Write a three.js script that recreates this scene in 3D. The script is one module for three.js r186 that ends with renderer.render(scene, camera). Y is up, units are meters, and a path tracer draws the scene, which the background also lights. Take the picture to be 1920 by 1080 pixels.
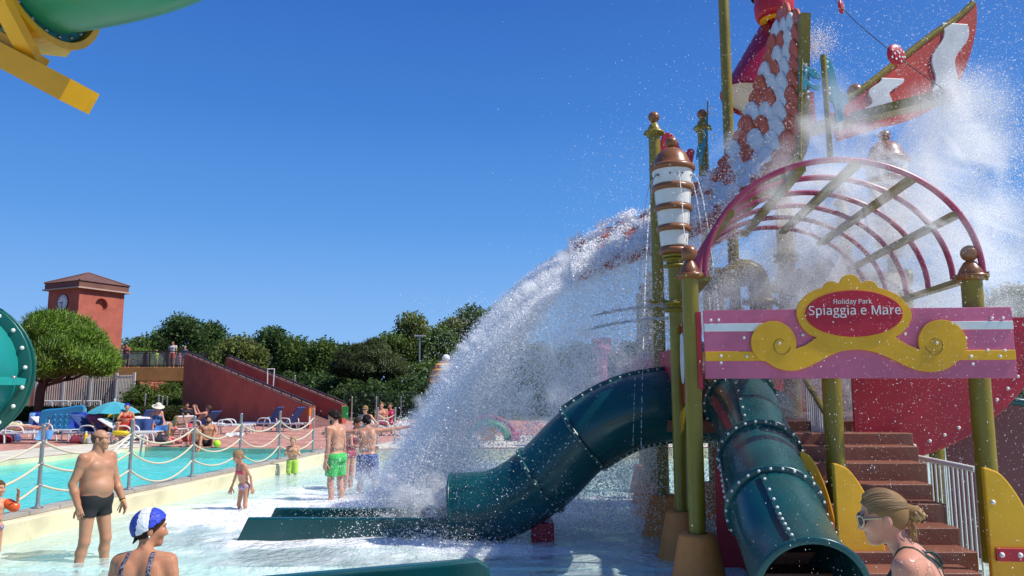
import * as THREE from 'three';
import { mergeGeometries } from 'three/addons/utils/BufferGeometryUtils.js';
import { RoundedBoxGeometry } from 'three/addons/geometries/RoundedBoxGeometry.js';
import { TextGeometry } from 'three/addons/geometries/TextGeometry.js';
import { FontLoader } from 'three/addons/loaders/FontLoader.js';

// ---------------------------------------------------------------- camera, sky, sun, exposure
const FOCAL = 1450, EYE = 1.95, PITCH = Math.atan(195 / FOCAL);
const scene = new THREE.Scene();
const camera = new THREE.PerspectiveCamera(THREE.MathUtils.radToDeg(2 * Math.atan(540 / FOCAL)), 16 / 9, 0.1, 2000);
camera.position.set(0, EYE, 0);
camera.rotation.set(PITCH, 0, 0);
const renderer = new THREE.WebGLRenderer({ antialias: true });
renderer.setSize(1024, 576);
renderer.toneMapping = THREE.LinearToneMapping;
renderer.toneMappingExposure = 1.12;
renderer.shadowMap.enabled = true;
const SUN_AZ = THREE.MathUtils.degToRad(101), SUN_EL = THREE.MathUtils.degToRad(52);   // azimuth to the right of straight ahead
const SUN = new THREE.Vector3(Math.sin(SUN_AZ) * Math.cos(SUN_EL), Math.sin(SUN_EL), -Math.cos(SUN_AZ) * Math.cos(SUN_EL));
const sun = new THREE.DirectionalLight(new THREE.Color(1.0, 0.95, 0.87), 5.0);
sun.position.copy(SUN).multiplyScalar(60);
sun.castShadow = true;
sun.shadow.mapSize.set(4096, 4096);
Object.assign(sun.shadow.camera, { left: -40, right: 40, top: 40, bottom: -40, near: 1, far: 160 });
scene.add(sun);
{ // clear summer sky: deep blue above, pale at the horizon, a mild glow round the sun
  const w = 512, h = 256, d = new Float32Array(w * h * 4), mix = (a, b, t) => a.map((v, i) => v + (b[i] - v) * t);
  const stops = [[0, [0.30, 0.53, 0.87]], [5, [0.222, 0.455, 0.85]], [12, [0.108, 0.318, 0.755]], [20, [0.058, 0.213, 0.625]], [30, [0.033, 0.138, 0.50]], [55, [0.022, 0.098, 0.40]], [90, [0.018, 0.08, 0.34]]];
  for (let r = 0; r < h; r++) for (let c = 0; c < w; c++) {
    const up = ((r + 0.5) / h - 0.5) * Math.PI, az = ((c + 0.5) / w - 0.5) * 2 * Math.PI, e = Math.max(0, up * 180 / Math.PI);
    const x = Math.cos(az) * Math.cos(up), y = Math.sin(up), z = Math.sin(az) * Math.cos(up), cs = Math.max(0, x * SUN.x + y * SUN.y + z * SUN.z);
    let k = 0; while (k < stops.length - 2 && e > stops[k + 1][0]) k++;
    let t = Math.min(1, (e - stops[k][0]) / (stops[k + 1][0] - stops[k][0]));
    let col = mix(stops[k][1], stops[k + 1][1], t);
    if (up < 0) col = [0.28, 0.30, 0.30];
    const g = up < 0 ? 0 : 0.10 * Math.pow(cs, 3) + 0.25 * Math.pow(cs, 12);
    d.set([0.95 * col[0] + g * 0.9, 0.95 * col[1] + g * 0.95, 0.95 * col[2] + g, 1], (r * w + c) * 4);
  }
  const t = new THREE.DataTexture(d, w, h, THREE.RGBAFormat, THREE.FloatType);
  t.mapping = THREE.EquirectangularReflectionMapping; t.magFilter = THREE.LinearFilter; t.needsUpdate = true;
  scene.background = t; scene.environment = t;
}

// ---------------------------------------------------------------- helpers
let seed = 12345;
const rnd = () => { seed = (seed + 0x6d2b79f5) | 0; let t = Math.imul(seed ^ (seed >>> 15), 1 | seed); t = (t + Math.imul(t ^ (t >>> 7), 61 | t)) ^ t; return ((t ^ (t >>> 14)) >>> 0) / 4294967296; };
const rr = (a, b) => a + (b - a) * rnd();
const gauss = () => { let s = 0; for (let i = 0; i < 6; i++) s += rnd(); return (s - 3) / 0.7071; };
const pick = (a) => a[Math.floor(rnd() * a.length)];
const V = (x, y, z) => new THREE.Vector3(x, y, z);
const A = (v) => (v.isVector3 ? v : V(...v));
const CP = Math.cos(PITCH), SP = Math.sin(PITCH);
function W(px, py, D) {                                // the place at distance D in front of the camera that the lens sees there
  const xc = (px - 960) / FOCAL, yc = (540 - py) / FOCAL, t = D / (CP - yc * SP);
  return V(xc * t, EYE + (yc * CP + SP) * t, -D);
}
function G(px, py, y = 0) {                            // the place on the level y
  const xc = (px - 960) / FOCAL, yc = (540 - py) / FOCAL, t = (y - EYE) / (yc * CP + SP);
  return V(xc * t, y, -(CP - yc * SP) * t);
}
const used = {};
function numbered(name) { const n = used[name] = (used[name] ?? -1) + 1; return n ? name + '_' + String(n).padStart(3, '0') : name; }
function tag(o, label, category, group, kind) {
  if (label) o.userData.label = label;
  if (category) o.userData.category = category;
  if (group) o.userData.group = group;
  if (kind) o.userData.kind = kind;
  return o;
}
function thing(name, label, category, pos = [0, 0, 0], turn = 0, group, kind) {
  const o = new THREE.Group(); o.name = numbered(name); scene.add(o);
  o.position.copy(A(pos)); o.rotation.y = turn;
  return tag(o, label, category, group, kind);
}
function fix(g) {                                      // the same attributes everywhere so that geometries merge
  if (g.index) g = g.toNonIndexed();
  for (const k of Object.keys(g.attributes)) if (!['position', 'normal', 'uv', 'color'].includes(k)) g.deleteAttribute(k);
  if (!g.attributes.normal) g.computeVertexNormals();
  if (!g.attributes.uv) g.setAttribute('uv', new THREE.BufferAttribute(new Float32Array(g.attributes.position.count * 2), 2));
  return g;
}
function boxUV(g, k = 1) {                             // uv in metres, from the side each face looks to
  const p = g.attributes.position, n = g.attributes.normal, uv = new Float32Array(p.count * 2);
  for (let i = 0; i < p.count; i++) {
    const ax = Math.abs(n.getX(i)), ay = Math.abs(n.getY(i)), az = Math.abs(n.getZ(i));
    const [a, b] = ay >= ax && ay >= az ? [p.getX(i), p.getZ(i)] : ax >= az ? [p.getZ(i), p.getY(i)] : [p.getX(i), p.getY(i)];
    uv[i * 2] = a * k; uv[i * 2 + 1] = b * k;
  }
  g.setAttribute('uv', new THREE.BufferAttribute(uv, 2));
  return g;
}
const merge = (list) => { list = list.flat(9); const c = list.some((g) => g.attributes.color); return list.length === 1 ? fix(list[0]) : mergeGeometries(list.map((g) => { g = fix(g); if (c && !g.attributes.color) g.setAttribute('color', new THREE.BufferAttribute(new Float32Array(g.attributes.position.count * 3).fill(1), 3)); return g; })); };
function mesh(name, geo, mat, parent = scene, label) {
  const g = Array.isArray(geo) ? merge(geo) : geo;
  const m = new THREE.Mesh(g, mat); m.castShadow = m.receiveShadow = true;
  m.name = parent === scene ? numbered(name) : name;
  if (label) m.userData.label = label;
  parent.add(m); return m;
}
function part(name, geo, mat, parent, label) {         // box-mapped in metres
  let g = Array.isArray(geo) ? merge(geo) : fix(geo);
  return mesh(name, boxUV(g), mat, parent, label);
}
function copies(name, geo, mat, matrices, parent, colors) {
  const m = new THREE.InstancedMesh(geo, mat, matrices.length); m.name = parent === scene ? numbered(name) : name;
  matrices.forEach((x, i) => m.setMatrixAt(i, x));
  if (colors) colors.forEach((c, i) => m.setColorAt(i, c));
  m.castShadow = m.receiveShadow = true; parent.add(m); if (parent !== scene) m.userData.kind = 'stuff'; return m;
}
const box = (w, h, d, x = 0, y = 0, z = 0, ry = 0) => { const g = new THREE.BoxGeometry(w, h, d); if (ry) g.rotateY(ry); return g.translate(x, y, z); };
const rbox = (w, h, d, x = 0, y = 0, z = 0, r = 0.01, ry = 0) => { const g = new RoundedBoxGeometry(w, h, d, 2, r); if (ry) g.rotateY(ry); return g.translate(x, y, z); };
const UP = V(0, 1, 0);
function rod(a, b, r, r2 = r, seg = 12, open = false) {
  a = A(a); b = A(b); const d = b.clone().sub(a), g = new THREE.CylinderGeometry(r2, r, d.length(), seg, 1, open);
  g.applyQuaternion(new THREE.Quaternion().setFromUnitVectors(UP, d.clone().normalize()));
  return g.translate((a.x + b.x) / 2, (a.y + b.y) / 2, (a.z + b.z) / 2);
}
function bar(a, b, w, h, up = UP) {                    // a rectangular bar from a to b
  a = A(a); b = A(b); const d = b.clone().sub(a), L = d.length(); d.normalize();
  const s = d.clone().cross(A(up)); if (s.lengthSq() < 1e-6) s.set(1, 0, 0); s.normalize(); const u = s.clone().cross(d);
  return new THREE.BoxGeometry(w, h, L).applyMatrix4(new THREE.Matrix4().makeBasis(s, u, d.clone().negate()).setPosition((a.x + b.x) / 2, (a.y + b.y) / 2, (a.z + b.z) / 2));
}
const tube = (pts, r, n = 24, seg = 8, closed = false) => new THREE.TubeGeometry(new THREE.CatmullRomCurve3(pts.map(A), closed, 'centripetal'), n, r, seg, closed);
const ball = (r, x = 0, y = 0, z = 0, a = 14, b = 10) => new THREE.SphereGeometry(r, a, b).translate(x, y, z);
const lathe = (pts, seg = 24) => new THREE.LatheGeometry(pts.map((p) => new THREE.Vector2(...p)), seg);
function extrude(pts, depth, bevel = 0.006, holes) {   // an outline in x, y with that thickness in z, front at z = 0
  const s = pts.isShape ? pts : new THREE.Shape(pts.map((p) => new THREE.Vector2(...p)));
  if (holes) for (const h of holes) s.holes.push(new THREE.Path(h.map((p) => new THREE.Vector2(...p))));
  return new THREE.ExtrudeGeometry(s, { depth: depth - 2 * bevel, bevelEnabled: bevel > 0, bevelSize: bevel, bevelThickness: bevel, bevelSegments: 2, curveSegments: 24 }).translate(0, 0, -depth + bevel);
}
const smoothPts = (pts, n = 60, closed = false) => new THREE.CatmullRomCurve3(pts.map((p) => V(p[0], p[1], 0)), closed, 'centripetal').getPoints(n).map((p) => [p.x, p.y]);
// tileable noise
function noiseTile(size, cells, octaves = 4, fall = 0.55) {
  const out = new Float32Array(size * size); let amp = 1, tot = 0, c = cells;
  for (let o = 0; o < octaves; o++) {
    const g = Float32Array.from({ length: c * c }, rnd);
    for (let y = 0; y < size; y++) for (let x = 0; x < size; x++) {
      const fx = x / size * c, fy = y / size * c, x0 = Math.floor(fx), y0 = Math.floor(fy);
      let u = fx - x0, v = fy - y0; u = u * u * (3 - 2 * u); v = v * v * (3 - 2 * v);
      const q = (i, j) => g[((y0 + j) % c) * c + (x0 + i) % c];
      out[y * size + x] += amp * ((q(0, 0) * (1 - u) + q(1, 0) * u) * (1 - v) + (q(0, 1) * (1 - u) + q(1, 1) * u) * v);
    }
    tot += amp; amp *= fall; c = Math.min(size, c * 2);
  }
  return out.map((v) => v / tot);
}
function texOf(size, f, srgb = false, repeat = [1, 1], size2 = size) {
  const d = new Uint8Array(size * size2 * 4);
  for (let y = 0; y < size2; y++) for (let x = 0; x < size; x++) { const c = f(x, y); for (let k = 0; k < 3; k++) d[(y * size + x) * 4 + k] = Math.max(0, Math.min(255, c[k] * 255)); d[(y * size + x) * 4 + 3] = 255; }
  const t = new THREE.DataTexture(d, size, size2); t.wrapS = t.wrapT = THREE.RepeatWrapping; t.magFilter = THREE.LinearFilter; t.minFilter = THREE.LinearMipmapLinearFilter;
  t.repeat.set(...repeat); if (srgb) t.colorSpace = THREE.SRGBColorSpace; t.needsUpdate = true; return t;
}
const nA = noiseTile(256, 4, 6), nB = noiseTile(256, 12, 4), nC = noiseTile(256, 40, 2);
const grey = (v) => [v, v, v], clamp = THREE.MathUtils.clamp, sstep = THREE.MathUtils.smoothstep;
const T = {
  paint: texOf(256, (x, y) => grey(0.86 + 0.16 * (nA[y * 256 + x] - 0.5) * 2 + 0.05 * (nC[y * 256 + x] - 0.5)), false, [0.6, 0.6]),
  worn: texOf(256, (x, y) => { const a = nA[y * 256 + x], b = nB[y * 256 + x]; return grey(0.84 + 0.5 * (a - 0.5) + 0.25 * (b - 0.5) - (b > 0.68 ? 0.1 : 0)); }, false, [0.35, 0.35]),
  rough: texOf(256, (x, y) => grey(0.6 + 0.8 * (nA[y * 256 + x] - 0.5) + 0.2 * (nC[y * 256 + x] - 0.5)), false, [0.8, 0.8]),
  bump: texOf(256, (x, y) => grey(nC[y * 256 + x] * 0.6 + nB[y * 256 + x] * 0.4), false, [2.5, 2.5]),
  orange: texOf(256, (x, y) => grey(nC[y * 256 + x]), false, [9, 9]),
};
function mat(rgb, o = {}) {                            // rgb: linear base colour
  const { map = T.paint, rough = 0.5, bump, bumpMap, ...rest } = o;
  const m = new THREE.MeshPhysicalMaterial({ color: new THREE.Color().setRGB(...rgb), roughness: rough, map, ...rest });
  if (bump) { m.bumpMap = bumpMap ?? T.bump; m.bumpScale = bump; }
  m.side = THREE.DoubleSide;
  return m;
}
const lin = (r, g, b) => new THREE.Color().setRGB(r / 255, g / 255, b / 255, THREE.SRGBColorSpace).toArray();
const M = {
  olive: mat([0.25, 0.19, 0.013], { rough: 0.5, map: T.worn, roughnessMap: T.rough }),
  cone: mat([0.74, 0.24, 0.05], { rough: 0.6, map: T.worn }),
  copper: mat([0.27, 0.10, 0.035], { rough: 0.33, map: T.worn }),
  yellow: mat([0.86, 0.43, 0.008], { rough: 0.45, map: T.worn }),
  yellowBoard: mat([0.86, 0.43, 0.008], { rough: 0.45, map: T.worn }),
  red: mat([0.52, 0.012, 0.03], { rough: 0.42, map: T.worn }),
  redBoard: mat([0.52, 0.02, 0.04], { rough: 0.42, map: T.worn }),
  pink: mat([0.66, 0.145, 0.25], { rough: 0.45, map: T.worn }),
  hoop: mat([0.40, 0.05, 0.11], { rough: 0.35 }),
  white: mat([0.78, 0.79, 0.77], { rough: 0.4 }),
  whitePlastic: mat([0.80, 0.80, 0.78], { rough: 0.35 }),
  bolt: mat([0.75, 0.75, 0.72], { rough: 0.35, map: null }),
  steel: mat([0.42, 0.43, 0.42], { rough: 0.35, metalness: 0.7, map: T.worn }),
  dark: mat([0.03, 0.03, 0.032], { rough: 0.5 }),
  black: mat([0.012, 0.012, 0.013], { rough: 0.5 }),
  teal: mat([0.0045, 0.072, 0.080], { rough: 0.42, map: T.worn, roughnessMap: T.rough }),
  tealLight: mat([0.012, 0.25, 0.235], { rough: 0.35 }),
  tealPale: mat([0.02, 0.34, 0.31], { rough: 0.35 }),
  tealRim: mat([0.006, 0.115, 0.095], { rough: 0.35 }),
  green: mat([0.03, 0.27, 0.14], { rough: 0.35 }),
  orange: mat([0.62, 0.11, 0.025], { rough: 0.42, map: T.worn }),
  tileWhite: mat([0.70, 0.74, 0.74], { rough: 0.42, map: T.worn }),
  turquoise: mat([0.03, 0.42, 0.52], { rough: 0.6 }),
  flag: mat([0.03, 0.30, 0.40], { rough: 0.5 }),
  stucco: mat([0.50, 0.115, 0.07], { rough: 0.9, map: T.worn, bump: 0.006 }),
  stuccoTower: mat([0.46, 0.125, 0.08], { rough: 0.9, map: T.worn, bump: 0.006 }),
  terracotta: mat([0.20, 0.085, 0.065], { rough: 0.8, map: T.worn }),
  ochre: mat([0.58, 0.25, 0.07], { rough: 0.8, map: T.worn }),
  cream: mat([0.70, 0.64, 0.50], { rough: 0.8, map: T.worn, bump: 0.003 }),
  creamYellow: mat([0.74, 0.67, 0.44], { rough: 0.75, map: T.worn, bump: 0.003 }),
  coping: mat([0.40, 0.37, 0.33], { rough: 0.85, map: T.worn, bump: 0.004 }),
  stepRed: mat([0.24, 0.085, 0.05], { rough: 0.45, map: T.worn, bump: 0.004 }),
  rope: mat([0.62, 0.57, 0.42], { rough: 0.9 }),
  bark: mat([0.075, 0.045, 0.035], { rough: 0.95, map: T.worn, bump: 0.03 }),
  navyCloth: mat([0.035, 0.075, 0.24], { rough: 0.9 }),
  blueCloth: mat([0.02, 0.07, 0.50], { rough: 0.9 }),
  blueFloat: mat([0.03, 0.27, 0.50], { rough: 0.3 }),
};

// ---------------------------------------------------------------- ground, deck, pools
const kerbX = (D) => -6.45 + 0.124 * (D - 11.3);
const ring = (pts) => pts.map(([x, D]) => new THREE.Vector2(x, D));           // shapes are drawn in x, distance and laid flat
const flat = (g) => g.applyMatrix4(new THREE.Matrix4().makeRotationX(-Math.PI / 2));   // shape y -> -z
const POOLS = [[-15.4, 1.6], [-15.4, 6.5], [-11.2, 24.2], [-5.0, 22.9], [0, 23.6], [14, 24], [14, 1.6]];
const grassTex = texOf(256, (x, y) => { const a = nA[y * 256 + x], b = nC[y * 256 + x]; return [0.30 + 0.35 * (a - 0.5) + 0.2 * (b - 0.5), 0.34 + 0.3 * (a - 0.5) + 0.2 * (b - 0.5), 0.17]; }, true, [0.25, 0.25]);
{
  const s = new THREE.Shape(ring([[-1200, -300], [1200, -300], [1200, 1500], [-1200, 1500]]));
  s.holes.push(new THREE.Path(ring([[-60, -12], [45, -12], [45, 46], [-60, 46]])));
  const g = flat(new THREE.ShapeGeometry(s)); g.translate(0, 0.26, 0);
  tag(part('ground', g, mat([0.6, 0.6, 0.6], { map: grassTex, rough: 1 })), 'dry grass and earth beyond the pool deck', 'ground', null, 'structure');
}
{ // brick deck: small pavers too fine to tell apart, with damp and worn patches
  const P = 256, tex = texOf(P, (x, y) => {
    const row = Math.floor(y / 16), xx = (x + (row % 2) * 16) % P, j = (y % 16 < 1 || xx % 32 < 1) ? 0.86 : 1, id = Math.sin(row * 91.7 + Math.floor(xx / 32) * 37.3) * 43758.5, v = (id - Math.floor(id)) * 0.16 - 0.08;
    const a = nA[y * P + x] - 0.5, b = nC[y * P + x] - 0.5;
    return [(0.47 + v + 0.14 * a + 0.08 * b) * j * 1.48, (0.36 + v * 0.7 + 0.14 * a + 0.06 * b) * j * 1.37, (0.325 + v * 0.6 + 0.14 * a + 0.06 * b) * j * 1.32];
  }, true, [0.55, 0.55]);
  const s = new THREE.Shape(ring([[-60, -12], [45, -12], [45, 46], [-60, 46]]));
  s.holes.push(new THREE.Path(ring(POOLS)));
  const g = flat(new THREE.ExtrudeGeometry(s, { depth: 1.3, bevelEnabled: false })); g.translate(0, -1.0, 0);
  tag(part('brick_deck', g, mat([0.98, 0.98, 0.98], { map: tex, rough: 0.85, bump: 0.004 })), 'pink brick paving around the pools', 'paving', null, 'structure');
  const strip = (name, pts, y, m, label) => { const q = flat(new THREE.ShapeGeometry(new THREE.Shape(ring(pts)))); q.translate(0, y, 0); tag(part(name, q, m), label, 'paving', null, 'structure'); };
  strip('pool_surround', [[-18.6, 6], [-15.42, 6], [-11.22, 24.22], [-11.3, 23.9], [-13.1, 27.2], [-14.4, 21.9]].filter((_, i) => i !== 3), 0.304, M.cream, 'cream stone surround along the left side of the blue pool');
  strip('beach_surround', [[-4.9, 22.93], [0, 23.62], [14, 24.02], [14, 30], [-3, 30]], 0.304, M.cream, 'cream stone beach behind the falling water');
  strip('near_surround', [[-20, -11.5], [16, -11.5], [16, 1.58], [-20, 1.58]], 0.304, M.cream, 'cream stone paving on the near side of the splash pool');
  const rimPts = [[-5.0, 22.9], [-11.2, 24.2]];
  for (const [a, b] of [[[-5.1, 22.86], [-11.2, 24.14]], [[-11.26, 24.1], [-15.3, 7]], [[-5.0, 22.84], [13.9, 23.9]]]) {
    const q = bar([a[0], -0.2, -a[1]], [b[0], -0.2, -b[1]], 0.08, 0.98);
    tag(part('pool_rim', q, M.creamYellow), null, null, null, 'structure');
  }
}
// the two basins and the kerb between them
{
  const floorTex = texOf(256, (x, y) => { const a = nA[y * 256 + x] - 0.5, b = nB[y * 256 + x] - 0.5; return [0.80 + 0.10 * a + 0.05 * b, 0.88 + 0.07 * a + 0.04 * b, 0.84 + 0.08 * a + 0.04 * b]; }, true, [0.3, 0.3]);
  const s1 = new THREE.Shape(ring([[kerbX(8.8), 8.8], [kerbX(22.9), 22.9], [14, 24.1], [14, 1.5], [-15.5, 1.5], [-15.5, 8.8]]));
  const g1 = flat(new THREE.ExtrudeGeometry(s1, { depth: 0.5, bevelEnabled: false })); g1.translate(0, -0.75, 0);
  tag(part('splash_pool_floor', g1, mat([1.0, 1.0, 0.97], { map: floorTex, rough: 0.7, bump: 0.004 })), 'pale painted floor of the shallow splash pool', 'pool floor', null, 'structure');
  const s2 = new THREE.Shape(ring([[-15.5, 8.8], [kerbX(8.8), 8.8], [kerbX(23), 23], [-11.1, 24.3]]));
  const g2 = flat(new THREE.ExtrudeGeometry(s2, { depth: 0.4, bevelEnabled: false })); g2.translate(0, -0.42, 0);
  tag(part('blue_pool_floor', g2, mat([0.13, 0.74, 0.70], { map: T.paint, rough: 0.6 })), 'turquoise painted floor of the blue pool', 'pool floor', null, 'structure');
  const k = new THREE.Shape(ring([[kerbX(8.6) - 0.42, 8.6], [kerbX(8.6), 8.6], [kerbX(22.95), 22.95], [kerbX(22.95) - 0.42, 22.95]]));
  const g3 = flat(new THREE.ExtrudeGeometry(k, { depth: 1.05, bevelEnabled: true, bevelSize: 0.02, bevelThickness: 0.02, bevelSegments: 3 })); g3.translate(0, -0.81, 0);
  tag(part('pool_kerb', g3, M.creamYellow), 'cream painted kerb between the blue pool and the splash pool', 'kerb', null, 'structure');
  const L = Math.hypot(14.3, 1.78), n = 24;
  for (let i = 0; i < n; i++) {                       // coping stones laid end to end
    const D0 = 8.62 + 14.3 * i / n, D1 = 8.62 + 14.3 * (i + 1) / n - 0.012;
    const a = V(kerbX(D0) - 0.29, 0.292, -D0), b = V(kerbX(D1) - 0.29, 0.292, -D1);
    tag(part('coping_stone', bar(a, b, 0.26, 0.05 + (i % 3) * 0.002), M.coping), null, null, null, 'structure');
  }
  const wall = thing('pool_end_wall', 'low cream wall end with grey coping in the near left corner of the splash pool', 'wall', [0, 0, 0], 0, null, 'structure');
  part('wall', rbox(4.2, 1.0, 0.36, -7.85, -0.23, -8.72, 0.02), M.creamYellow, wall);
  part('coping', rbox(4.3, 0.06, 0.44, -7.86, 0.30, -8.72, 0.015), M.coping, wall);
}
// water: thin clear sheets, the splash pool streaked with foam
const foamAt = (x, D) => {
  const seg = (ax, ad, bx, bd, r) => { const dx = bx - ax, dd = bd - ad, t = clamp(((x - ax) * dx + (D - ad) * dd) / (dx * dx + dd * dd), 0, 1); return Math.exp(-(((x - ax - t * dx) ** 2 + (D - ad - t * dd) ** 2) / (r * r))); };
  return 1.25 * seg(-4.2, 13.2, 0.2, 14.0, 1.5) + 0.9 * seg(-4.6, 11.9, -1.6, 12.4, 0.8) + 1.2 * seg(-3.4, 10.42, 0.3, 10.2, 0.33) + 0.25 * seg(-3.5, 9.7, 2, 9.4, 1.0) + 0.45 * seg(-3.6, 16, -1, 20, 2.0) + 0.35 * seg(1, 11, 2, 14, 1.2);
};
{
  const S = 1024, n1 = noiseTile(S, 18, 6, 0.62), n2 = noiseTile(S, 70, 4, 0.6);
  const foam = new Float32Array(S * S);
  for (let y = 0; y < S; y++) for (let x = 0; x < S; x++) {
    const X = -16 + 30 * (x + 0.5) / S, D = -2 + 27 * (y + 0.5) / S, d = foamAt(X, D), n = n1[y * S + x] * 0.55 + n2[y * S + x] * 0.45, ridge = 1 - Math.abs(n1[y * S + x] - 0.5) * 6;
    foam[y * S + x] = clamp(sstep(n + d * 0.42, 0.58, 0.96) + 0.5 * sstep(ridge * 0.25 + d * 0.5 + n2[y * S + x] * 0.5, 0.62, 0.95) * sstep(d, 0.08, 0.4), 0, 1);
  }
  const colour = texOf(S, (x, y) => { const f = foam[y * S + x]; return [0.89 + 0.09 * f, 0.975 + 0.01 * f, 0.96 + 0.025 * f]; }, true);
  const clear = texOf(S, (x, y) => grey(0.52 - 0.46 * foam[y * S + x]));
  const ripple = noiseTile(512, 10, 5, 0.62), bumpT = texOf(512, (x, y) => grey(ripple[y * 512 + x]), false, [30 / 2.2, 27 / 2.2]);
  const water = (tint, strength, maps) => new THREE.MeshPhysicalMaterial({ color: new THREE.Color().setRGB(...tint), roughness: 0.06, specularIntensity: 0.8, ior: 1.33, transmission: 0.7, thickness: 0, bumpMap: bumpT, bumpScale: strength, side: THREE.DoubleSide, ...maps });
  const waves = Array.from({ length: 22 }, () => ({ a: rr(0, 6.283), k: rr(1.5, 9), p: rr(0, 6.283) })).map((w) => ({ ...w, dx: Math.cos(w.a) * w.k, dz: Math.sin(w.a) * w.k, h: 0.014 / Math.pow(w.k, 1.05) }));
  const height = (x, D, calm) => { let y = 0; for (const w of waves) y += w.h * Math.sin(w.dx * x + w.dz * D + w.p); const churn = calm ? 0 : Math.min(1, foamAt(x, D)); return y * (1 + 0.5 * churn) + churn * 0.06 * (ripple[(Math.floor(D * 40) & 511) * 512 + (Math.floor(x * 40) & 511)] - 0.4); };
  function sheet(name, rows, nx, left, right, level, m, calm) {
    const pos = [], uv = [], idx = [];
    rows.forEach((D, j) => { for (let i = 0; i <= nx; i++) { const x = left(D) + (right(D) - left(D)) * i / nx; pos.push(x, level + height(x, D, calm), -D); uv.push((x + 16) / 30, (D + 2) / 27); if (i < nx && j < rows.length - 1) { const a = j * (nx + 1) + i, b = a + nx + 1; idx.push(a, a + 1, b + 1, a, b + 1, b); } } });
    const g = new THREE.BufferGeometry(); g.setAttribute('position', new THREE.Float32BufferAttribute(pos, 3)); g.setAttribute('uv', new THREE.Float32BufferAttribute(uv, 2)); g.setIndex(idx); g.computeVertexNormals();
    return mesh(name, g, m);
  }
  const rows = (a, b, s) => Array.from({ length: Math.round((b - a) / s) + 1 }, (_, i) => a + (b - a) * i / Math.round((b - a) / s));
  tag(sheet('splash_pool_water', rows(1.62, 23.8, 0.105), 210, (D) => (D < 8.9 ? -15.3 : kerbX(D) - 0.1), () => 13.9, 0, water([1, 1, 1], 0.085, { map: colour, transmissionMap: clear, transmission: 1 })), 'clear shallow water of the splash pool streaked with white foam', 'water', null, 'structure');
  tag(sheet('blue_pool_water', rows(8.95, 24.0, 0.11), 120, (D) => -15.3 + (D - 6.5) * 0.2373 - 0.02, (D) => kerbX(D) - 0.36, 0.17, water([0.34, 0.92, 0.90], 0.10, { specularIntensity: 0.5 }), true), 'turquoise water of the blue pool behind the rope fence', 'water', null, 'structure');
}

// ---------------------------------------------------------------- clock tower, footbridge, ramp
const DECK = 0.30;
{
  const c = W(135, 735, 56), th = THREE.MathUtils.degToRad(63), a = 3.65;
  const t = thing('clock_tower', 'square red plastered clock tower with a low tiled hip roof', 'tower', [c.x, 0.26, c.z], th);
  // own axes: the front corner at the origin, right face along +x, left face along -z
  const eave = 9.2;
  const niche = []; for (let i = 0; i < 28; i++) niche.push([1.8 + 0.5 * Math.cos(-i / 28 * 2 * Math.PI), 8.15 + 0.5 * Math.sin(-i / 28 * 2 * Math.PI)]);
  const right = extrude([[0, 0], [a, 0], [a, eave], [0, eave]], 0.3, 0, [niche]);
  part('wall', [right, box(a, eave, 0.05, a / 2, eave / 2, -0.34), box(0.3, eave, a - 0.302, 0.152, eave / 2, -(a + 0.302) / 2), box(0.3, eave, a - 0.302, a - 0.152, eave / 2, -(a + 0.302) / 2), box(a - 0.62, eave, 0.3, a / 2, eave / 2, -a + 0.16)], M.stuccoTower, t);
  const cor = (o, y, h) => box(a + 2 * o, h, a + 2 * o, a / 2, y, -a / 2);
  part('cornice', [cor(0.32, eave + 0.06, 0.1)], mat([0.52, 0.36, 0.28], { rough: 0.8 }), t);
  part('roof_band', [cor(0.2, eave + 0.34, 0.45)], M.terracotta, t);
  const roof = new THREE.ConeGeometry((a / 2 + 0.28) * Math.SQRT2, 0.95, 4, 1).rotateY(Math.PI / 4).translate(a / 2, eave + 1.045, -a / 2);
  const r = part('roof', roof, mat([0.21, 0.10, 0.08], { rough: 0.85, map: T.worn, bump: 0.05 }), t);
  for (const [sx, sz] of [[1, 1], [-1, 1], [1, -1], [-1, -1]]) part('ridge_tile', rod([a / 2 + sx * (a / 2 + 0.25), eave + 0.6, -a / 2 + sz * (a / 2 + 0.25)], [a / 2, eave + 1.53, -a / 2], 0.07, 0.05, 6), M.terracotta, r);
  // clock on the left face (plane x = 0)
  const cy = 8.25, cz = -1.8;
  const face = part('clock_face', new THREE.CylinderGeometry(0.58, 0.58, 0.06, 40).rotateZ(Math.PI / 2).translate(-0.034, cy, cz), M.white, t);
  part('rim', new THREE.TorusGeometry(0.59, 0.035, 8, 40).rotateY(Math.PI / 2).translate(-0.04, cy, cz), M.dark, face);
  for (let i = 0; i < 12; i++) { const q = i / 12 * 2 * Math.PI, g = box(0.012, 0.13, 0.04, 0, 0.46, 0); g.rotateX(q).translate(-0.072, cy, cz); part('hour_mark', g, M.dark, face); }
  const hand = (len, w, q, x) => { const g = box(0.014, len, w, 0, len / 2 - 0.06, 0); g.rotateX(q).translate(x, cy, cz); part('clock_hand', g, M.black, face); };
  hand(0.36, 0.06, -Math.PI * 0.53, -0.082); hand(0.48, 0.045, -Math.PI * 0.98, -0.096);
}
const BR = { y: 3.62, D: 53, x0: W(168, 735, 54).x, x1: W(349, 735, 52).x };
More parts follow.
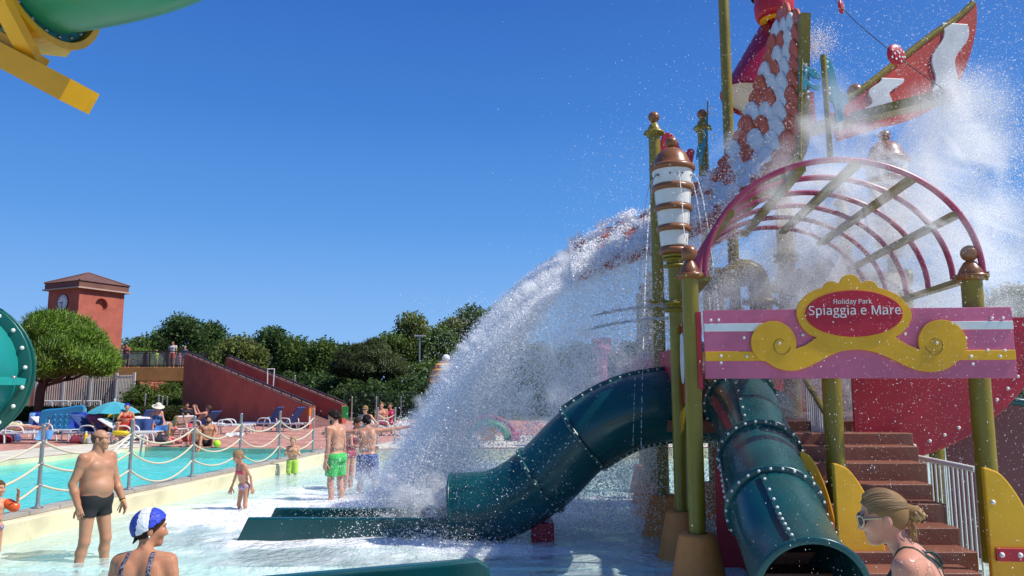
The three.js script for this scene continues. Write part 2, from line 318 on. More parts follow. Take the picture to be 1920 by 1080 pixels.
{
  const t = thing('footbridge', 'raised footbridge with an ochre beam between the tower and the red ramp', 'bridge', [0, 0, 0]);
  part('beam', rbox(BR.x1 - BR.x0, 0.92, 0.22, (BR.x0 + BR.x1) / 2, BR.y - 0.48, -52.4, 0.02), M.ochre, t);
  part('beam', rbox(BR.x1 - BR.x0, 0.92, 0.22, (BR.x0 + BR.x1) / 2, BR.y - 0.48, -55.2, 0.02), M.ochre, t);
  part('walkway', box(BR.x1 - BR.x0 - 0.02, 0.2, 2.56, (BR.x0 + BR.x1) / 2, BR.y - 0.12, -53.8), M.terracotta, t);
  const ironm = mat([0.035, 0.022, 0.02], { rough: 0.5 });
  for (const z of [-52.4, -55.2]) {
    const n = 5;
    for (let i = 0; i <= n; i++) { const x = BR.x0 + 0.1 + (BR.x1 - BR.x0 - 0.2) * i / n; part('railing_post', box(0.1, 1.08, 0.1, x, BR.y + 0.5, z), ironm, t); if (i < n) part('railing_post', box(0.07, 0.9, 0.07, x + 0.28, BR.y + 0.45, z), ironm, t); }
    part('handrail', box(BR.x1 - BR.x0, 0.07, 0.08, (BR.x0 + BR.x1) / 2, BR.y + 1.06, z), ironm, t);
    part('handrail', box(BR.x1 - BR.x0, 0.05, 0.05, (BR.x0 + BR.x1) / 2, BR.y + 0.1, z), ironm, t);
    for (let i = 0; i < n; i++) {
      const x0 = BR.x0 + 0.18 + (BR.x1 - BR.x0 - 0.2) * i / n, x1 = x0 + (BR.x1 - BR.x0 - 0.2) / n - 0.2, g = [];
      for (let k = 1; k < 22; k++) g.push(box(0.012, 0.88, 0.012, x0 + (x1 - x0) * k / 22, BR.y + 0.58, z));
      for (let k = 1; k < 10; k++) g.push(box(x1 - x0, 0.012, 0.012, (x0 + x1) / 2, BR.y + 0.13 + 0.09 * k, z + 0.013));
      part('mesh_panel', g, mat([0.42, 0.40, 0.36], { rough: 0.5 }), t);
    }
  }
}
{ // the ramp comes down from the bridge towards the pool, between two red walls
  const wallOf = (a, b, ha, hb, name, label, over) => {
    const t = thing(name, label, 'wall', [0, 0, 0]);
    const d = V(b.x - a.x, 0, b.z - a.z), L = d.length(); d.normalize();
    const n = V(-d.z, 0, d.x);
    const shape = extrude([[0, 0], [L, 0], [L, hb], [0, ha]], 0.3, 0.012);
    const m = new THREE.Matrix4().makeBasis(d, UP, n).setPosition(a.x, 0.28, a.z);
    mesh('wall', boxUV(fix(shape)).applyMatrix4(m), M.stucco, t);
    mesh('wall_cap', boxUV(fix(bar([0, ha + 0.022, -0.15], [L + 0.02, hb + 0.022, -0.15], 0.34, 0.04))).applyMatrix4(m), M.terracotta, t);
    const iron = mat([0.05, 0.03, 0.028], { rough: 0.5 });
    mesh('handrail', boxUV(fix(rod([0, ha + 0.17, -0.15], [L, hb + 0.17, -0.15], 0.06, 0.06, 8))).applyMatrix4(m), iron, t);
    const k = 16; for (let i = 0; i <= k; i++) { const u = i / k, y = ha + (hb - ha) * u; mesh('rail_bracket', boxUV(fix(rod([L * u, y + 0.02, -0.15], [L * u, y + 0.17, -0.15], 0.03, 0.03, 6))).applyMatrix4(m), iron, t); }
    return { t, m, L };
  };
  const f0 = W(342, 735, 50.5), f1 = W(581, 735, 35.6), g0 = W(421, 735, 52.5), g1 = W(641, 735, 41);
  const A1 = wallOf(f0, f1, 4.1, 0.98, 'ramp_wall', 'tall red plastered side wall of the ramp nearest the loungers, sloping down to the right');
  const A2 = wallOf(g0, g1, 3.95, 0.98, 'ramp_wall', 'second red ramp wall behind the first with a dark handrail');
  part('notice', rbox(0.05, 0.30, 0.26, 0, 0, 0, 0.01).translate(f1.x + 0.03, 1.05, f1.z - 0.05), M.yellow, A1.t, 'yellow notice on the end of the wall');
  part('notice', rbox(0.05, 0.40, 0.26, 0, 0, 0, 0.01).translate(f1.x + 0.03, 0.68, f1.z - 0.05), M.white, A1.t, 'white notice on the end of the wall');
  part('notice', rbox(0.34, 0.62, 0.05, 0, 0, 0, 0.01).translate(g1.x + 0.2, 0.9, g1.z + 0.05), mat([0.03, 0.38, 0.08]), A2.t, 'green notice on the end of the wall');
  const ramp = thing('ramp', 'sloping walkway between the two red walls', 'ramp', [0, 0, 0], 0, null, 'structure');
  const s = new THREE.BufferGeometry(), q = [[f0, 3.1], [f1, 0.02], [g1, 0.02], [g0, 3.1]].map(([p, h]) => V(p.x, 0.3 + h, p.z - 0.2));
  s.setFromPoints([q[0], q[1], q[2], q[0], q[2], q[3]]); s.computeVertexNormals();
  part('walkway', s, M.terracotta, ramp);
}
// ---------------------------------------------------------------- fences, gates, poles behind the loungers
{
  const bars = mat([0.62, 0.58, 0.52], { rough: 0.5 });
  function barFence(x0, D0, x1, D1, h, n, label) {
    const t = thing('bar_fence', label, 'fence', [0, 0, 0]);
    const a = V(x0, 0.28, -D0), b = V(x1, 0.28, -D1), at = (u) => a.clone().lerp(b, u);
    for (const y of [0.15, h - 0.12]) part('rail', bar(at(0).setY(0.28 + y), at(1).setY(0.28 + y), 0.04, 0.07), bars, t);
    for (let i = 0; i <= n; i++) { const p = at(i / n), big = i % 12 === 0; part(big ? 'post' : 'fence_bar', box(big ? 0.14 : 0.045, h + (big ? 0.15 : 0), big ? 0.14 : 0.045, p.x, 0.28 + (h + (big ? 0.15 : 0)) / 2, p.z), bars, t); }
  }
  barFence(W(68, 735, 50).x, 50, W(212, 735, 50.5).x, 50.5, 2.75, 34, 'tall pale bar fence in front of the red building under the pine');
  barFence(W(217, 735, 50.5).x, 50.5, W(250, 735, 49).x, 49, 2.75, 12, 'short tall stretch of pale bar fence right of the umbrella');
  const annex = thing('annex_building', 'low red plastered building behind the pale fence and the pine', 'building', [0, 0, 0]);
  part('wall', box(7.4, 3.3, 5, W(60, 735, 54.5).x + 3.3, 1.9, -57.5), M.stuccoTower, annex);
  part('roof', box(7.6, 0.18, 5.2, W(60, 735, 54.5).x + 3.3, 3.642, -57.5), M.terracotta, annex);
  const wh = mat([0.70, 0.70, 0.68], { rough: 0.4 });
  [[75, 98], [100, 130], [134, 160], [162, 190]].forEach(([p0, p1], i) => {
    const D = 47.2, x0 = W(p0, 735, D).x, x1 = W(p1, 735, D).x;
    const t = thing('barrier_gate', ['leftmost white tubular barrier gate by the pine trunk', 'white tubular barrier gate right of the pine trunk', 'white tubular barrier gate with a low brace left of the umbrella', 'white barrier gate with a notice just left of the umbrella'][i], 'gate', [0, 0, 0], 0, 'white barrier gates');
    for (const x of [x0, x1]) part('post', rod([x, 0.28, -D], [x, 1.42, -D], 0.05), wh, t);
    part('rail', rod([x0, 1.4, -D], [x1, 1.4, -D], 0.045), wh, t); part('rail', rod([x0, 0.9, -D], [x1, 0.9, -D], 0.03), wh, t);
    part('brace', rod([x0, 0.5, -D + 0.05], [x1, 1.36, -D + 0.05], 0.03), wh, t);
    if (i === 3) part('notice_board', rbox(0.66, 0.5, 0.04, x0 + 0.35, 0.85, -D + 0.1, 0.01), M.white, t);
  });
  [[156, 737, 43.5], [161, 745, 44], [273, 740, 45], [298, 742, 46], [305, 744, 45.5], [314, 745, 47], [553, 705, 48], [660, 745, 45], [706, 745, 45], [752, 745, 46]].forEach(([px, py, D], i) => {
    const p = W(px, py, D), t = thing('pole', ['thin grey pole left of the umbrella', 'second thin grey pole left of the umbrella', 'thin grey pole right of the umbrella', 'grey pole under the bridge, middle of three', 'grey pole under the bridge beside the middle one', 'last grey pole before the red ramp wall', 'slim pole behind the ramp walls', 'slim fence pole right of the ramp end', 'slim fence pole behind the woman in turquoise', 'slim fence pole beside the splash'][i], 'pole', [p.x, 0.28, p.z], 0, 'slim grey poles');
    part('shaft', rod([0, 0, 0], [0, p.y - 0.28, 0], 0.05, 0.045, 8), M.steel, t); part('cap', ball(0.055, 0, p.y - 0.28, 0, 8, 6), M.steel, t);
  });
  { const p = W(787, 636, 62), t = thing('light_mast', 'thin mast with a small floodlight bar among the trees', 'light mast', [p.x, 0.26, p.z]); part('shaft', rod([0, 0, 0], [0, p.y, 0], 0.09, 0.06, 8), M.steel, t); part('lamp_bar', rbox(0.9, 0.12, 0.25, 0, p.y, 0, 0.02), mat([0.5, 0.5, 0.5]), t); }
  { const p = W(508, 692, 46), t = thing('lifeguard_frame', 'small white tubular frame seen above the rear ramp wall', 'frame', [p.x, 0.28, p.z]); const h = p.y - 0.28; for (const x of [-0.2, 0.2]) part('post', rod([x * 0.6, 0, 0], [x, h, 0], 0.035), wh, t); part('rail', rod([-0.22, h, 0], [0.22, h, 0], 0.035), wh, t); }
  // green mesh fence behind the right end of the ramp
  const mf = thing('mesh_fence', 'dark green wire mesh fence behind the woman in turquoise', 'fence', [0, 0, 0]);
  const a = W(645, 735, 45.2), b = W(960, 735, 47), wires = [];
  for (let i = 0; i <= 90; i++) { const p = a.clone().lerp(b, i / 90); wires.push(box(0.012, 1.7, 0.012, p.x, 1.15, p.z)); }
  for (let k = 0; k < 9; k++) wires.push(bar([a.x, 0.4 + k * 0.19, a.z], [b.x, 0.4 + k * 0.19, b.z], 0.012, 0.012));
  part('wire_mesh', wires, mat([0.02, 0.06, 0.035]), mf).userData.kind = 'stuff';
  for (let i = 0; i < 6; i++) { const p = a.clone().lerp(b, i / 5); part('post', rod([p.x, 0.28, p.z], [p.x, 2.1, p.z], 0.03, 0.03, 6), mat([0.03, 0.08, 0.05]), mf); }
}
// ---------------------------------------------------------------- trees and shrubs
function leafClump(n, R, size, aspect, r0 = 0) {         // a spray of small leaf faces round a point
  const pos = [], nor = [], uv = [];
  for (let i = 0; i < n; i++) {
    const d = V(gauss(), gauss() * 0.8, gauss()).normalize(), p = d.clone().multiplyScalar(R * Math.pow(rr(r0, 1), 0.6));
    const a = V(gauss(), gauss(), gauss()).normalize().multiplyScalar(size * rr(0.7, 1.3)), b = a.clone().cross(V(gauss(), gauss(), gauss())).normalize().multiplyScalar(size * aspect);
    const nn = a.clone().cross(b).normalize().lerp(d, 0.4).normalize();
    for (const [s, t] of [[-1, 0], [0, -1], [1, 0], [-1, 0], [1, 0], [0, 1]]) { const q = p.clone().addScaledVector(a, s).addScaledVector(b, t); pos.push(q.x, q.y, q.z); nor.push(nn.x, nn.y, nn.z); uv.push(s, t); }
  }
  const g = new THREE.BufferGeometry();
  g.setAttribute('position', new THREE.Float32BufferAttribute(pos, 3)); g.setAttribute('normal', new THREE.Float32BufferAttribute(nor, 3)); g.setAttribute('uv', new THREE.Float32BufferAttribute(uv, 2));
  return g;
}
function needleClump(n, R, len) {                       // pine needles pointing out and up from a twig end
  const pos = [], nor = [], uv = [];
  for (let i = 0; i < n; i++) {
    const d = V(gauss(), Math.abs(gauss()) * 0.9 + 0.25, gauss()).normalize(), p = V(gauss(), gauss() * 0.6, gauss()).multiplyScalar(R * 0.45), e = p.clone().addScaledVector(d, len * rr(0.7, 1.2));
    const b = d.clone().cross(V(gauss(), gauss(), gauss())).normalize().multiplyScalar(0.018);
    for (const q of [p.clone().sub(b), p.clone().add(b), e]) { pos.push(q.x, q.y, q.z); nor.push(d.x, d.y, d.z); uv.push(0, 0); }
  }
  const g = new THREE.BufferGeometry();
  g.setAttribute('position', new THREE.Float32BufferAttribute(pos, 3)); g.setAttribute('normal', new THREE.Float32BufferAttribute(nor, 3)); g.setAttribute('uv', new THREE.Float32BufferAttribute(uv, 2));
  return g;
}
const leafMat = (rgb) => new THREE.MeshPhysicalMaterial({ color: new THREE.Color().setRGB(...rgb), roughness: 0.8, specularIntensity: 0.25, transmission: 0.4, thickness: 0, side: THREE.DoubleSide });
const L = { broad: leafMat([0.10, 0.165, 0.034]), dark: leafMat([0.068, 0.125, 0.034]), olive: leafMat([0.16, 0.20, 0.05]), pine: leafMat([0.18, 0.33, 0.03]), hedge: leafMat([0.06, 0.085, 0.02]) };
const clumps = { small: [0, 1, 2].map(() => leafClump(46, 0.55, 0.085, 0.5)), big: [0, 1, 2].map(() => leafClump(46, 0.85, 0.15, 0.5)), needle: [0, 1].map(() => needleClump(110, 0.4, 0.24)), hedge: [0, 1].map(() => leafClump(50, 0.28, 0.045, 0.5)) };
function crownMatrices(blobs, n, squash = 0.85, shell = 0.35, smin = 0.75, smax = 1.25) {
  const out = [], tot = blobs.reduce((s, b) => s + b[3] ** 2, 0), q = new THREE.Quaternion();
  for (const [x, y, z, r] of blobs) for (let i = 0; i < n * r * r / tot; i++) {
    const d = V(gauss(), gauss(), gauss()).normalize().multiplyScalar(r * Math.pow(rr(shell, 1), 0.5) * (rnd() < 0.12 ? rr(1, 1.3) : 1)), s = rr(smin, smax);
    q.setFromEuler(new THREE.Euler(rr(-0.5, 0.5), rr(0, 6.28), rr(-0.5, 0.5)));
    out.push(new THREE.Matrix4().compose(V(x + d.x, y + d.y * squash, z + d.z), q, V(s, s, s)));
  }
  return out;
}
const tint = (n, spread = 0.3) => Array.from({ length: n }, () => { const v = rr(1 - spread, 1 + spread), y = rr(0.9, 1.15); return new THREE.Color(v * y, v, v * rr(0.8, 1.1)); });
function tree(name, label, px, topPy, D, widthPx, leaf, clumpSet, o = {}) {
  const top = W(px, topPy, D), w = widthPx * D / FOCAL / 2, h = top.y - 0.26, t = thing(name, label, 'tree', [top.x, 0.26, -D], 0, o.group);
  const base = h * (o.base ?? 0.28), blobs = [], k = o.k ?? 13;
  const lean = rr(-0.3, 0.3);
  const trunk = part('trunk', tube([[0, -0.1, 0], [lean * 0.5, base * 0.6, 0.1], [lean, base * 1.15, 0], [lean * 0.7, h * 0.75, 0]], Math.max(0.1, h * 0.021), 14, 8), M.bark, t);
  for (let i = 0; i < k; i++) {
    const u = (i + 0.5) / k, y = base + (h - base) * (0.2 + 0.72 * u), spread = w * Math.sqrt(Math.max(0.08, 1 - Math.pow(Math.abs(u - (o.fat ?? 0.4)) / (1 - (o.fat ?? 0.4)) * 0.85, 2))), an = i * 2.4 + rr(-0.4, 0.4), r = w * rr(0.24, 0.5);
    const b = [Math.cos(an) * Math.max(0, spread - r), Math.min(y, h - r * 0.8), Math.sin(an) * Math.max(0, spread - r), r]; blobs.push(b);
    part('limb', tube([[lean, base * 1.05, 0], [b[0] * 0.5 + lean * 0.4, (base + b[1]) / 2 - 0.1, b[2] * 0.5], [b[0], b[1], b[2]]], h * 0.008, 8, 5), M.bark, trunk);
  }
  blobs.push([0, h - w * 0.36, 0, w * 0.42]);
  const m = crownMatrices(blobs, o.n ?? 330, 0.85, 0.2, 0.6, 1.3), s = clumps[clumpSet];
  const third = Math.ceil(m.length / s.length);
  s.forEach((g, i) => { const part_ = m.slice(i * third, (i + 1) * third); if (part_.length) copies('crown', g, leaf, part_, t, tint(part_.length, 0.35)); });
  return t;
}
const TREES = [
  ['tree', 'dark broad tree behind the footbridge, tallest left of the ramp', 345, 596, 76, 105, L.dark, 'big'],
  ['tree', 'dark green tree with a spreading top above the ramp wall', 398, 612, 80, 90, L.dark, 'big'],
  ['tree', 'rounded dark tree just right of the clock tower', 262, 640, 74, 110, L.broad, 'big'],
  ['tree', 'low leafy tree above the left people on the footbridge', 305, 632, 82, 90, L.dark, 'big'],
  ['tree', 'pale green tree over the middle of the rear ramp wall', 452, 641, 70, 105, L.olive, 'big'],
  ['tree', 'dark round-topped tree behind the rear ramp wall', 515, 619, 78, 95, L.dark, 'big'],
  ['tree', 'lower green tree right of the round-topped one', 562, 645, 72, 80, L.broad, 'big'],
  ['tree', 'green tree over the foot of the ramp', 608, 647, 70, 80, L.broad, 'big'],
  ['tree', 'small dark tree left of the umbrella pine', 640, 655, 74, 70, L.dark, 'big'],
  ['tree', 'light green airy tree behind the thin light mast', 776, 595, 74, 85, L.olive, 'big'],
  ['tree', 'dark tree right of the light mast', 828, 622, 70, 90, L.broad, 'big'],
  ['tree', 'tall airy tree left of the falling water', 886, 583, 76, 100, L.dark, 'big'],
  ['tree', 'tall tree half hidden by the edge of the falling water', 940, 577, 80, 90, L.dark, 'big'],
  ['tree', 'broad tree between the bare pine and the light mast', 735, 628, 72, 90, L.broad, 'big'],
  ['tree', 'tall green tree just right of the light mast', 855, 602, 73, 85, L.olive, 'big'],
  ['tree', 'tall dark tree against the upper edge of the falling water', 912, 588, 71, 90, L.broad, 'big'],
  ['tree', 'bushy tree under the light mast', 790, 690, 62, 110, L.broad, 'big'],
  ['tree', 'tree seen through the thin water left of the tube slide', 1000, 650, 72, 120, L.olive, 'big'],
  ['tree', 'tree behind the falling water beside the posts', 1085, 655, 74, 120, L.broad, 'big'],
  ['tree', 'tree behind the row of olive posts', 1190, 650, 74, 130, L.broad, 'big'],
  ['tree', 'hazy tree at the right edge of the picture', 1905, 548, 44, 120, L.olive, 'big'],
  ['tree', 'lower hazy tree behind the right end of the sign', 1868, 590, 50, 90, L.dark, 'big'],
];
for (const [n, label, px, py, D, w, leaf, set] of TREES) tree(n, label, px, py, D, w, leaf, set, { n: 300 });
// umbrella pines: flat wide crowns on bare trunks
function umbrellaPine(label, px, D, topPy, botPy, widthPx, o = {}) {
  const top = W(px, topPy, D), bot = W(px, botPy, D), w = widthPx * D / FOCAL / 2, t = thing('pine_tree', label, 'tree', [top.x, 0.26, -D]);
  const h = top.y - 0.26, b = bot.y - 0.26, tx = (W(o.trunkPx ?? px, 760, D).x - top.x);
  const trunk = part('trunk', tube([[tx, -0.1, 0], [tx + 0.05, b * 0.4, 0], [tx + 0.12, b * 0.8, 0.05], [tx * 0.7, b * 1.1, 0]], o.r ?? 0.24, 14, 9), M.bark, t);
  const blobs = [], N = 22;
  for (let i = 0; i < N; i++) {
    const an = i * 2.399, q = Math.sqrt((i + 0.5) / N), r = w * rr(0.2, 0.38), lift = (h - b) * (1 - q * q) * 0.62;
    blobs.push([Math.cos(an) * q * (w - r), b + (h - b) * 0.18 + lift * rr(0.55, 1.0), Math.sin(an) * q * (w - r), r]);
  }
  for (let i = 0; i < 9; i++) { const q = blobs[i * 2 + 4]; part('limb', tube([[tx * 0.8 + 0.05, b * (0.8 + 0.03 * i), 0], [q[0] * 0.5 + tx * 0.4, b * 0.95 + 0.2, q[2] * 0.5], [q[0], q[1] - 0.2, q[2]]], 0.07, 10, 6), M.bark, trunk); }
  const m = crownMatrices(blobs, o.n ?? 2400, 0.62, 0.45, 0.8, 1.3);
  const half = Math.ceil(m.length / 2);
  clumps.needle.forEach((g, i) => { const q = m.slice(i * half, (i + 1) * half); copies('crown', g, o.leaf ?? L.pine, q, t, tint(q.length, 0.35)); });
}
umbrellaPine('bushy umbrella pine in front of the clock tower', 122, 42, 580, 714, 200, { trunkPx: 71, r: 0.24, n: 5000 });
umbrellaPine('umbrella pine with a bare trunk right of the ramp', 694, 58, 632, 715, 150, { trunkPx: 698, n: 2000, leaf: leafMat([0.075, 0.115, 0.028]) });
umbrellaPine('low pine crown rising behind the footbridge', 250, 66, 642, 705, 120, { n: 1000 });
function shrubs(name, label, spots, leaf, set, category, n, group) {
  spots.forEach(([px, py, D, w, base = 0.26], i) => {
    const top = W(px, py, D), r = w * D / FOCAL / 2, t = thing(name, label[i], category, [top.x, base, -D], 0, group), h = top.y - base;
    const blobs = []; for (let k = 0; k < 7; k++) blobs.push([rr(-0.6, 0.6) * r, h * rr(0.25, 0.72), rr(-0.4, 0.4) * r, Math.min(h * 0.36, r * 0.5)]);
    part('stem', [0, 1, 2].map((k) => tube([[rr(-0.1, 0.1), -0.05, 0], [blobs[k][0] * 0.5, h * 0.3, 0], [blobs[k][0], blobs[k][1], blobs[k][2]]], 0.04, 6, 5)), M.bark, t);
    const m = crownMatrices(blobs, n, 1.0, 0.2);
    const s = clumps[set], c = Math.ceil(m.length / s.length); s.forEach((g, j) => { const q = m.slice(j * c, (j + 1) * c); if (q.length) copies('foliage', g, leaf, q, t, tint(q.length, 0.35)); });
  });
}
shrubs('shrub', ['leafy shrub under the left part of the footbridge', 'bright shrub under the footbridge beside the poles', 'dark shrub under the right end of the footbridge', 'shrub behind the three grey poles', 'dark shrub against the red ramp wall'],
  [[262, 712, 49, 50], [285, 720, 56, 60], [318, 716, 58, 60], [300, 748, 52, 60], [333, 742, 52, 40]], L.broad, 'small', 'shrub', 120, 'shrubs under the footbridge');
shrubs('shrub', ['tall shrub behind the rear ramp wall', 'shrub over the middle of the rear wall', 'dark shrub beside the rear handrail', 'dark shrub over the foot of the rear wall', 'shrub behind the mesh fence left of the woman', 'shrub at the foot of the bare pine trunk', 'dark shrub right of the bare pine trunk', 'shrub just left of the splash', 'shrub behind the small fountain jet', 'shrub behind the falling water', 'shrub seen through the thin water', 'last shrub behind the water'],
  [[470, 700, 60, 90], [525, 705, 60, 90], [575, 700, 62, 90], [620, 712, 60, 90], [660, 725, 54, 80], [705, 728, 54, 70], [735, 715, 56, 80], [765, 705, 56, 80], [805, 720, 54, 90], [880, 710, 56, 110], [980, 715, 56, 120], [1090, 715, 56, 130]], L.dark, 'big', 'shrub', 150, 'dark shrubs behind the ramp');
{ // clipped hedge behind the loungers
  const t = thing('hedge', 'low clipped hedge behind the loungers and the pine trunk', 'hedge', [0, 0, 0]);
  const m = [], q = new THREE.Quaternion(); const x0 = W(-40, 735, 44).x, x1 = W(345, 735, 44.5).x;
  for (let i = 0; i < 2600; i++) { q.setFromEuler(new THREE.Euler(rr(-1, 1), rr(0, 6.28), rr(-1, 1))); const s = rr(0.7, 1.2); m.push(new THREE.Matrix4().compose(V(rr(x0, x1), rr(0.35, 0.98), -44.6 + rr(-0.35, 0.35)), q, V(s, s, s))); }
  copies('foliage', clumps.hedge[0], L.hedge, m, t, tint(m.length, 0.3));
  part('stem', Array.from({ length: 30 }, (_, i) => rod([x0 + (x1 - x0) * i / 29, 0.2, -44.6], [x0 + (x1 - x0) * i / 29, 0.8, -44.6], 0.03, 0.02, 5)), M.bark, t);
}
{ // a far-off wood closes the view behind the single trees
  const m = [], q = new THREE.Quaternion(), cols = [];
  for (let i = 0; i < 5200; i++) { const x = rr(-48, 60), s = rr(0.9, 1.8), h = 3.4 + 1.6 * Math.sin(x * 0.31) * Math.sin(x * 0.13 + 1) ; q.setFromEuler(new THREE.Euler(rr(-1, 1), rr(0, 6.28), rr(-1, 1))); m.push(new THREE.Matrix4().compose(V(x, 0.3 + Math.pow(rnd(), 0.8) * h, -rr(86, 96)), q, V(s, s, s))); }
  tag(copies('far_wood', clumps.big[0], L.dark, m, scene, tint(m.length, 0.35)), 'dark mass of far trees behind the single trees', 'trees', null, 'stuff');
}

// ---------------------------------------------------------------- the water play structure on the right
const boltGeo = new THREE.SphereGeometry(0.026, 8, 5);
function bolt(p, parent, k = 1, m = M.bolt) { const b = mesh('bolt', boltGeo, m, parent); b.position.copy(A(p)); b.scale.setScalar(k); return b; }
// posts: an orange foot, a shaft, collars and a finial with a copper ball
function post(label, x, D, h, o = {}) {
  const r = o.r ?? 0.085, t = thing('support_post', label, 'post', [x, 0, -D], 0, o.group);
  if (o.foot !== false) part('foot', lathe([[0.0, -0.3], [0.33, -0.3], [0.33, -0.02], [0.285, 0.03], [0.19, 0.5], [0.175, 0.53], [0.10, 0.535]], 28), M.cone, t);
  part('shaft', new THREE.CylinderGeometry(r, r, h - 0.3, 22).translate(0, 0.3 + (h - 0.3) / 2, 0), o.mat ?? M.olive, t);
  for (const y of o.collars ?? []) { const c = part('collar', lathe([[r, y - 0.06], [r + 0.06, y - 0.055], [r + 0.065, y - 0.03], [r + 0.02, y - 0.02], [r + 0.02, y + 0.02], [r + 0.065, y + 0.03], [r + 0.06, y + 0.055], [r, y + 0.06]], 22), o.mat ?? M.olive, t); for (let i = 0; i < 6; i++) bolt([Math.cos(i) * (r + 0.05), y + 0.062, Math.sin(i) * (r + 0.05)], c, 0.5, M.olive); }
  if (o.finial !== false && !o.lantern) {
    const f = part('finial', lathe([[r, h - 0.02], [r + 0.055, h], [r + 0.06, h + 0.04], [r + 0.01, h + 0.045], [r + 0.02, h + 0.06], [r * 0.98, h + 0.11], [r * 0.6, h + 0.17], [0.03, h + 0.19], [0.02, h + 0.2]], 24), o.brownCap ? M.copper : o.mat ?? M.olive, t);
    part('ball', ball(0.085, 0, h + 0.265, 0, 18, 14), M.copper, f);
    for (let i = 0; i < 6; i++) bolt([Math.cos(i * 1.047) * (r + 0.06), h + 0.0, Math.sin(i * 1.047) * (r + 0.06)], f, 0.7, M.olive);
  }
  return t;
}
const pA = [W(1300, 735, 8.1).x, 8.1], pB = [W(1272, 735, 9.6).x, 9.6], pC = [W(1239, 735, 11.1).x, 11.1];
const HL = 'posts of the water play structure';
post('nearest olive post at the left end of the pink sign, topped by a copper ball', pA[0], pA[1], 3.15, { brownCap: true });
post('olive post carrying the white lantern left of the sign', pB[0], pB[1], 3.62, { lantern: true, collars: [3.0, 3.56] });
post('tall olive post with a copper ball behind the white lantern', pC[0], pC[1], 5.75, { collars: [3.2] });
post('fourth post of the left row, behind the tube slide', W(1222, 735, 12.7).x, 12.7, 3.6, {});
post('fifth post of the left row, fading into spray', W(1211, 735, 14.2).x, 14.2, 3.6, {});
post('sixth and farthest post of the left row', W(1204, 735, 15.6).x, 15.6, 3.6, {});
post('olive post at the right end of the pink sign with a copper ball', W(1838, 735, 7.85).x, 7.85, 3.1, { brownCap: true, r: 0.1, foot: false });
post('bright olive post under the middle of the pink sign', W(1560, 735, 8.05).x, 8.05, 2.4, { finial: false, r: 0.095, foot: false });
post('thick olive post inside the arch rising to the red cap', W(1486, 735, 12.4).x, 12.4, 8.0, { finial: false, r: 0.135, collars: [3.3, 4.1] });
post('plain tall pole left of the red bucket, running out of the picture', W(1385, 735, 12).x, 12, 9.4, { finial: false, r: 0.085 });
post('olive post with a ball finial standing left of the plain tall pole', W(1334, 735, 12.6).x, 12.6, 6.35, {});
post('slim hazy post under the sign, left of the round red panel edge', W(1630, 735, 11).x, 11, 3.4, { finial: false, foot: false });
post('slim hazy post under the sign, right of the other slim one', W(1712, 735, 11).x, 11, 3.4, { finial: false, foot: false });
post('hazy post with double collars inside the left part of the arch', W(1385, 735, 13).x, 13, 3.7, { finial: false, collars: [2.6, 3.3] });
post('hazy post carrying the far lantern', W(1690, 735, 12.5).x, 12.5, 4.3, { lantern: true, collars: [4.2] });
post('hazy post with a ball finial in the right part of the arch', W(1600, 735, 14).x, 14, 5.4, { r: 0.1 });
post('hazy post behind the hoops beside the elbow pipe', W(1355, 735, 14).x, 14, 4.2, { finial: false });
post('small post below the red round panel at the foot of the railing', W(1748, 735, 9.6).x, 9.6, 1.6, { finial: false, foot: false });
{ // bent pipe
  const c = W(1432, 735, 12), t = thing('elbow_pipe', 'bent pipe with a flange inside the hooped arch', 'pipe', [c.x, 0, c.z]);
  part('pipe', tube([[0, 0.4, 0], [0, 2, 0], [0, 3.55, 0], [-0.06, 3.78, 0], [-0.25, 3.86, 0], [-0.45, 3.75, 0], [-0.62, 3.5, 0]], 0.17, 40, 16), M.olive, t);
  const f = part('flange', lathe([[0.17, 3.30], [0.27, 3.31], [0.27, 3.37], [0.17, 3.38]], 22), M.olive, t);
  for (let i = 0; i < 8; i++) bolt([Math.cos(i * 0.785) * 0.25, 3.385, Math.sin(i * 0.785) * 0.25], f, 0.6, M.olive);
}
[[1500, 1700, 522, 12.3, 'horizontal olive beam behind the crown of the sign'], [1312, 1430, 526, 12.2, 'hazy horizontal beam at the left side of the arch'], [1420, 1640, 540, 13.6, 'far hazy horizontal beam in the arch']].forEach(([x0, x1, y, D, label]) => {
  const a = W(x0, y, D), b = W(x1, y, D), t = thing('cross_beam', label, 'beam', [0, 0, 0]);
  part('beam', rod(a, b, 0.1, 0.1, 16), M.olive, t); for (const p of [a, b]) part('flange', rod(p.clone().add(V(-0.03, 0, 0)), p.clone().add(V(0.03, 0, 0)), 0.16, 0.16, 16), M.olive, t);
});
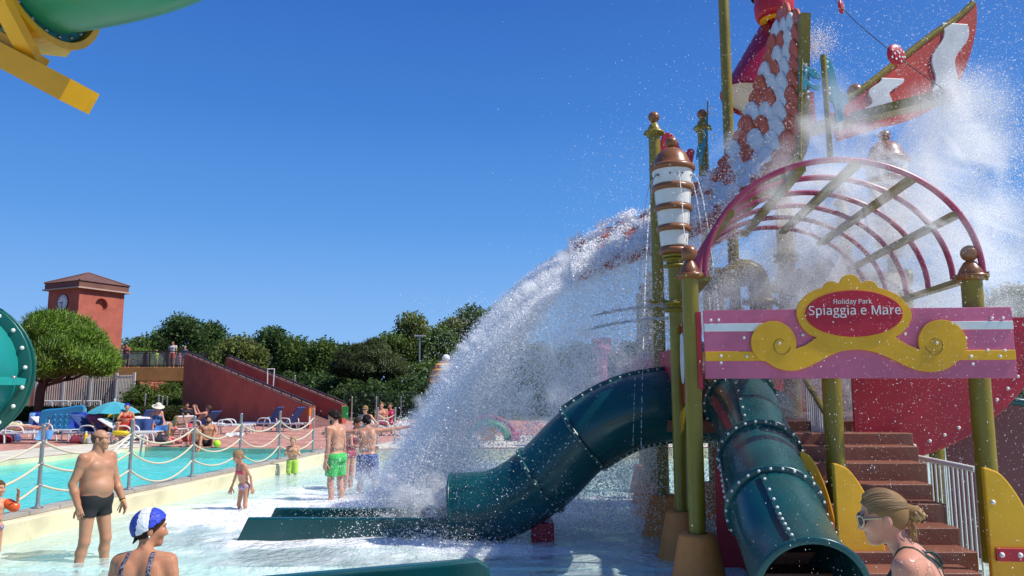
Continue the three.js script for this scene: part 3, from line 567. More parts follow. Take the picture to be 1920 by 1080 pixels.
// ------------------------------------------------------------ lanterns
function lantern(label, x, D, y0, k = 1) {
  const t = thing('lantern', label, 'lantern', [x, y0, -D]); t.scale.setScalar(k);
  const R = [0.165, 0.19, 0.213, 0.236, 0.262], H = 0.262;
  for (let i = 0; i < 4; i++) {
    const y = i * H, b = part('drum', lathe([[0.02, y + 0.045], [R[i], y + 0.045], [R[i] + 0.002, y + 0.06], [R[i + 1] - 0.006, y + H - 0.02], [R[i + 1] - 0.006, y + H], [0.02, y + H]], 32), M.white, t);
    if (i === 3) for (let k2 = 0; k2 < 10; k2++) { const q = k2 / 10 * 6.283; part('hole', ball(0.011, Math.cos(q) * R[4] * 0.975, y + 0.15, Math.sin(q) * R[4] * 0.975, 8, 6), M.black, b); }
  }
  for (let i = 0; i < 5; i++) { const y = i * H + (i ? 0.01 : -0.01), r = R[i]; part('ring', lathe([[r - 0.06, y - 0.045], [r + 0.012, y - 0.042], [r + 0.028, y - 0.02], [r + 0.03, y + 0.01], [r + 0.012, y + 0.035], [r - 0.06, y + 0.042]], 32), M.copper, t); }
  const d = part('dome', lathe([[0.285, 1.06], [0.29, 1.075], [0.27, 1.09], [0.235, 1.1], [0.222, 1.16], [0.18, 1.25], [0.11, 1.31], [0.05, 1.335], [0.045, 1.35]], 32), M.copper, t);
  part('ball', ball(0.078, 0, 1.405, 0, 18, 14), M.copper, d);
  part('neck', lathe([[0.1, -0.1], [0.155, -0.095], [0.15, -0.06], [0.13, -0.055]], 24), M.olive, t);
}
lantern('white lantern with copper rings and dome on the olive post left of the arch', pB[0], pB[1], 3.72, 1.0);
lantern('far lantern fading in the mist at the right of the arch', W(1690, 735, 12.5).x, 12.5, 4.4, 1.28);
// ------------------------------------------------------------ the sign: a long pink board facing the camera
const SL = W(1321, 640, 7.95), SR = W(1902, 640, 7.62);
const SX = SR.clone().sub(SL).setY(0), SLEN = SX.length(), SANG = Math.atan2(-SX.z, SX.x);
{
  const k = SLEN / 1606, y0 = W(1321, 710, 7.95).y;                            // metres per unit of the drawing; foot of the board
  const X = (v) => (v - 272) * k, Y = (v) => (742 - v) * k + y0;               // the drawing runs from (272, 365) to (1878, 742)
  const t = thing('sign_board', 'long pink sign with yellow scrolls and a red oval reading Holiday Park', 'sign', [SL.x, 0, SL.z], SANG);
  const f = (g) => boxUV(fix(g));
  const rect = (x0, x1, yt, yb, z, d, m, label, name = 'panel') => part(name, rbox(X(x1) - X(x0), Y(yt) - Y(yb), d, (X(x0) + X(x1)) / 2, (Y(yt) + Y(yb)) / 2, z - d / 2, Math.min(0.004, d / 3)), m, t, label);
  rect(272, 1878, 365, 742, 0, 0.05, M.pink, 'pink board');
  for (const [a, b] of [[273, 600], [1560, 1877]]) {
    rect(a, b, 440, 484, 0.012, 0.014, M.white, 'white stripe on the sign', 'stripe');
    rect(a, b, 594, 646, 0.012, 0.014, M.yellow, 'yellow stripe on the sign', 'stripe');
  }
  const P = []; const arc = (cx, cy, r, a0, a1, n = 20) => { for (let i = 0; i <= n; i++) { const q = (a0 + (a1 - a0) * i / n) * Math.PI / 180; P.push([cx + r * Math.cos(q), cy - r * Math.sin(q)]); } };
  P.push([755, 583], [800, 566], [835, 545], [868, 521]);
  for (const p of smoothPts([[830, 505], [790, 460], [768, 395], [782, 335], [830, 285], [885, 258], [912, 252]], 26)) P.push(p);
  arc(958, 262, 46, 165, 45, 10); arc(1056, 232, 52, 165, 15, 14); arc(1152, 262, 46, 135, 15, 10);
  for (const p of smoothPts([[1205, 256], [1260, 276], [1315, 312], [1352, 365], [1362, 405], [1345, 455], [1305, 500], [1270, 522]], 26)) P.push(p);
  P.push([1300, 546], [1335, 568], [1387, 591]);
  arc(1510, 553, 120, 198, -58, 34);
  for (const p of smoothPts([[1560, 668], [1520, 692], [1470, 706], [1410, 705], [1350, 690], [1260, 645], [1160, 600], [1065, 587], [975, 600], [880, 645], [800, 684], [740, 699], [690, 696], [640, 680], [590, 645]], 50)) P.push(p);
  arc(638, 549, 118, 235, -18, 34);
  const em = part('emblem', f(extrude(P.map(([x, y]) => [X(x), Y(y)]), 0.03, 0.003)).translate(0, 0, 0.036), M.yellow, t, 'yellow scroll emblem');
  const ov = []; for (let i = 0; i < 64; i++) { const q = i / 64 * 2 * Math.PI; ov.push([X(1063 + 252 * Math.cos(q)), Y(394 + 125 * Math.sin(q))]); }
  const oval = part('oval', extrude(ov, 0.012, 0.002).translate(0, 0, 0.047), M.red, em, 'red oval with white lettering');
  for (const [cx, cy, dir] of [[668, 552, 1], [1480, 555, -1]]) {
    const sp = []; for (let i = 0; i <= 40; i++) { const q = i / 40 * 5.2, r = 50 - i * 0.55; sp.push([X(cx + dir * 8 + dir * r * Math.cos(q + 0.2)), Y(cy + 10 + r * 1.1 * Math.sin(q + 0.2)), 0.037]); }
    part('spiral_line', tube(sp, 0.005, 60, 6), mat([0.30, 0.17, 0.01]), em);
  }
  const font = await new FontLoader().loadAsync('fonts/droid/droid_sans_regular.typeface.json');
  const letters = (text, w, cx, base, m) => {
    const g = new TextGeometry(text, { font, size: 1, depth: 0.05, curveSegments: 6 }); g.computeBoundingBox(); const b = g.boundingBox, s = w / (b.max.x - b.min.x);
    g.translate(-(b.min.x + b.max.x) / 2, 0, 0).scale(s, s, 0.1).translate(X(cx), Y(base), 0.0475);
    part('lettering', g, m, em);
  };
  letters('Holiday Park', X(1158) - X(960), 1060, 341, M.white); letters('Spiaggia e Mare', X(1306) - X(830), 1067, 400, M.white);
  for (const [x, y, z] of [[309, 420, 0], [351, 420, 0], [484, 520, 0], [797, 506, 0], [356, 656, 0], [356, 619, 0.012], [495, 621, 0.012], [667, 553, 0.037], [1479, 556, 0.037], [1329, 506, 0], [1635, 530, 0], [1652, 628, 0.012], [1798, 628, 0.012], [1660, 668, 0], [1775, 424, 0], [1830, 424, 0], [1740, 595, 0], [1825, 597, 0]]) bolt([X(x), Y(y), z + 0.004], t, 0.62);
  // the side board goes back from the left end along the structure
  const sd = thing('side_board', 'red side board running back from the left end of the pink sign', 'board', [SL.x - 0.02, 0, SL.z], SANG + Math.PI / 2);
  const sLen = 2.6, sb = [[0.06, Y(742)], [sLen, Y(742)], [sLen, Y(372)], [0.06, Y(372)]];
  const side = (pts, d, z, m, name, label) => part(name, extrude(pts, d, 0.003).translate(0, 0, z), m, sd, label);
  side([[0.06, Y(790)], [0.5, Y(860)], [1.3, Y(900)], [2.2, Y(860)], [sLen, Y(800)], [sLen, Y(372)], [0.06, Y(372)]], 0.05, 0.0, M.redBoard, 'panel');
  for (const z of [0.014, -0.05]) {
    side([[0.07, Y(484)], [sLen, Y(484)], [sLen, Y(442)], [0.07, Y(442)]], 0.013, z, M.white, 'stripe', 'white stripe'); side([[0.07, Y(646)], [sLen, Y(646)], [sLen, Y(594)], [0.07, Y(594)]], 0.013, z, M.yellow, 'stripe', 'yellow stripe');
  }
  const oc = []; for (let i = 0; i < 40; i++) oc.push([1.3 + 0.2 * Math.cos(i / 40 * 6.283), Y(600) + 0.3 * Math.sin(i / 40 * 6.283)]);
  for (const z of [0.03, -0.066]) side(oc, 0.012, z, M.white, 'oval', 'white oval plate');
  for (const x of [0.2, 0.35, 0.8, 1.7, 2.2, 2.4]) for (const y of [412, 690, 630]) { bolt([x, Y(y), 0.006], sd, 0.62); bolt([x, Y(y), -0.056], sd, 0.62); }
}
// ------------------------------------------------------------ the hooped arch over the stairs
{
  const t = thing('hooped_arch', 'barrel arch of crimson hoops and olive bars above the pink sign', 'arch', [0, 0, 0]);
  const front = W(1565, 300, 7.95), ax = V(0.125, 0, -1).multiplyScalar(0.68), u = V(Math.cos(SANG), 0, -Math.sin(SANG)), c0 = front.clone().setY(3.16), w = 1.39, h = front.y - 3.16;
  const on = (i, q) => c0.clone().addScaledVector(ax, i).addScaledVector(u, w * Math.cos(q)).add(V(0, h * Math.sin(q), 0));
  for (let i = 0; i < 6; i++) { const pts = []; for (let k = 0; k <= 24; k++) pts.push(on(i, Math.PI * k / 24)); part('hoop', tube(pts, 0.032, 64, 10), M.hoop, t); }
  for (const q of [0.02, 0.56, 1.0, 1.42, 1.83, 2.5, Math.PI - 0.02]) part('bar', bar(on(-0.02, q).addScaledVector(V(0, -1, 0), 0.045), on(5.15, q).addScaledVector(V(0, -1, 0), 0.045), 0.11, 0.055), M.olive, t);
}
// ------------------------------------------------------------ platform, round red panel, stairs, railing, yellow side panels
{
  const t = thing('platform', 'hazy raised platform with a low red parapet behind the stairs', 'platform', [0, 0, 0]);
  part('floor', box(4.4, 0.14, 4.4, 4.2, 1.52, -11.9), M.stepRed, t);
  part('parapet', box(4.2, 0.9, 0.05, 4.2, 2.05, -14.1), M.redBoard, t);
  part('parapet', box(0.05, 0.9, 4.2, 2.1, 2.05, -11.9), M.redBoard, t);
  const D = 9.35, c = W(1588, 484, D), R = 382 * D / FOCAL, hull = thing('round_panel', 'large red panel with a rounded lower edge behind the pink sign', 'panel', [c.x, c.y, c.z], SANG);
  const pts = [], a0 = -Math.PI * 0.0987, a1 = -Math.PI * 0.5; for (let i = 0; i <= 40; i++) { const q = a0 + (a1 - a0) * i / 40; pts.push([R * Math.cos(q), R * Math.sin(q)]); }
  const yb = pts[pts.length - 1][1];
  pts.push([-0.02, yb], [-0.02, pts[0][1]]);
  part('panel', extrude(pts, 0.05, 0.004), M.redBoard, hull);
  const edge = []; for (let i = 0; i <= 40; i++) { const q = a0 + (a1 - a0) * i / 40; edge.push([R * Math.cos(q), R * Math.sin(q), -0.025]); }
  part('rim', tube(edge, 0.02, 50, 8), M.red, hull);
  for (let i = 0; i < 16; i++) { const q = a0 + (a1 - a0) * (i + 0.5) / 16; bolt([(R - 0.12) * Math.cos(q), (R - 0.12) * Math.sin(q), 0.005], hull, 0.8); }
  const left = thing('lower_panel', 'dark red panel between the nearest post and the steep tube slide', 'panel', [0, 0, 0]);
  part('panel', bar(W(1335, 735, 9.0).setY(0.55), W(1400, 735, 8.9).setY(0.55), 0.05, 1.5), M.redBoard, left);
}
{
  const t = thing('staircase', 'red brown steps climbing into the play structure behind the blonde woman', 'stairs', [0, 0, 0]);
  const rows = [[1075, 6.85, 1842], [1035, 7.2, 1834], [990, 7.52, 1800], [945, 7.84, 1775], [908, 8.15, 1749], [868, 8.46, 1738], [837, 8.77, 1722], [812, 9.08, 1712]];
  rows.forEach(([py, D, px], i) => {
    const r = W(px, py, D), l = W(1500, py, D), y = r.y, next = rows[i + 1]?.[1] ?? D + 0.4;
    part('step', rbox(r.x - l.x + 0.3, 0.3, next - D + 0.06, (r.x + l.x) / 2 - 0.15, y - 0.15, -(D + next) / 2 - 0.03, 0.012), M.stepRed, t);
    part('riser', box(r.x - l.x + 0.26, Math.max(0.05, y - 0.27 + 0.3), 0.05, (r.x + l.x) / 2 - 0.15, (y - 0.27 - 0.3) / 2, -D - 0.06), M.stepRed, t);
  });
}
{
  const a = W(1722, 858, 9.1), b = W(1829, 880, 8.15), t = thing('railing', 'white metal railing beside the stairs', 'railing', [0, 0, 0]);
  part('handrail', rod(a, b, 0.03, 0.03, 10), M.white, t); const n = 13;
  for (let i = 0; i <= n; i++) { const p = a.clone().lerp(b, i / n); part('baluster', rod([p.x, 0.1, p.z], [p.x, p.y, p.z], 0.012, 0.012, 6), M.white, t); }
  part('bottom_rail', rod(a.clone().setY(0.14), b.clone().setY(0.14), 0.022, 0.022, 8), M.white, t);
  const a2 = W(1500, 735, 9.4), t2 = thing('railing', 'hazy handrail with thin bars left of the bright olive post', 'railing', [0, 0, 0]);
  const p0 = W(1510, 712, 9.9), p1 = W(1548, 775, 9.0); part('handrail', rod(p0, p1, 0.035, 0.035, 10), M.olive, t2);
  for (let i = 0; i < 9; i++) { const p = p0.clone().lerp(p1, i / 9); part('baluster', rod([p.x, 0.9, p.z], p, 0.011, 0.011, 6), M.white, t2); }
  // yellow boards with rounded tops beside the stairs
  const yellowBoard = (name, label, px, top, D, w, turn, stripe, flip) => {
    const p = W(px, top, D), q = thing('yellow_board', label, 'panel', [p.x, 0, p.z], turn), h = p.y, s = flip ? -1 : 1;
    const pts = smoothPts([[0, h], [0.16 * s * w, h - 0.05], [0.42 * s * w, h - 0.3], [0.62 * s * w, h - 0.7], [0.74 * s * w, h - 1.2]], 24).concat([[0.78 * s * w, -0.2], [-0.02 * s, -0.2], [-0.02 * s, h]]);
    part('panel', extrude(flip ? pts.reverse() : pts, 0.06, 0.012), M.yellowBoard, q);
    if (stripe) { part('stripe', rbox(0.7 * w, 0.11, 0.02, 0.36 * w * s, h - 0.72, 0.012, 0.004).rotateZ(0), M.red, q, 'red stripe with white bolts'); for (let i = 0; i < 3; i++) bolt([(0.08 + 0.24 * i) * w * s, h - 0.72, 0.024], q, 0.9); bolt([0.02 * s, h - 0.28, 0.005], q, 0.8); }
    return q;
  };
  yellowBoard('yellow_board', 'yellow board with a rounded top and red stripe at the right edge', 1852, 880, 6.95, 0.62, -0.1, true);
  yellowBoard('yellow_board', 'shaded yellow board with a rounded top right behind the blonde woman', 1570, 872, 7.25, 0.62, 0.05, false);
  yellowBoard('yellow_board', 'narrow yellow board between the steep tube slide and the steps', 1506, 850, 7.9, 0.42, -0.3, false);
  const pk = thing('corner_block', 'dull pink rounded block at the foot of the right yellow board', 'block', [W(1850, 735, 6.5).x, 0, -6.5]);
  part('block', new THREE.SphereGeometry(0.26, 20, 14, 0, 6.283, 0, 1.571).scale(1, 1.5, 1).translate(0, -0.02, 0), M.pink, pk); part('base', new THREE.CylinderGeometry(0.26, 0.28, 0.3, 20).translate(0, -0.17, 0), M.pink, pk);
  const br = thing('curved_wall', 'brown red curved slide wall at the right edge behind the olive post', 'wall', [0, 0, 0]);
  const q0 = W(1785, 880, 9.6), pts = [[1770, 800], [1830, 775], [1900, 752], [1990, 790], [2060, 860]].map(([x, y], i) => W(x, y, 9.6 - i * 0.1));
  const sh = new THREE.BufferGeometry(), vv = []; const cr = new THREE.CatmullRomCurve3(pts).getPoints(30);
  for (let i = 0; i < 30; i++) { const a1 = cr[i], b1 = cr[i + 1], a0 = a1.clone().setY(-0.2), b0 = b1.clone().setY(-0.2); vv.push(a0, b0, b1, a0, b1, a1); }
  sh.setFromPoints(vv); sh.computeVertexNormals(); part('wall', sh, mat([0.22, 0.06, 0.06], { rough: 0.5, map: T.worn }), br);
  part('rim', tube(cr, 0.05, 40, 8), M.teal, br);
}
// ------------------------------------------------------------ tube slides
function frame(curve, t) { const p = curve.getPoint(t), d = curve.getTangent(t), s = d.clone().cross(UP).normalize(), n = s.clone().cross(d).normalize(); return { p, d, s, n }; }
function shell(curve, r, t0 = 0, t1 = 1, n = 60, q0 = 0, q1 = 2 * Math.PI, seg = 40, rim = 0.012) {   // a thick shell swept along the curve; angle 0 is the side, a quarter turn is the top
  const out = []; const radii = [r, r - rim];
  const P = (i, k, rad) => { const f = frame(curve, t0 + (t1 - t0) * i / n), q = q0 + (q1 - q0) * k / seg; return f.p.clone().addScaledVector(f.s, rad * Math.cos(q)).addScaledVector(f.n, rad * Math.sin(q)); };
  const pos = [], nor = [], uv = [], idx = [];
  radii.forEach((rad, w) => { const base = pos.length / 3; for (let i = 0; i <= n; i++) for (let k = 0; k <= seg; k++) { const f = frame(curve, t0 + (t1 - t0) * i / n), q = q0 + (q1 - q0) * k / seg, d = f.s.clone().multiplyScalar(Math.cos(q)).addScaledVector(f.n, Math.sin(q)), p = f.p.clone().addScaledVector(d, rad); pos.push(p.x, p.y, p.z); d.multiplyScalar(w ? -1 : 1); nor.push(d.x, d.y, d.z); uv.push(i / n * 4, k / seg * 3); if (i < n && k < seg) { const a = base + i * (seg + 1) + k, b = a + seg + 1; w ? idx.push(a, b + 1, b, a, a + 1, b + 1) : idx.push(a, b, b + 1, a, b + 1, a + 1); } } });
  const g = new THREE.BufferGeometry(); g.setAttribute('position', new THREE.Float32BufferAttribute(pos, 3)); g.setAttribute('normal', new THREE.Float32BufferAttribute(nor, 3)); g.setAttribute('uv', new THREE.Float32BufferAttribute(uv, 2)); g.setIndex(idx);
  return g;
}
function flange(curve, t, r, w = 0.05, th = 0.05, seg = 44) {   // a raised ring round the tube
  const f = frame(curve, t), m = new THREE.Matrix4().makeBasis(f.s, f.n, f.d.clone().negate()).setPosition(f.p), out = lathe([[r - 0.01, -th / 2], [r + w, -th / 2], [r + w + 0.006, 0], [r + w, th / 2], [r - 0.01, th / 2], [r - 0.01, -th / 2]], seg).rotateX(Math.PI / 2);
  return { g: out.applyMatrix4(m), at: (q, rad) => V(rad * Math.cos(q), rad * Math.sin(q), 0).applyMatrix4(m), d: f.d };
}
function seam(curve, t0, t1, r, q, h = 0.045, w = 0.045, n = 24) {
  const pts = []; for (let i = 0; i <= n; i++) { const f = frame(curve, t0 + (t1 - t0) * i / n); pts.push({ f, c: f.p.clone().addScaledVector(f.s, (r + h / 2 - 0.01) * Math.cos(q)).addScaledVector(f.n, (r + h / 2 - 0.01) * Math.sin(q)) }); }
  const list = []; for (let i = 0; i < n; i++) list.push(bar(pts[i].c, pts[i + 1].c.clone().addScaledVector(pts[i].f.d, 0.004), w, h + (i % 2) * 0.001, pts[i].f.s.clone().multiplyScalar(Math.cos(q)).addScaledVector(pts[i].f.n, Math.sin(q))));
  return list;
}
const crv = (pts) => new THREE.CatmullRomCurve3(pts.map(A), false, 'centripetal');
function nearest(curve, p) { let b = 0, bd = 1e9; for (let i = 0; i <= 300; i++) { const d = curve.getPoint(i / 300).distanceTo(p); if (d < bd) { bd = d; b = i / 300; } } return b; }
{ // the slide that arches over to the left
  const pts = [W(1440, 790, 11.3), W(1350, 762, 10.75), W(1254, 760, 10.55), W(1173, 777, 10.55), W(1093, 823, 10.65), W(1013, 900, 10.75), W(935, 945, 10.85), W(852, 954, 10.9)];
  const c = crv(pts), r = 0.475, t = thing('tube_slide', 'dark teal tube slide arching down to the left into an open flume', 'water slide', [0, 0, 0]);
  mesh('tube', shell(c, r, 0, 1, 90), M.teal, t);
  const joints = [nearest(c, pts[4]), nearest(c, pts[5]), nearest(c, pts[2]) - 0.03];
  joints.forEach((j, k) => { const f = flange(c, j, r, 0.035, 0.06), g = part('flange', f.g, M.teal, t); for (let i = 0; i < 26; i++) { const q = i / 26 * 6.283; bolt(f.at(q, r + 0.04), g, 0.45); } });
  const top = seam(c, 0.12, joints[0], r, Math.PI / 2 - 0.1, 0.06, 0.05, 26), bottom = seam(c, 0.12, joints[0], r, -Math.PI / 2 + 0.15, 0.05, 0.05, 26);
  for (const [s, q] of [[top, Math.PI / 2 - 0.1], [bottom, -Math.PI / 2 + 0.15]]) { const g = part('seam', s, M.teal, t); for (let i = 0; i < 18; i++) { const f = frame(c, 0.13 + (joints[0] - 0.14) * i / 17); bolt(f.p.clone().addScaledVector(f.s, -Math.sign(1) * 0.03).addScaledVector(f.s, (r + 0.02) * Math.cos(q)).addScaledVector(f.n, (r + 0.02) * Math.sin(q)).add(V(0, 0, 0.03)), g, 0.55); } }
  for (let i = 0; i < 14; i++) { const f = frame(c, joints[0] + 0.03 + 0.018 * i); bolt(f.p.clone().addScaledVector(f.s, -r * 0.96).addScaledVector(f.n, r * 0.2), t, 0.5); }
  part('mouth_rim', tube(Array.from({ length: 40 }, (_, i) => { const f = frame(c, 1); return f.p.clone().addScaledVector(f.s, r * Math.cos(i / 40 * 6.283)).addScaledVector(f.n, r * Math.sin(i / 40 * 6.283)); }), 0.02, 60, 8, true), M.teal, t);
  const fb = W(1030, 980, 10.55); part('support', rbox(0.30, 0.42, 0.5, fb.x - 0.08, 0.0, fb.z - 0.38, 0.02), M.red, t, 'red support foot');
  // open flume: two low walls and a bed with rolled tops
  const flumeOf = (t, x0, x1, z0, z1, h, wallT, m, ends) => {
    const prof = (s) => smoothPts([[0, -0.32], [0.005 * s, h * 0.5], [0.03 * s, h - 0.02], [0.075 * s, h + 0.012], [0.12 * s, h - 0.025], [0.125 * s, h * 0.5], [0.125 * s, -0.32]], 26);
    for (const [z, s, name] of [[z0, 1, 'flume_wall'], [z1, -1, 'flume_wall']]) {
      const L = Math.abs(x1[0] - x0), cut = ends;
      const sh = new THREE.Shape([[0, -0.32], [L, -0.32], [L, h], [cut, h], [0.05, 0.02], [0, -0.06]].map((p) => new THREE.Vector2(...p)));
      const g = new THREE.ExtrudeGeometry(sh, { depth: 0.06, bevelEnabled: true, bevelSize: 0.025, bevelThickness: 0.03, bevelSegments: 5 });
      g.translate(s > 0 ? x1[0] : x1[1], 0, z + (s > 0 ? 0 : -0.06)); part(name, g, m, t);
    }
    part('flume_bed', box(Math.abs(x1[0] - x0) - 0.3, 0.05, Math.abs(z0 - z1) - 0.1, (x0 + x1[0]) / 2 + 0.15, -0.02, (z0 + z1) / 2), m, t);
  };
  flumeOf(t, -0.62, [-3.66, -3.56], -10.68, -11.48, 0.265, 0.1, M.teal, 0.16);
  part('joint_line', box(0.012, 0.24, 0.02, -3.3, 0.12, -10.646), M.tealPale, t); part('joint_line', box(0.012, 0.24, 0.02, -1.55, 0.12, -10.646), M.tealPale, t);
  part('keel', rbox(1.7, 0.1, 0.3, -2.4, -0.17, -10.4, 0.02), M.red, t, 'red strip under the flume seen through the water');
  const fl = thing('open_flume', 'dark teal end of an open flume at the bottom edge of the picture', 'water slide', [0, 0, 0]);
  const a = W(918, 1046, 7.3), b = W(380, 1092, 6.55), dir = b.clone().sub(a).setY(0), LL = dir.length(), an = Math.atan2(-dir.z, dir.x);
  for (const off of [0, -0.85]) {
    const sh = new THREE.Shape([[0, -0.5], [LL + 1.5, -0.5], [LL + 1.5, a.y - 0.06], [0.14, a.y], [0.06, a.y - 0.05], [-0.02, 0.0]].map((p) => new THREE.Vector2(...p)));
    const g = new THREE.ExtrudeGeometry(sh, { depth: 0.08, bevelEnabled: true, bevelSize: 0.03, bevelThickness: 0.03, bevelSegments: 5 }).translate(0, -0.02, -0.08 + off).rotateY(an).translate(a.x, 0, a.z);
    part('flume_wall', g, M.teal, fl);
  }
  part('flume_bed', box(LL + 1.2, 0.05, 0.8, (LL + 1.2) / 2, -0.05, -0.4).rotateY(an).translate(a.x, 0, a.z), M.teal, fl);
}
{ // the steep slide that ends near the camera
  const pts = [W(1300, 690, 11.4), W(1345, 705, 10.5), W(1392, 762, 9.5), W(1424, 858, 8.45), W(1452, 955, 7.4), W(1490, 1048, 6.75), W(1525, 1112, 6.2)];
  const c = crv(pts), r = 0.405, t = thing('tube_slide', 'dark teal tube slide with bolted rings ending in a round black mouth', 'water slide', [0, 0, 0]);
  mesh('tube', shell(c, r, 0, 1, 90), M.teal, t);
  const j = [nearest(c, pts[3]), nearest(c, pts[4]), nearest(c, pts[2]) - 0.02];
  j.forEach((k) => { const f = flange(c, k, r, 0.045, 0.07), g = part('flange', f.g, M.teal, t); for (let i = 0; i < 26; i++) { const q = i / 26 * 6.283; bolt(f.at(q, r + 0.035).addScaledVector(f.d, 0.04), g, 0.56); } });
  const run = (t0, t1, q, n) => { const g = part('seam', seam(c, t0, t1, r, q, 0.034, 0.055, 22), M.teal, t); for (let i = 0; i < n; i++) { const f = frame(c, t0 + (t1 - t0) * (i + 0.5) / n); bolt(f.p.clone().addScaledVector(f.s, (r + 0.028) * Math.cos(q)).addScaledVector(f.n, (r + 0.028) * Math.sin(q)), g, 0.56); } };
  run(0.1, j[0] - 0.012, 1.25, 14); run(j[1] + 0.015, 0.985, 1.25, 9); run(j[0] + 0.015, j[1] - 0.012, Math.PI - 0.15, 9); run(j[1] + 0.015, 0.86, Math.PI - 0.1, 6); run(j[0] + 0.015, j[1] - 0.012, 0.1, 8);
  const f = flange(c, 0.995, r, 0.035, 0.05); part('mouth_rim', f.g, M.teal, t);
}
// ------------------------------------------------------------ left: overhead slide with its yellow cradle, and the tube beside the camera
{
  const c = crv([W(-330, 20, 5.4), W(-60, -60, 5.05), W(90, -78, 4.9), W(300, -125, 5.0), W(560, -270, 5.4)]), r = 0.49, t = thing('overhead_slide', 'green underside of a slide hanging over the top left corner', 'water slide', [0, 0, 0]);
  mesh('tube', shell(c, r, 0, 1, 60), M.green, t);
  const k = nearest(c, W(78, -78, 4.9)); for (const d of [0, -0.012]) { const f = flange(c, k + d, r, 0.05, 0.035); const g = part('flange', f.g, M.tealRim, t); if (!d) for (let i = 0; i < 24; i++) bolt(f.at(i / 24 * 6.283, r + 0.028).addScaledVector(f.d, 0.02), g, 0.6, M.steel); }
  const s = thing('slide_support', 'yellow steel beam with a curved cradle under the overhead slide', 'beam', [0, 0, 0]);
  const e = W(150, 182, 4.75), b0 = W(-120, 40, 4.95); part('beam', bar(b0, e, 0.26, 0.15), M.yellow, s);
  const mid = e.clone().lerp(b0, 0.30), far = e.clone().lerp(b0, 0.62);
  const slot = (u0, u1) => { const a = e.clone().lerp(b0, u0).add(V(0, -0.076, 0.06)), b = e.clone().lerp(b0, u1).add(V(0, -0.076, 0.06)); part('slot', bar(a, b, 0.012, 0.006), M.dark, s); };
  slot(0.14, 0.30); slot(0.36, 0.46); slot(0.5, 0.6);
  const f = frame(c, k - 0.006), arc = []; for (let i = 0; i <= 22; i++) { const q = -Math.PI / 2 + (i / 22 - 0.5) * 2.3; arc.push(f.p.clone().addScaledVector(f.s, (r + 0.085) * Math.cos(q)).addScaledVector(f.n, (r + 0.085) * Math.sin(q))); }
  const list = []; for (let i = 0; i < 22; i++) list.push(bar(arc[i], arc[i + 1], 0.14, 0.05, f.p.clone().sub(arc[i]))); part('cradle', list, M.yellow, s);
  part('arm', bar(mid.clone().add(V(0, 0.05, 0)), arc[19].clone().add(V(0, -0.02, 0)), 0.12, 0.06), M.yellow, s);
  part('arm', bar(far.clone().add(V(0, 0.05, 0)), arc[6].clone().add(V(0, -0.02, 0)), 0.12, 0.06), M.yellow, s);
  part('gusset', bar(mid.clone().add(V(0, 0.07, 0)), far.clone().add(V(0, 0.1, 0)), 0.16, 0.12), M.yellow, s);
  part('pillar', rod(b0.clone().add(V(-0.6, 0.0, 0)).setY(-0.3), b0.clone().add(V(-0.6, 0.2, 0)), 0.13, 0.13, 20), M.yellow, s); part('beam', bar(b0.clone().add(V(-0.7, -0.05, 0)), b0, 0.24, 0.14), M.yellow, s);
}
{
  const cc = W(-82, 697, 5.6), c = crv([cc.clone().add(V(-2.6, 0.1, -1.6)), cc.clone().add(V(-1.0, 0.05, -0.9)), cc, cc.clone().add(V(-0.10, -0.02, 0.55)), cc.clone().add(V(-0.6, -0.1, 1.3)), cc.clone().add(V(-1.6, -0.2, 1.8))]);
  const r = 0.455, t = thing('tube_slide', 'large teal tube with a bolted flange cut by the left edge of the picture', 'water slide', [0, 0, 0]);
  mesh('tube', shell(c, r, 0, 1, 70), M.tealLight, t);
  const k = nearest(c, cc.clone().add(V(-0.01, 0, 0.05)));
  for (const d of [0, 0.012]) { const f = flange(c, k + d, r, 0.075, 0.035); const g = part('flange', f.g, M.tealRim, t); if (d) for (let i = 0; i < 22; i++) bolt(f.at(i / 22 * 6.283 + 0.22, r + 0.045).addScaledVector(f.d, 0.02), g, 0.6, M.bolt); }
  for (const q of [-0.13, Math.PI + 0.13]) { const g = part('seam', seam(c, k + 0.02, 0.97, r, q, 0.085, 0.045, 22), M.tealPale, t); for (let i = 0; i < 10; i++) { const f = frame(c, k + 0.04 + i * 0.03); bolt(f.p.clone().addScaledVector(f.s, (r + 0.06) * Math.cos(q)).addScaledVector(f.n, (r + 0.06) * Math.sin(q)).add(V(0, 0.025, 0)), g, 0.7, M.steel); } }
}
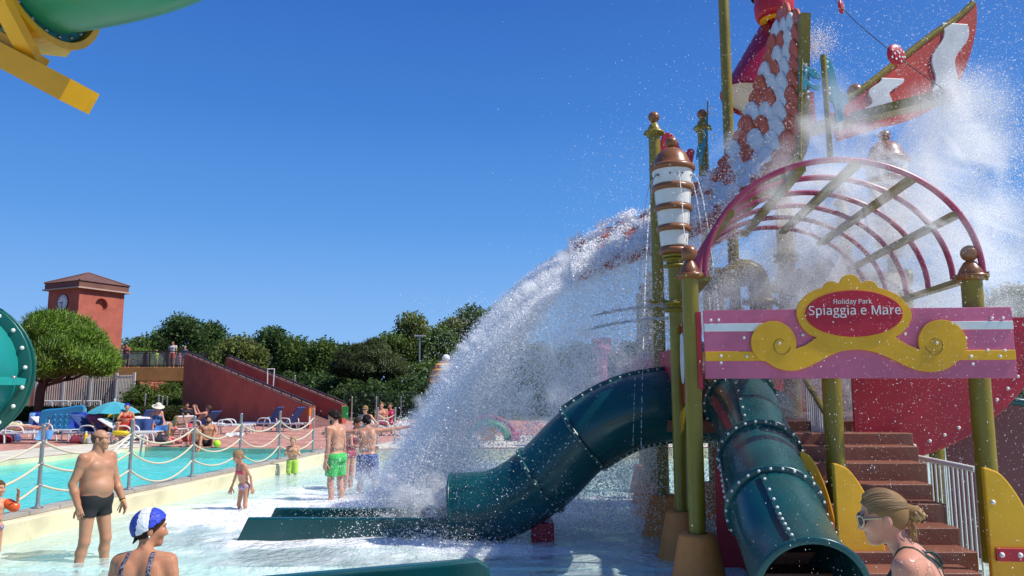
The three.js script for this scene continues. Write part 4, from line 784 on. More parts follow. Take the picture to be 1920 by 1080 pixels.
// ------------------------------------------------------------ spill roof with wavy scales, bucket, striped sail, flags, discs
const ROOF_U = [[1468, 6, 11.4], [1430, 130, 11.6], [1388, 240, 11.8], [1342, 322, 12.05], [1290, 356, 12.3], [1238, 392, 12.5], [1150, 428, 12.7], [1068, 470, 12.9]].map((p) => W(...p));
const ROOF_L = [[1503, 26, 10.5], [1499, 150, 10.6], [1489, 290, 10.7], [1412, 372, 10.9], [1330, 428, 11.15], [1252, 468, 11.4], [1155, 502, 11.65], [1078, 532, 11.9]].map((p) => W(...p));
const roofU = new THREE.CatmullRomCurve3(ROOF_U), roofL = new THREE.CatmullRomCurve3(ROOF_L);
const roofAt = (t, s) => roofL.getPointAt(t).lerp(roofU.getPointAt(t), s);
{
  const t = thing('spill_roof', 'curved spill roof of white and orange scales sweeping down to the left', 'roof', [0, 0, 0]);
  const pos = [], idx = [], N = 60; for (let i = 0; i <= N; i++) for (let k = 0; k <= 8; k++) { const p = roofAt(i / N, k / 8); pos.push(p.x, p.y, p.z); if (i < N && k < 8) { const a = i * 9 + k; idx.push(a, a + 9, a + 10, a, a + 10, a + 1); } }
  const g = new THREE.BufferGeometry(); g.setAttribute('position', new THREE.Float32BufferAttribute(pos, 3)); g.setIndex(idx); g.computeVertexNormals();
  part('deck', g, mat([0.30, 0.22, 0.05], { rough: 0.5, map: T.worn }), t);
  part('edge_board', Array.from({ length: 24 }, (_, i) => { const a = roofAt(i / 40, -0.05), b = roofAt((i + 1) / 40, -0.05); return bar(a.add(V(0.02, 0, 0)), b.add(V(0.02, 0, 0)), 0.14, 0.14, V(0, 0, 1)); }), M.olive, t);
  const rows = 25, cols = 4, variants = [0, 1, 2].map((v) => { const q = extrude(smoothPts([[-0.5, -0.15], [-0.2, -0.42], [0.25, -0.62], [0.5, -0.3], [0.5, 0.3], [0.2, 0.42], [-0.2, 0.62], [-0.5, 0.35]], 24, true), 0.32, 0.1); q.scale(1, 1, 1 + 0.1 * v); return fix(q); });
  for (let i = 0; i < rows; i++) for (let k = 0; k < cols; k++) {
    const u = (i + 0.5 + (k % 2) * 0.5) / (rows + 0.5), s = (k + 0.5) / cols, p = roofAt(u, s), p1 = roofAt(Math.min(1, u + 0.012), s), du = p1.sub(roofAt(Math.max(0, u - 0.012), s)).normalize(), ds = roofAt(u, Math.min(1, s + 0.1)).sub(roofAt(u, s - 0.1)), w = ds.length() / 0.2 / cols;
    ds.normalize(); const n = du.clone().cross(ds).normalize(); if (n.x > 0 && u < 0.5 || n.y < 0) n.negate();
    const y = n.clone().cross(ds).normalize(), m = new THREE.Matrix4().makeBasis(ds, y, n);
    const orange = k === 0 || (k === 2 && i % 2 === 0) || (k === 3 && i % 3 !== 1) || (u > 0.62 && rnd() < 0.15);
    const q = mesh('scale_tile', variants[(i + k) % 3], orange ? M.orange : M.tileWhite, t);
    const len = 5.9 / rows * 1.05; q.matrixAutoUpdate = true; q.position.copy(p.addScaledVector(n, 0.05 + 0.008 * ((i + k) % 3))); q.quaternion.setFromRotationMatrix(m); q.rotateX(0.16 * (n.y > 0.3 ? 1 : -1)); q.scale.set(w * 0.98, len * 0.86, 0.16);
  }
}
{
  const top = W(1462, 55, 12.7), bot = W(1418, 192, 12.6), d = bot.clone().sub(top), Lb = d.length(), t = thing('dump_bucket', 'large crimson tipping bucket hanging mouth down behind the spill roof', 'bucket', top);
  t.quaternion.setFromUnitVectors(V(0, -1, 0), d.clone().normalize());
  part('bucket', lathe([[0.0, 0.0], [0.30, 0.0], [0.34, -0.05], [0.60, -Lb + 0.04], [0.625, -Lb], [0.59, -Lb], [0.31, -0.1], [0, -0.1]], 40), mat([0.36, 0.008, 0.045], { rough: 0.35 }), t);
  part('bucket_mouth', new THREE.CircleGeometry(0.595, 40).rotateX(Math.PI / 2).translate(0, -Lb + 0.06, 0), mat([0.62, 0.50, 0.44], { rough: 0.6 }), t, 'pale inside of the bucket');
  const c = W(1452, 30, 12.4), cap = thing('post_cap', 'red and yellow cap on the thick post at the top of the picture', 'cap', [c.x, c.y, c.z]);
  part('drum', lathe([[0.0, -0.05], [0.23, -0.05], [0.26, 0.02], [0.27, 0.16], [0.25, 0.17], [0.30, 0.5], [0, 0.5]], 32), M.red, cap); part('ring', lathe([[0.10, -0.075], [0.2, -0.075], [0.2, -0.052], [0.10, -0.052], [0.10, -0.075]], 32), M.yellow, cap);
  cap.scale.setScalar(1.22); part('crown', lathe([[0.305, 0.3], [0.34, 0.5], [0.36, 0.9], [0, 0.9]], 32), M.olive, cap);
}
{ // the striped sail on the right with its beam
  const D = 10.4, k = D / FOCAL, c = W(1700, 150, D), t = thing('striped_sail', 'curved red and white striped sail board at the upper right', 'board', [c.x, c.y, c.z], 0.12);
  const q = (x, y) => { const p = W(x, y, D); return [p.x - c.x, p.y - c.y]; };
  const lower = smoothPts([[1843, 0], [1842, 40], [1825, 105], [1795, 165], [1745, 205], [1690, 228], [1640, 238], [1600, 235]], 40), upper = smoothPts([[1560, 205], [1610, 172], [1680, 118], [1750, 64], [1810, 22], [1838, -4]], 24);
  part('board', extrude([...upper, ...lower].reverse().map(([x, y]) => q(x, y)), 0.07, 0.012), mat([0.55, 0.055, 0.03], { rough: 0.42, map: T.worn }), t);
  const wave = (x0, x1, y0, y1, ph) => { const L1 = [], R1 = []; for (let i = 0; i <= 20; i++) { const u = i / 20, y = y0 + (y1 - y0) * u, w = 8 * Math.sin(u * 9 + ph); L1.push(q(x0 + w - 26 * u, y)); R1.push(q(x1 + w - 34 * u, y)); } return [...L1, ...R1.reverse()]; };
  part('stripe', extrude(wave(1772, 1822, 40, 168, 0).reverse(), 0.03, 0.006).translate(0, 0, 0.022), M.tileWhite, t, 'white wavy stripe'); part('stripe', extrude(wave(1642, 1686, 150, 212, 1).reverse(), 0.03, 0.006).translate(0, 0, 0.022), M.tileWhite, t, 'white wavy stripe');
  part('edge', tube(upper.map(([x, y]) => [...q(x, y), -0.02]), 0.05, 30, 8), M.olive, t);
  const b = thing('roof_beam', 'olive beam running from the spill roof under the striped sail', 'beam', [0, 0, 0]);
  part('beam', bar(W(1496, 250, 10.9), W(1782, 178, 9.6), 0.26, 0.12), M.olive, b);
  const s2 = thing('far_sail', 'hazy red and white board standing behind the blue flag', 'board', [0, 0, 0]);
  part('board', bar(W(1515, 180, 13.5), W(1520, 255, 13.5), 0.4, 0.06, V(1, 0, 0)), M.redBoard, s2); part('board', bar(W(1560, 240, 13), W(1640, 215, 13), 0.06, 0.5), M.redBoard, s2);
  const fp = thing('finial_ball', 'copper ball on a short stub beside the sail foot', 'finial', W(1603, 172, 10.4)); part('ball', ball(0.11), M.copper, fp); part('stub', rod([0, -0.4, 0], [0, -0.08, 0], 0.06), M.olive, fp);
}
{ // flags
  const fl = (label, pole0, pole1, D, outline, m, r = 0.03) => {
    const c = W(pole0[0], pole0[1], D), t = thing('flag', label, 'flag', c); const q = (x, y) => { const p = W(x, y, D); return [p.x - c.x, p.y - c.y]; };
    part('pole', rod([0, 0, 0], [...q(...pole1), 0], r, r, 10), M.olive, t);
    if (outline) { part('cloth', extrude(smoothPts(outline, 70, true).map(([x, y]) => q(x, y)), 0.03, 0.006).translate(0, 0, -0.01), m, t); for (const [u, v] of [[8, 12], [8, 22], [12, 62], [12, 72]]) bolt([...q(pole1[0] + u, pole1[1] + v), -0.005], t, 0.8); }
    return t;
  };
  fl('long turquoise wavy flag on a pole above the hoops', [1557, 296], [1543, 104], 9.4, [[1546, 106], [1556, 110], [1566, 135], [1574, 165], [1590, 180], [1588, 192], [1580, 205], [1582, 222], [1570, 226], [1568, 205], [1562, 190], [1550, 184]], M.flag, 0.035);
  fl('turquoise forked pennant between the spill roof and the flag pole', [1500, 300], [1503, 110], 10.2, [[1504, 118], [1516, 126], [1528, 128], [1536, 138], [1540, 146], [1526, 144], [1516, 134], [1514, 148], [1526, 158], [1538, 160], [1534, 168], [1522, 163], [1514, 158], [1511, 168], [1503, 164]], M.flag, 0.02);
  fl('thin blue pennant beside the plain ball post', [1325, 330], [1327, 190], 12.5, [[1325, 215], [1326, 260], [1318, 292], [1316, 310], [1310, 290], [1307, 300], [1310, 272], [1318, 268], [1321, 240]], M.flag, 0.012);
  const c = W(1270, 280, 11.4), r = thing('red_fin', 'crimson fin shaped ornament behind the white lantern', 'ornament', c); const q = (x, y) => { const p = W(x, y, 11.4); return [p.x - c.x, p.y - c.y]; };
  part('fin', extrude(smoothPts([[1244, 252], [1256, 250], [1268, 262], [1276, 280], [1286, 288], [1292, 280], [1301, 282], [1298, 300], [1296, 320], [1262, 330], [1244, 320]], 50, true).map((p) => q(...p)), 0.06, 0.01), M.red, r); part('bracket', rod([...q(1242, 300), -0.1], [...q(1260, 300), -0.03], 0.03), M.olive, r);
  const disc = (label, px, py, D, rx, ry, turn) => { const p = W(px, py, D), t = thing('spotted_disc', label, 'disc', p, turn); const R = ry * D / FOCAL; part('disc', new THREE.SphereGeometry(R, 28, 18).scale(1, 1, 0.35), M.red, t); const g = []; for (let i = 0; i < 14; i++) { const q2 = i * 2.4, rr2 = R * Math.sqrt(i / 14) * 0.86; for (const s of [1, -1]) part('spot', ball(R * 0.11, 0, 0, 0, 10, 8).scale(1, 1, 0.3).translate(rr2 * Math.cos(q2), rr2 * Math.sin(q2), s * (R * 0.35 * Math.sqrt(1 - (rr2 / R) ** 2) + 0.002)), M.tileWhite, t); } };
  disc('red disc with white spots on the wire before the striped sail', 1680, 103, 9.2, 19, 22, 0.35); disc('small red spotted disc at the top edge on the wire', 1577, 13, 10.2, 9, 14, 0.95);
  const w = thing('stay_wire', 'thin wire carrying the spotted discs down to the beam end', 'wire', [0, 0, 0]); part('wire', tube([W(1545, -30, 10.5), W(1577, 13, 10.2), W(1680, 103, 9.2), W(1786, 180, 9.5)], 0.006, 20, 5), M.dark, w);
}
// ------------------------------------------------------------ behind the water: the small children's playground
{
  const p = W(836, 690, 30), t = thing('striped_dome', 'yellow and brown striped beehive dome behind the falling water', 'play tower', [p.x, 0.3, p.z]), y0 = W(836, 716, 30).y - 0.3;
  part('mast', rod([0, 0, 0], [0, y0, 0], 0.3, 0.3, 16), M.pink, t);
  const R = (y) => 0.62 * Math.sqrt(Math.max(0.02, 1 - Math.pow(y / 0.86, 2))), n = 8; for (let i = 0; i < n; i++) { const a = i * 0.1, b = a + 0.098; part('band', lathe([[0.01, y0 + a], [R(a), y0 + a], [R(a) * 0.5 + R(b) * 0.5 + 0.012, y0 + (a + b) / 2], [R(b), y0 + b], [0.01, y0 + b]], 26), i % 2 ? mat([0.25, 0.08, 0.04]) : M.yellow, t); }
  part('finial', ball(0.16, 0, y0 + 0.9, 0, 14, 10), M.white, t);
  const c = W(915, 822, 27), s = thing('toddler_slide', 'green and pink arched toddler slide seen through the spray', 'slide', [c.x, 0.3, c.z]); const ar = (r, w, m, name) => { const pts = []; for (let i = 0; i <= 24; i++) { const q = Math.PI * i / 24; pts.push([r * 1.1 * Math.cos(q), r * Math.sin(q) * 0.95, 0]); } part(name, tube(pts, w, 30, 8), m, s); };
  ar(0.62, 0.13, mat([0.04, 0.36, 0.12]), 'arch'); ar(0.86, 0.07, M.red, 'arch'); part('door', rbox(0.5, 0.5, 0.2, 0, 0.25, 0, 0.05), mat([0.6, 0.3, 0.04]), s);
  for (const x of [-0.95, 0.95]) part('side_wall', rbox(0.3, 0.3, 0.6, x, 0.15, 0, 0.05), M.pink, s);
  const c2 = W(1128, 640, 24), t2 = thing('pink_turret', 'hazy slim pink turret with battlements behind the falling water', 'turret', [c2.x, 0.3, c2.z]); part('body', lathe([[0, 0], [0.16, 0], [0.16, c2.y - 0.7], [0.3, c2.y - 0.65], [0.3, c2.y - 0.4], [0, c2.y - 0.4]], 20), M.pink, t2); for (let i = 0; i < 8; i++) part('battlement', box(0.12, 0.2, 0.08, 0, c2.y - 0.298, 0.25), M.red, t2).rotation.y = i * 0.785;
}

// ---------------------------------------------------------------- people: one smooth surface round a posed skeleton
class Field {                                          // a signed distance grid; bones are joined smoothly
  constructor(lo, hi, cell) { this.lo = lo; this.c = cell; this.n = [0, 1, 2].map((k) => Math.ceil((hi[k] - lo[k]) / cell) + 1); this.d = new Float32Array(this.n[0] * this.n[1] * this.n[2]).fill(0.2); }
  each(c, R, f) {
    const { lo, n } = this, h = this.c, i0 = [0, 1, 2].map((k) => Math.max(0, Math.floor((c[k] - R - lo[k]) / h))), i1 = [0, 1, 2].map((k) => Math.min(n[k] - 1, Math.ceil((c[k] + R - lo[k]) / h)));
    for (let z = i0[2]; z <= i1[2]; z++) for (let y = i0[1]; y <= i1[1]; y++) for (let x = i0[0], at = (z * n[1] + y) * n[0] + x; x <= i1[0]; x++, at++) f(at, lo[0] + x * h, lo[1] + y * h, lo[2] + z * h);
  }
  join(at, v, k) { const a = this.d[at], m = Math.max(k - Math.abs(a - v), 0) / k; this.d[at] = Math.min(a, v) - m * m * k * 0.25; }
  capsule([a, b, ra, rb, k = 0.03], grow = 0) {
    const ab = [b.x - a.x, b.y - a.y, b.z - a.z], L2 = Math.max(1e-9, ab[0] ** 2 + ab[1] ** 2 + ab[2] ** 2), R = Math.max(ra, rb) + grow + k + 3 * this.c;
    const c = [(a.x + b.x) / 2, (a.y + b.y) / 2, (a.z + b.z) / 2], half = Math.sqrt(L2) / 2;
    this.each(c, half + R, (at, x, y, z) => { const px = x - a.x, py = y - a.y, pz = z - a.z, t = Math.max(0, Math.min(1, (px * ab[0] + py * ab[1] + pz * ab[2]) / L2)), d = Math.hypot(px - t * ab[0], py - t * ab[1], pz - t * ab[2]) - (ra + (rb - ra) * t) - grow; if (d < k + 3 * this.c) this.join(at, d, k); });
  }
  egg({ c, r, B, k = 0.02, cut }, grow = 0) {          // an ellipsoid with its own axes; cut takes it away
    const rr_ = r.map((v) => v + grow), m = Math.min(...rr_);
    this.each([c.x, c.y, c.z], Math.max(...rr_) + k + 3 * this.c, (at, x, y, z) => {
      const px = x - c.x, py = y - c.y, pz = z - c.z, q = B.map((b) => px * b.x + py * b.y + pz * b.z), k0 = Math.hypot(q[0] / rr_[0], q[1] / rr_[1], q[2] / rr_[2]), k1 = Math.hypot(q[0] / rr_[0] ** 2, q[1] / rr_[1] ** 2, q[2] / rr_[2] ** 2), d = k1 > 1e-9 ? k0 * (k0 - 1) / k1 : -m;
      if (cut) { const a = -this.d[at], v = d, h = Math.max(k - Math.abs(a - v), 0) / k; this.d[at] = -(Math.min(a, v) - h * h * k * 0.25); } else this.join(at, d, k);
    });
  }
  clip(f) { const { lo, n, c, d } = this; for (let z = 0, at = 0; z < n[2]; z++) for (let y = 0; y < n[1]; y++) for (let x = 0; x < n[0]; x++, at++) if (d[at] < 0.06) d[at] = Math.max(d[at], f(V(lo[0] + x * c, lo[1] + y * c, lo[2] + z * c))); }
  surface() {                                          // surface nets
    const { n, d, lo, c } = this, [X, Y] = n, id = new Int32Array(d.length).fill(-1), pos = [], nor = [], idx = [], at = (x, y, z) => (z * Y + y) * X + x;
    for (let z = 0; z < n[2] - 1; z++) for (let y = 0; y < Y - 1; y++) for (let x = 0; x < X - 1; x++) {
      const o = at(x, y, z), v = [d[o], d[o + 1], d[o + X], d[o + X + 1], d[o + X * Y], d[o + X * Y + 1], d[o + X * Y + X], d[o + X * Y + X + 1]];
      let s = 0; for (const q of v) if (q < 0) s++; if (!s || s === 8) continue;
      let sx = 0, sy = 0, sz = 0, k = 0;
      for (let i = 0; i < 8; i++) for (const b of [1, 2, 4]) { const j = i | b; if (j === i || (v[i] < 0) === (v[j] < 0)) continue; const t = v[i] / (v[i] - v[j]); sx += (i & 1) + (b === 1 ? t : 0); sy += ((i >> 1) & 1) + (b === 2 ? t : 0); sz += ((i >> 2) & 1) + (b === 4 ? t : 0); k++; }
      sx /= k; sy /= k; sz /= k; id[o] = pos.length / 3; pos.push(lo[0] + (x + sx) * c, lo[1] + (y + sy) * c, lo[2] + (z + sz) * c);
      const L = (a, b, t) => a + (b - a) * t, gx = L(L(v[1] - v[0], v[3] - v[2], sy), L(v[5] - v[4], v[7] - v[6], sy), sz), gy = L(L(v[2] - v[0], v[3] - v[1], sx), L(v[6] - v[4], v[7] - v[5], sx), sz), gz = L(L(v[4] - v[0], v[5] - v[1], sx), L(v[6] - v[2], v[7] - v[3], sx), sy), l = Math.hypot(gx, gy, gz) || 1;
      nor.push(gx / l, gy / l, gz / l);
    }
    for (let z = 1; z < n[2] - 1; z++) for (let y = 1; y < Y - 1; y++) for (let x = 1; x < X - 1; x++) {
      const o = at(x, y, z), inside = d[o] < 0;
      for (const [step, u, w] of [[1, X, X * Y], [X, X * Y, 1], [X * Y, 1, X]]) { if (inside === (d[o + step] < 0)) continue; const q = [id[o], id[o - u], id[o - u - w], id[o - w]]; if (q.some((i) => i < 0)) continue; inside ? idx.push(q[0], q[1], q[2], q[0], q[2], q[3]) : idx.push(q[0], q[2], q[1], q[0], q[3], q[2]); }
    }
    const g = new THREE.BufferGeometry(); g.setAttribute('position', new THREE.Float32BufferAttribute(pos, 3)); g.setAttribute('normal', new THREE.Float32BufferAttribute(nor, 3)); g.setIndex(idx); return g;
  }
}
const N3 = (a) => A(a).clone().normalize();
function boundsOf(bones, pad) { const lo = [9, 9, 9], hi = [-9, -9, -9]; const put = (p, r) => ['x', 'y', 'z'].forEach((k, i) => { lo[i] = Math.min(lo[i], p[k] - r); hi[i] = Math.max(hi[i], p[k] + r); }); for (const b of bones) Array.isArray(b) ? (put(b[0], b[2] + pad), put(b[1], b[3] + pad)) : put(b.c, Math.max(...b.r) + pad); return [lo, hi]; }
function grow(bones, cell, extra = 0, clip, also = []) { const [lo, hi] = boundsOf([...bones, ...also], extra + 3 * cell), f = new Field(lo, hi, cell); for (const b of bones) Array.isArray(b) ? f.capsule(b, extra) : f.egg(b, extra); if (clip) f.clip(clip); return f.surface(); }
// facing +z, the person's left at +x
function skeleton(o) {
  const S = o.H / 1.75, fem = o.sex === 'f' ? 1 : 0, kid = o.kid ?? 0, hs = S * (1 + 0.30 * kid), fat = o.fat ?? 0;
  const u = N3(o.spine ?? [0, 1, 0]), hip = N3([Math.cos(o.hipTwist ?? 0), o.hipTilt ?? 0, -Math.sin(o.hipTwist ?? 0)]), tw = (o.hipTwist ?? 0) + (o.twist ?? 0);
  let side = V(Math.cos(tw), o.shoulderTilt ?? 0, -Math.sin(tw)); side.addScaledVector(u, -side.dot(u)).normalize();
  const f = side.clone().cross(u).normalize(), P = V(...(o.pelvis ?? [0, 0.95 * S * (1 - 0.06 * kid), 0]));
  const hipS = hip.clone().addScaledVector(u, -hip.dot(u)).normalize(), fh = hipS.clone().cross(u).normalize();
  const u2 = N3(u.clone().add(V(...(o.bend ?? [0, 0, 0]))));                     // the upper back may curve
  const at = (y, x = 0, z = 0) => P.clone().addScaledVector(y > 0.25 ? u2.clone().multiplyScalar(y - 0.25).addScaledVector(u, 0.25) : u.clone().multiplyScalar(y), S).addScaledVector(side, x * S).addScaledVector(f, z * S);
  const N = at(0.53), Hc = N.clone().addScaledVector(N3(o.neck ?? u2.clone().addScaledVector(f, 0.25)), 0.155 * hs);
  const J = { S, hs, u, u2, side, f, hipS, fh, P, N, Hc, at };
  const shW = (fem ? 0.165 : 0.19) * (1 - 0.12 * kid);
  for (const [n, s] of [['L', 1], ['R', -1]]) {
    const lift = (o['shrug' + n] ?? 0);
    J['sh' + n] = at(0.47 + lift, s * shW); const [ua, fa] = o['arm' + n] ?? [[s * 0.12, -1, 0], [s * 0.05, -1, 0.12]];
    const loc = (d) => { const q = A(d).clone().normalize(); return o.worldArms ? q : side.clone().multiplyScalar(q.x).addScaledVector(u, q.y).addScaledVector(f, q.z); };
    J['ua' + n] = loc(ua); J['fa' + n] = loc(fa); const aL = 1 - 0.08 * kid;
    J['el' + n] = J['sh' + n].clone().addScaledVector(J['ua' + n], 0.30 * S * aL); J['wr' + n] = J['el' + n].clone().addScaledVector(J['fa' + n], 0.26 * S * aL);
    J['hip' + n] = P.clone().addScaledVector(hipS, s * (fem ? 0.095 : 0.092) * S).addScaledVector(u, -0.03 * S);
    const [th, sn] = o['leg' + n] ?? [[s * 0.04, -1, 0.02], [s * 0.02, -1, -0.03]], lL = 1 - 0.08 * kid, w = (d) => { const q = A(d).clone().normalize(); return hip.clone().multiplyScalar(q.x).add(V(0, q.y, 0)).addScaledVector(V(-hip.z, 0, hip.x).normalize(), q.z); };
    J['td' + n] = w(th); J['kn' + n] = J['hip' + n].clone().addScaledVector(w(th), 0.44 * S * lL); J['an' + n] = J['kn' + n].clone().addScaledVector(w(sn), 0.42 * S * lL); J['sd' + n] = w(sn);
    J['toe' + n] = o['foot' + n] ? w(o['foot' + n]) : w([s * 0.15, 0, 1]).addScaledVector(w(sn), 0.25).normalize();
  }
  const hy = o.headYaw ?? 0, hp = o.headPitch ?? 0, hr = o.headRoll ?? 0; let hf = V(f.x, 0, f.z).normalize(); if (!isFinite(hf.x) || hf.lengthSq() < 0.1) hf = V(0, 0, 1);
  hf.applyAxisAngle(UP, hy); const hl0 = UP.clone().cross(hf).normalize(); hf.applyAxisAngle(hl0, hp); const hl = hl0.clone().applyAxisAngle(hf, hr); const hu = hf.clone().cross(hl).normalize();
  Object.assign(J, { hf, hl, hu, HB: [hl, hu, hf] });
  J.head = (x, y, z) => Hc.clone().addScaledVector(hl, x * hs).addScaledVector(hu, y * hs).addScaledVector(hf, z * hs);
  // ---- flesh
  const B = [], k = 0.035 * S, T3 = [side, u, f], g = 1 + 0.25 * fat, km = 1 - 0.15 * kid;
  const c = (a, b, ra, rb, kk = k) => B.push([a, b, ra * S, rb * S, kk]);
  const hw = fem ? 0.075 : 0.062;
  c(P.clone().addScaledVector(hipS, -hw * S), P.clone().addScaledVector(hipS, hw * S), (fem ? 0.112 : 0.106) * g * km, (fem ? 0.112 : 0.106) * g * km);
  c(at(0.16, -0.05 * g), at(0.16, 0.05 * g), (fem ? 0.088 : 0.1) * g, (fem ? 0.088 : 0.1) * g);
  c(at(0.27, -0.062), at(0.27, 0.062), (fem ? 0.09 : 0.103) * g, (fem ? 0.09 : 0.103) * g);
  c(at(0.37, -0.078), at(0.37, 0.078), (fem ? 0.097 : 0.112) * (1 + 0.1 * fat), (fem ? 0.097 : 0.112) * (1 + 0.1 * fat));
  c(at(0.45, -0.10, -0.012), at(0.45, 0.10, -0.012), 0.074, 0.074);
  c(N.clone().addScaledVector(u2, -0.03 * S), J.head(0, -0.04, -0.012), (fem ? 0.047 : 0.058) * (1 + 0.15 * fat), (fem ? 0.045 : 0.054) * (1 + 0.15 * fat) * (hs / S), 0.03 * S);
  if (fat) { B.push({ c: at(0.13, 0, 0.055), r: [0.135 * S * (0.8 + 0.3 * fat), 0.13 * S, (0.075 + 0.05 * fat) * S], B: T3, k: 0.05 * S }); }
  for (const [n, s] of [['L', 1], ['R', -1]]) {
    c(at(0.50, s * 0.05, -0.02), J['sh' + n].clone().addScaledVector(u, 0.012 * S), 0.046, 0.046, 0.045 * S);
    B.push([J['sh' + n], J['sh' + n].clone().addScaledVector(J['ua' + n], 0.06 * S), 0.058 * S * (fem ? 0.86 : 1) * km * (1 + 0.1 * fat), 0.052 * S * (fem ? 0.84 : 1) * km * (1 + 0.1 * fat), 0.035 * S]);
    const am = (fem ? 0.82 : 1) * km * (1 + 0.12 * fat);
    c(J['sh' + n], J['el' + n], 0.05 * am, 0.039 * am, 0.02 * S); c(J['el' + n], J['el' + n].clone().lerp(J['wr' + n], 0.35), 0.039 * am, 0.042 * am, 0.02 * S); c(J['el' + n].clone().lerp(J['wr' + n], 0.35), J['wr' + n], 0.042 * am, 0.028 * am, 0.015 * S);
    if (fem && !kid) B.push({ c: at(0.355, s * 0.078, 0.085), r: [0.062 * S, 0.06 * S, 0.062 * S], B: T3, k: 0.03 * S }); else if (!kid) B.push({ c: at(0.385, s * 0.078, 0.07 + 0.015 * fat), r: [0.075 * S, 0.058 * S, 0.048 * S], B: T3, k: 0.035 * S });
    if (!kid) B.push({ c: at(0.40, s * 0.085, -0.085), r: [0.055 * S, 0.075 * S, 0.03 * S], B: T3, k: 0.04 * S });
    B.push({ c: P.clone().addScaledVector(hipS, s * 0.07 * S).addScaledVector(fh, -0.055 * S).addScaledVector(u, -0.045 * S), r: [0.075 * S * km, 0.08 * S * km, 0.08 * S * km], B: [hipS, u, fh], k: 0.04 * S });
    const lm = (fem ? 0.98 : 1) * km * (1 + 0.08 * fat);
    c(J['hip' + n], J['kn' + n], 0.086 * lm, 0.054 * lm, 0.03 * S); const mid = J['kn' + n].clone().lerp(J['an' + n], 0.3), back = V(-J['toe' + n].x, 0, -J['toe' + n].z).multiplyScalar(0.018 * S);
    c(J['kn' + n], mid.clone().add(back), 0.053 * lm, 0.054 * lm, 0.025 * S); c(mid.add(back), J['an' + n], 0.054 * lm, 0.034 * lm, 0.02 * S);
    const heel = J['an' + n].clone().addScaledVector(J['toe' + n], -0.035 * S).addScaledVector(J['sd' + n], 0.035 * S); c(J['an' + n], heel, 0.034, 0.03, 0.02 * S); const ballp = heel.clone().addScaledVector(J['toe' + n], 0.16 * S).addScaledVector(J['sd' + n], 0.012 * S); c(heel, ballp, 0.032, 0.028, 0.02 * S); c(ballp, ballp.clone().addScaledVector(J['toe' + n], 0.06 * S), 0.032, 0.016, 0.02 * S);
  }
  J.body = B;
  // ---- head
  const h = [], hk = 0.02 * hs; const E = (x, y, z, r, kk = hk, cut) => h.push({ c: J.head(x, y, z), r: r.map((v) => v * hs), B: J.HB, k: kk, cut });
  const jaw = fem || kid ? 0.9 : 1;
  E(0, 0.022, -0.012, [0.074, 0.094, 0.096]); E(0, -0.045, 0.028, [0.057 * jaw, 0.062, 0.062], 0.035 * hs); E(0, -0.094, 0.062, [0.026 * jaw, 0.02, 0.026], 0.03 * hs);
  for (const s of [1, -1]) { E(s * 0.035, -0.02, 0.066, [0.024, 0.026, 0.022], 0.025 * hs); E(s * 0.031, 0.008, 0.098, [0.02, 0.012, 0.016], 0.018 * hs, true); E(s * 0.078, -0.008, -0.008, [0.011, 0.031, 0.019], 0.008 * hs); }
  const hc = (a, b, ra, rb, kk) => h.push([J.head(...a), J.head(...b), ra * hs, rb * hs, kk * hs]);
  hc([-0.032, 0.027, 0.08], [0.032, 0.027, 0.08], 0.012, 0.012, 0.012); hc([0, 0.012, 0.087], [0, -0.028, 0.104 - 0.009 * kid], 0.008, 0.012, 0.014); hc([-0.012, -0.032, 0.092], [0.012, -0.032, 0.092], 0.009, 0.009, 0.01);
  hc([-0.017, -0.058, 0.083], [0.017, -0.058, 0.083], 0.007, 0.007, 0.008); hc([-0.015, -0.069, 0.081], [0.015, -0.069, 0.081], 0.007, 0.007, 0.008);
  h.push([J.head(0, -0.05, -0.012), N.clone().addScaledVector(u2, 0.01 * S), 0.05 * hs * (fem ? 0.9 : 1.02), 0.046 * S * (fem ? 0.96 : 1.1), 0.03 * hs]);
  J.headBones = h;
  // ---- hands
  J.hands = {};
  for (const [n, s] of [['L', 1], ['R', -1]]) {
    const q = o['hand' + n] ?? {}, d = q.dir ? N3(q.dir) : J['fa' + n].clone(), pn0 = q.palm ? N3(q.palm) : side.clone().multiplyScalar(-s), pn = pn0.addScaledVector(d, -pn0.dot(d)).normalize(), l = d.clone().cross(pn).multiplyScalar(s).normalize();   // l points to the thumb
    const w = J['wr' + n], HS = S * (1 + 0.1 * kid), p = (a, b, e = 0) => w.clone().addScaledVector(d, a * HS).addScaledVector(l, b * HS).addScaledVector(pn, e * HS), H = [];
    const kk = 0.012 * HS, add = (a, b, ra, rb, k2 = kk) => H.push([a, b, ra * HS, rb * HS, k2]);
    add(w.clone().addScaledVector(d, -0.05 * HS), p(0.015, 0), 0.026, 0.024, 0.02 * HS);
    for (const [b0, b1] of [[0.012, 0.03], [0.002, 0.01], [-0.008, -0.01], [-0.016, -0.028]]) add(p(0.015, b0), p(0.085, b1), 0.016, 0.0125, 0.02 * HS);
    const curl = q.curl ?? 0.35; [[0.03, 0.072], [0.0105, 0.08], [-0.0095, 0.075], [-0.0285, 0.058]].forEach(([b, len], i) => {
      let pt = p(0.085, b), a = curl * (0.5 + 0.12 * i), dir = d.clone().addScaledVector(l, (q.spread ?? 0.06) * (1.5 - i)).normalize(); [0.45, 0.31, 0.24].forEach((fr, j) => { const e = pt.clone().addScaledVector(dir, Math.cos(a) * len * fr * HS).addScaledVector(pn, Math.sin(a) * len * fr * HS); add(pt, e, 0.0092 - j * 0.0008, 0.0086 - j * 0.001, 0.004 * HS); pt = e; a += curl * 0.9; });
    });
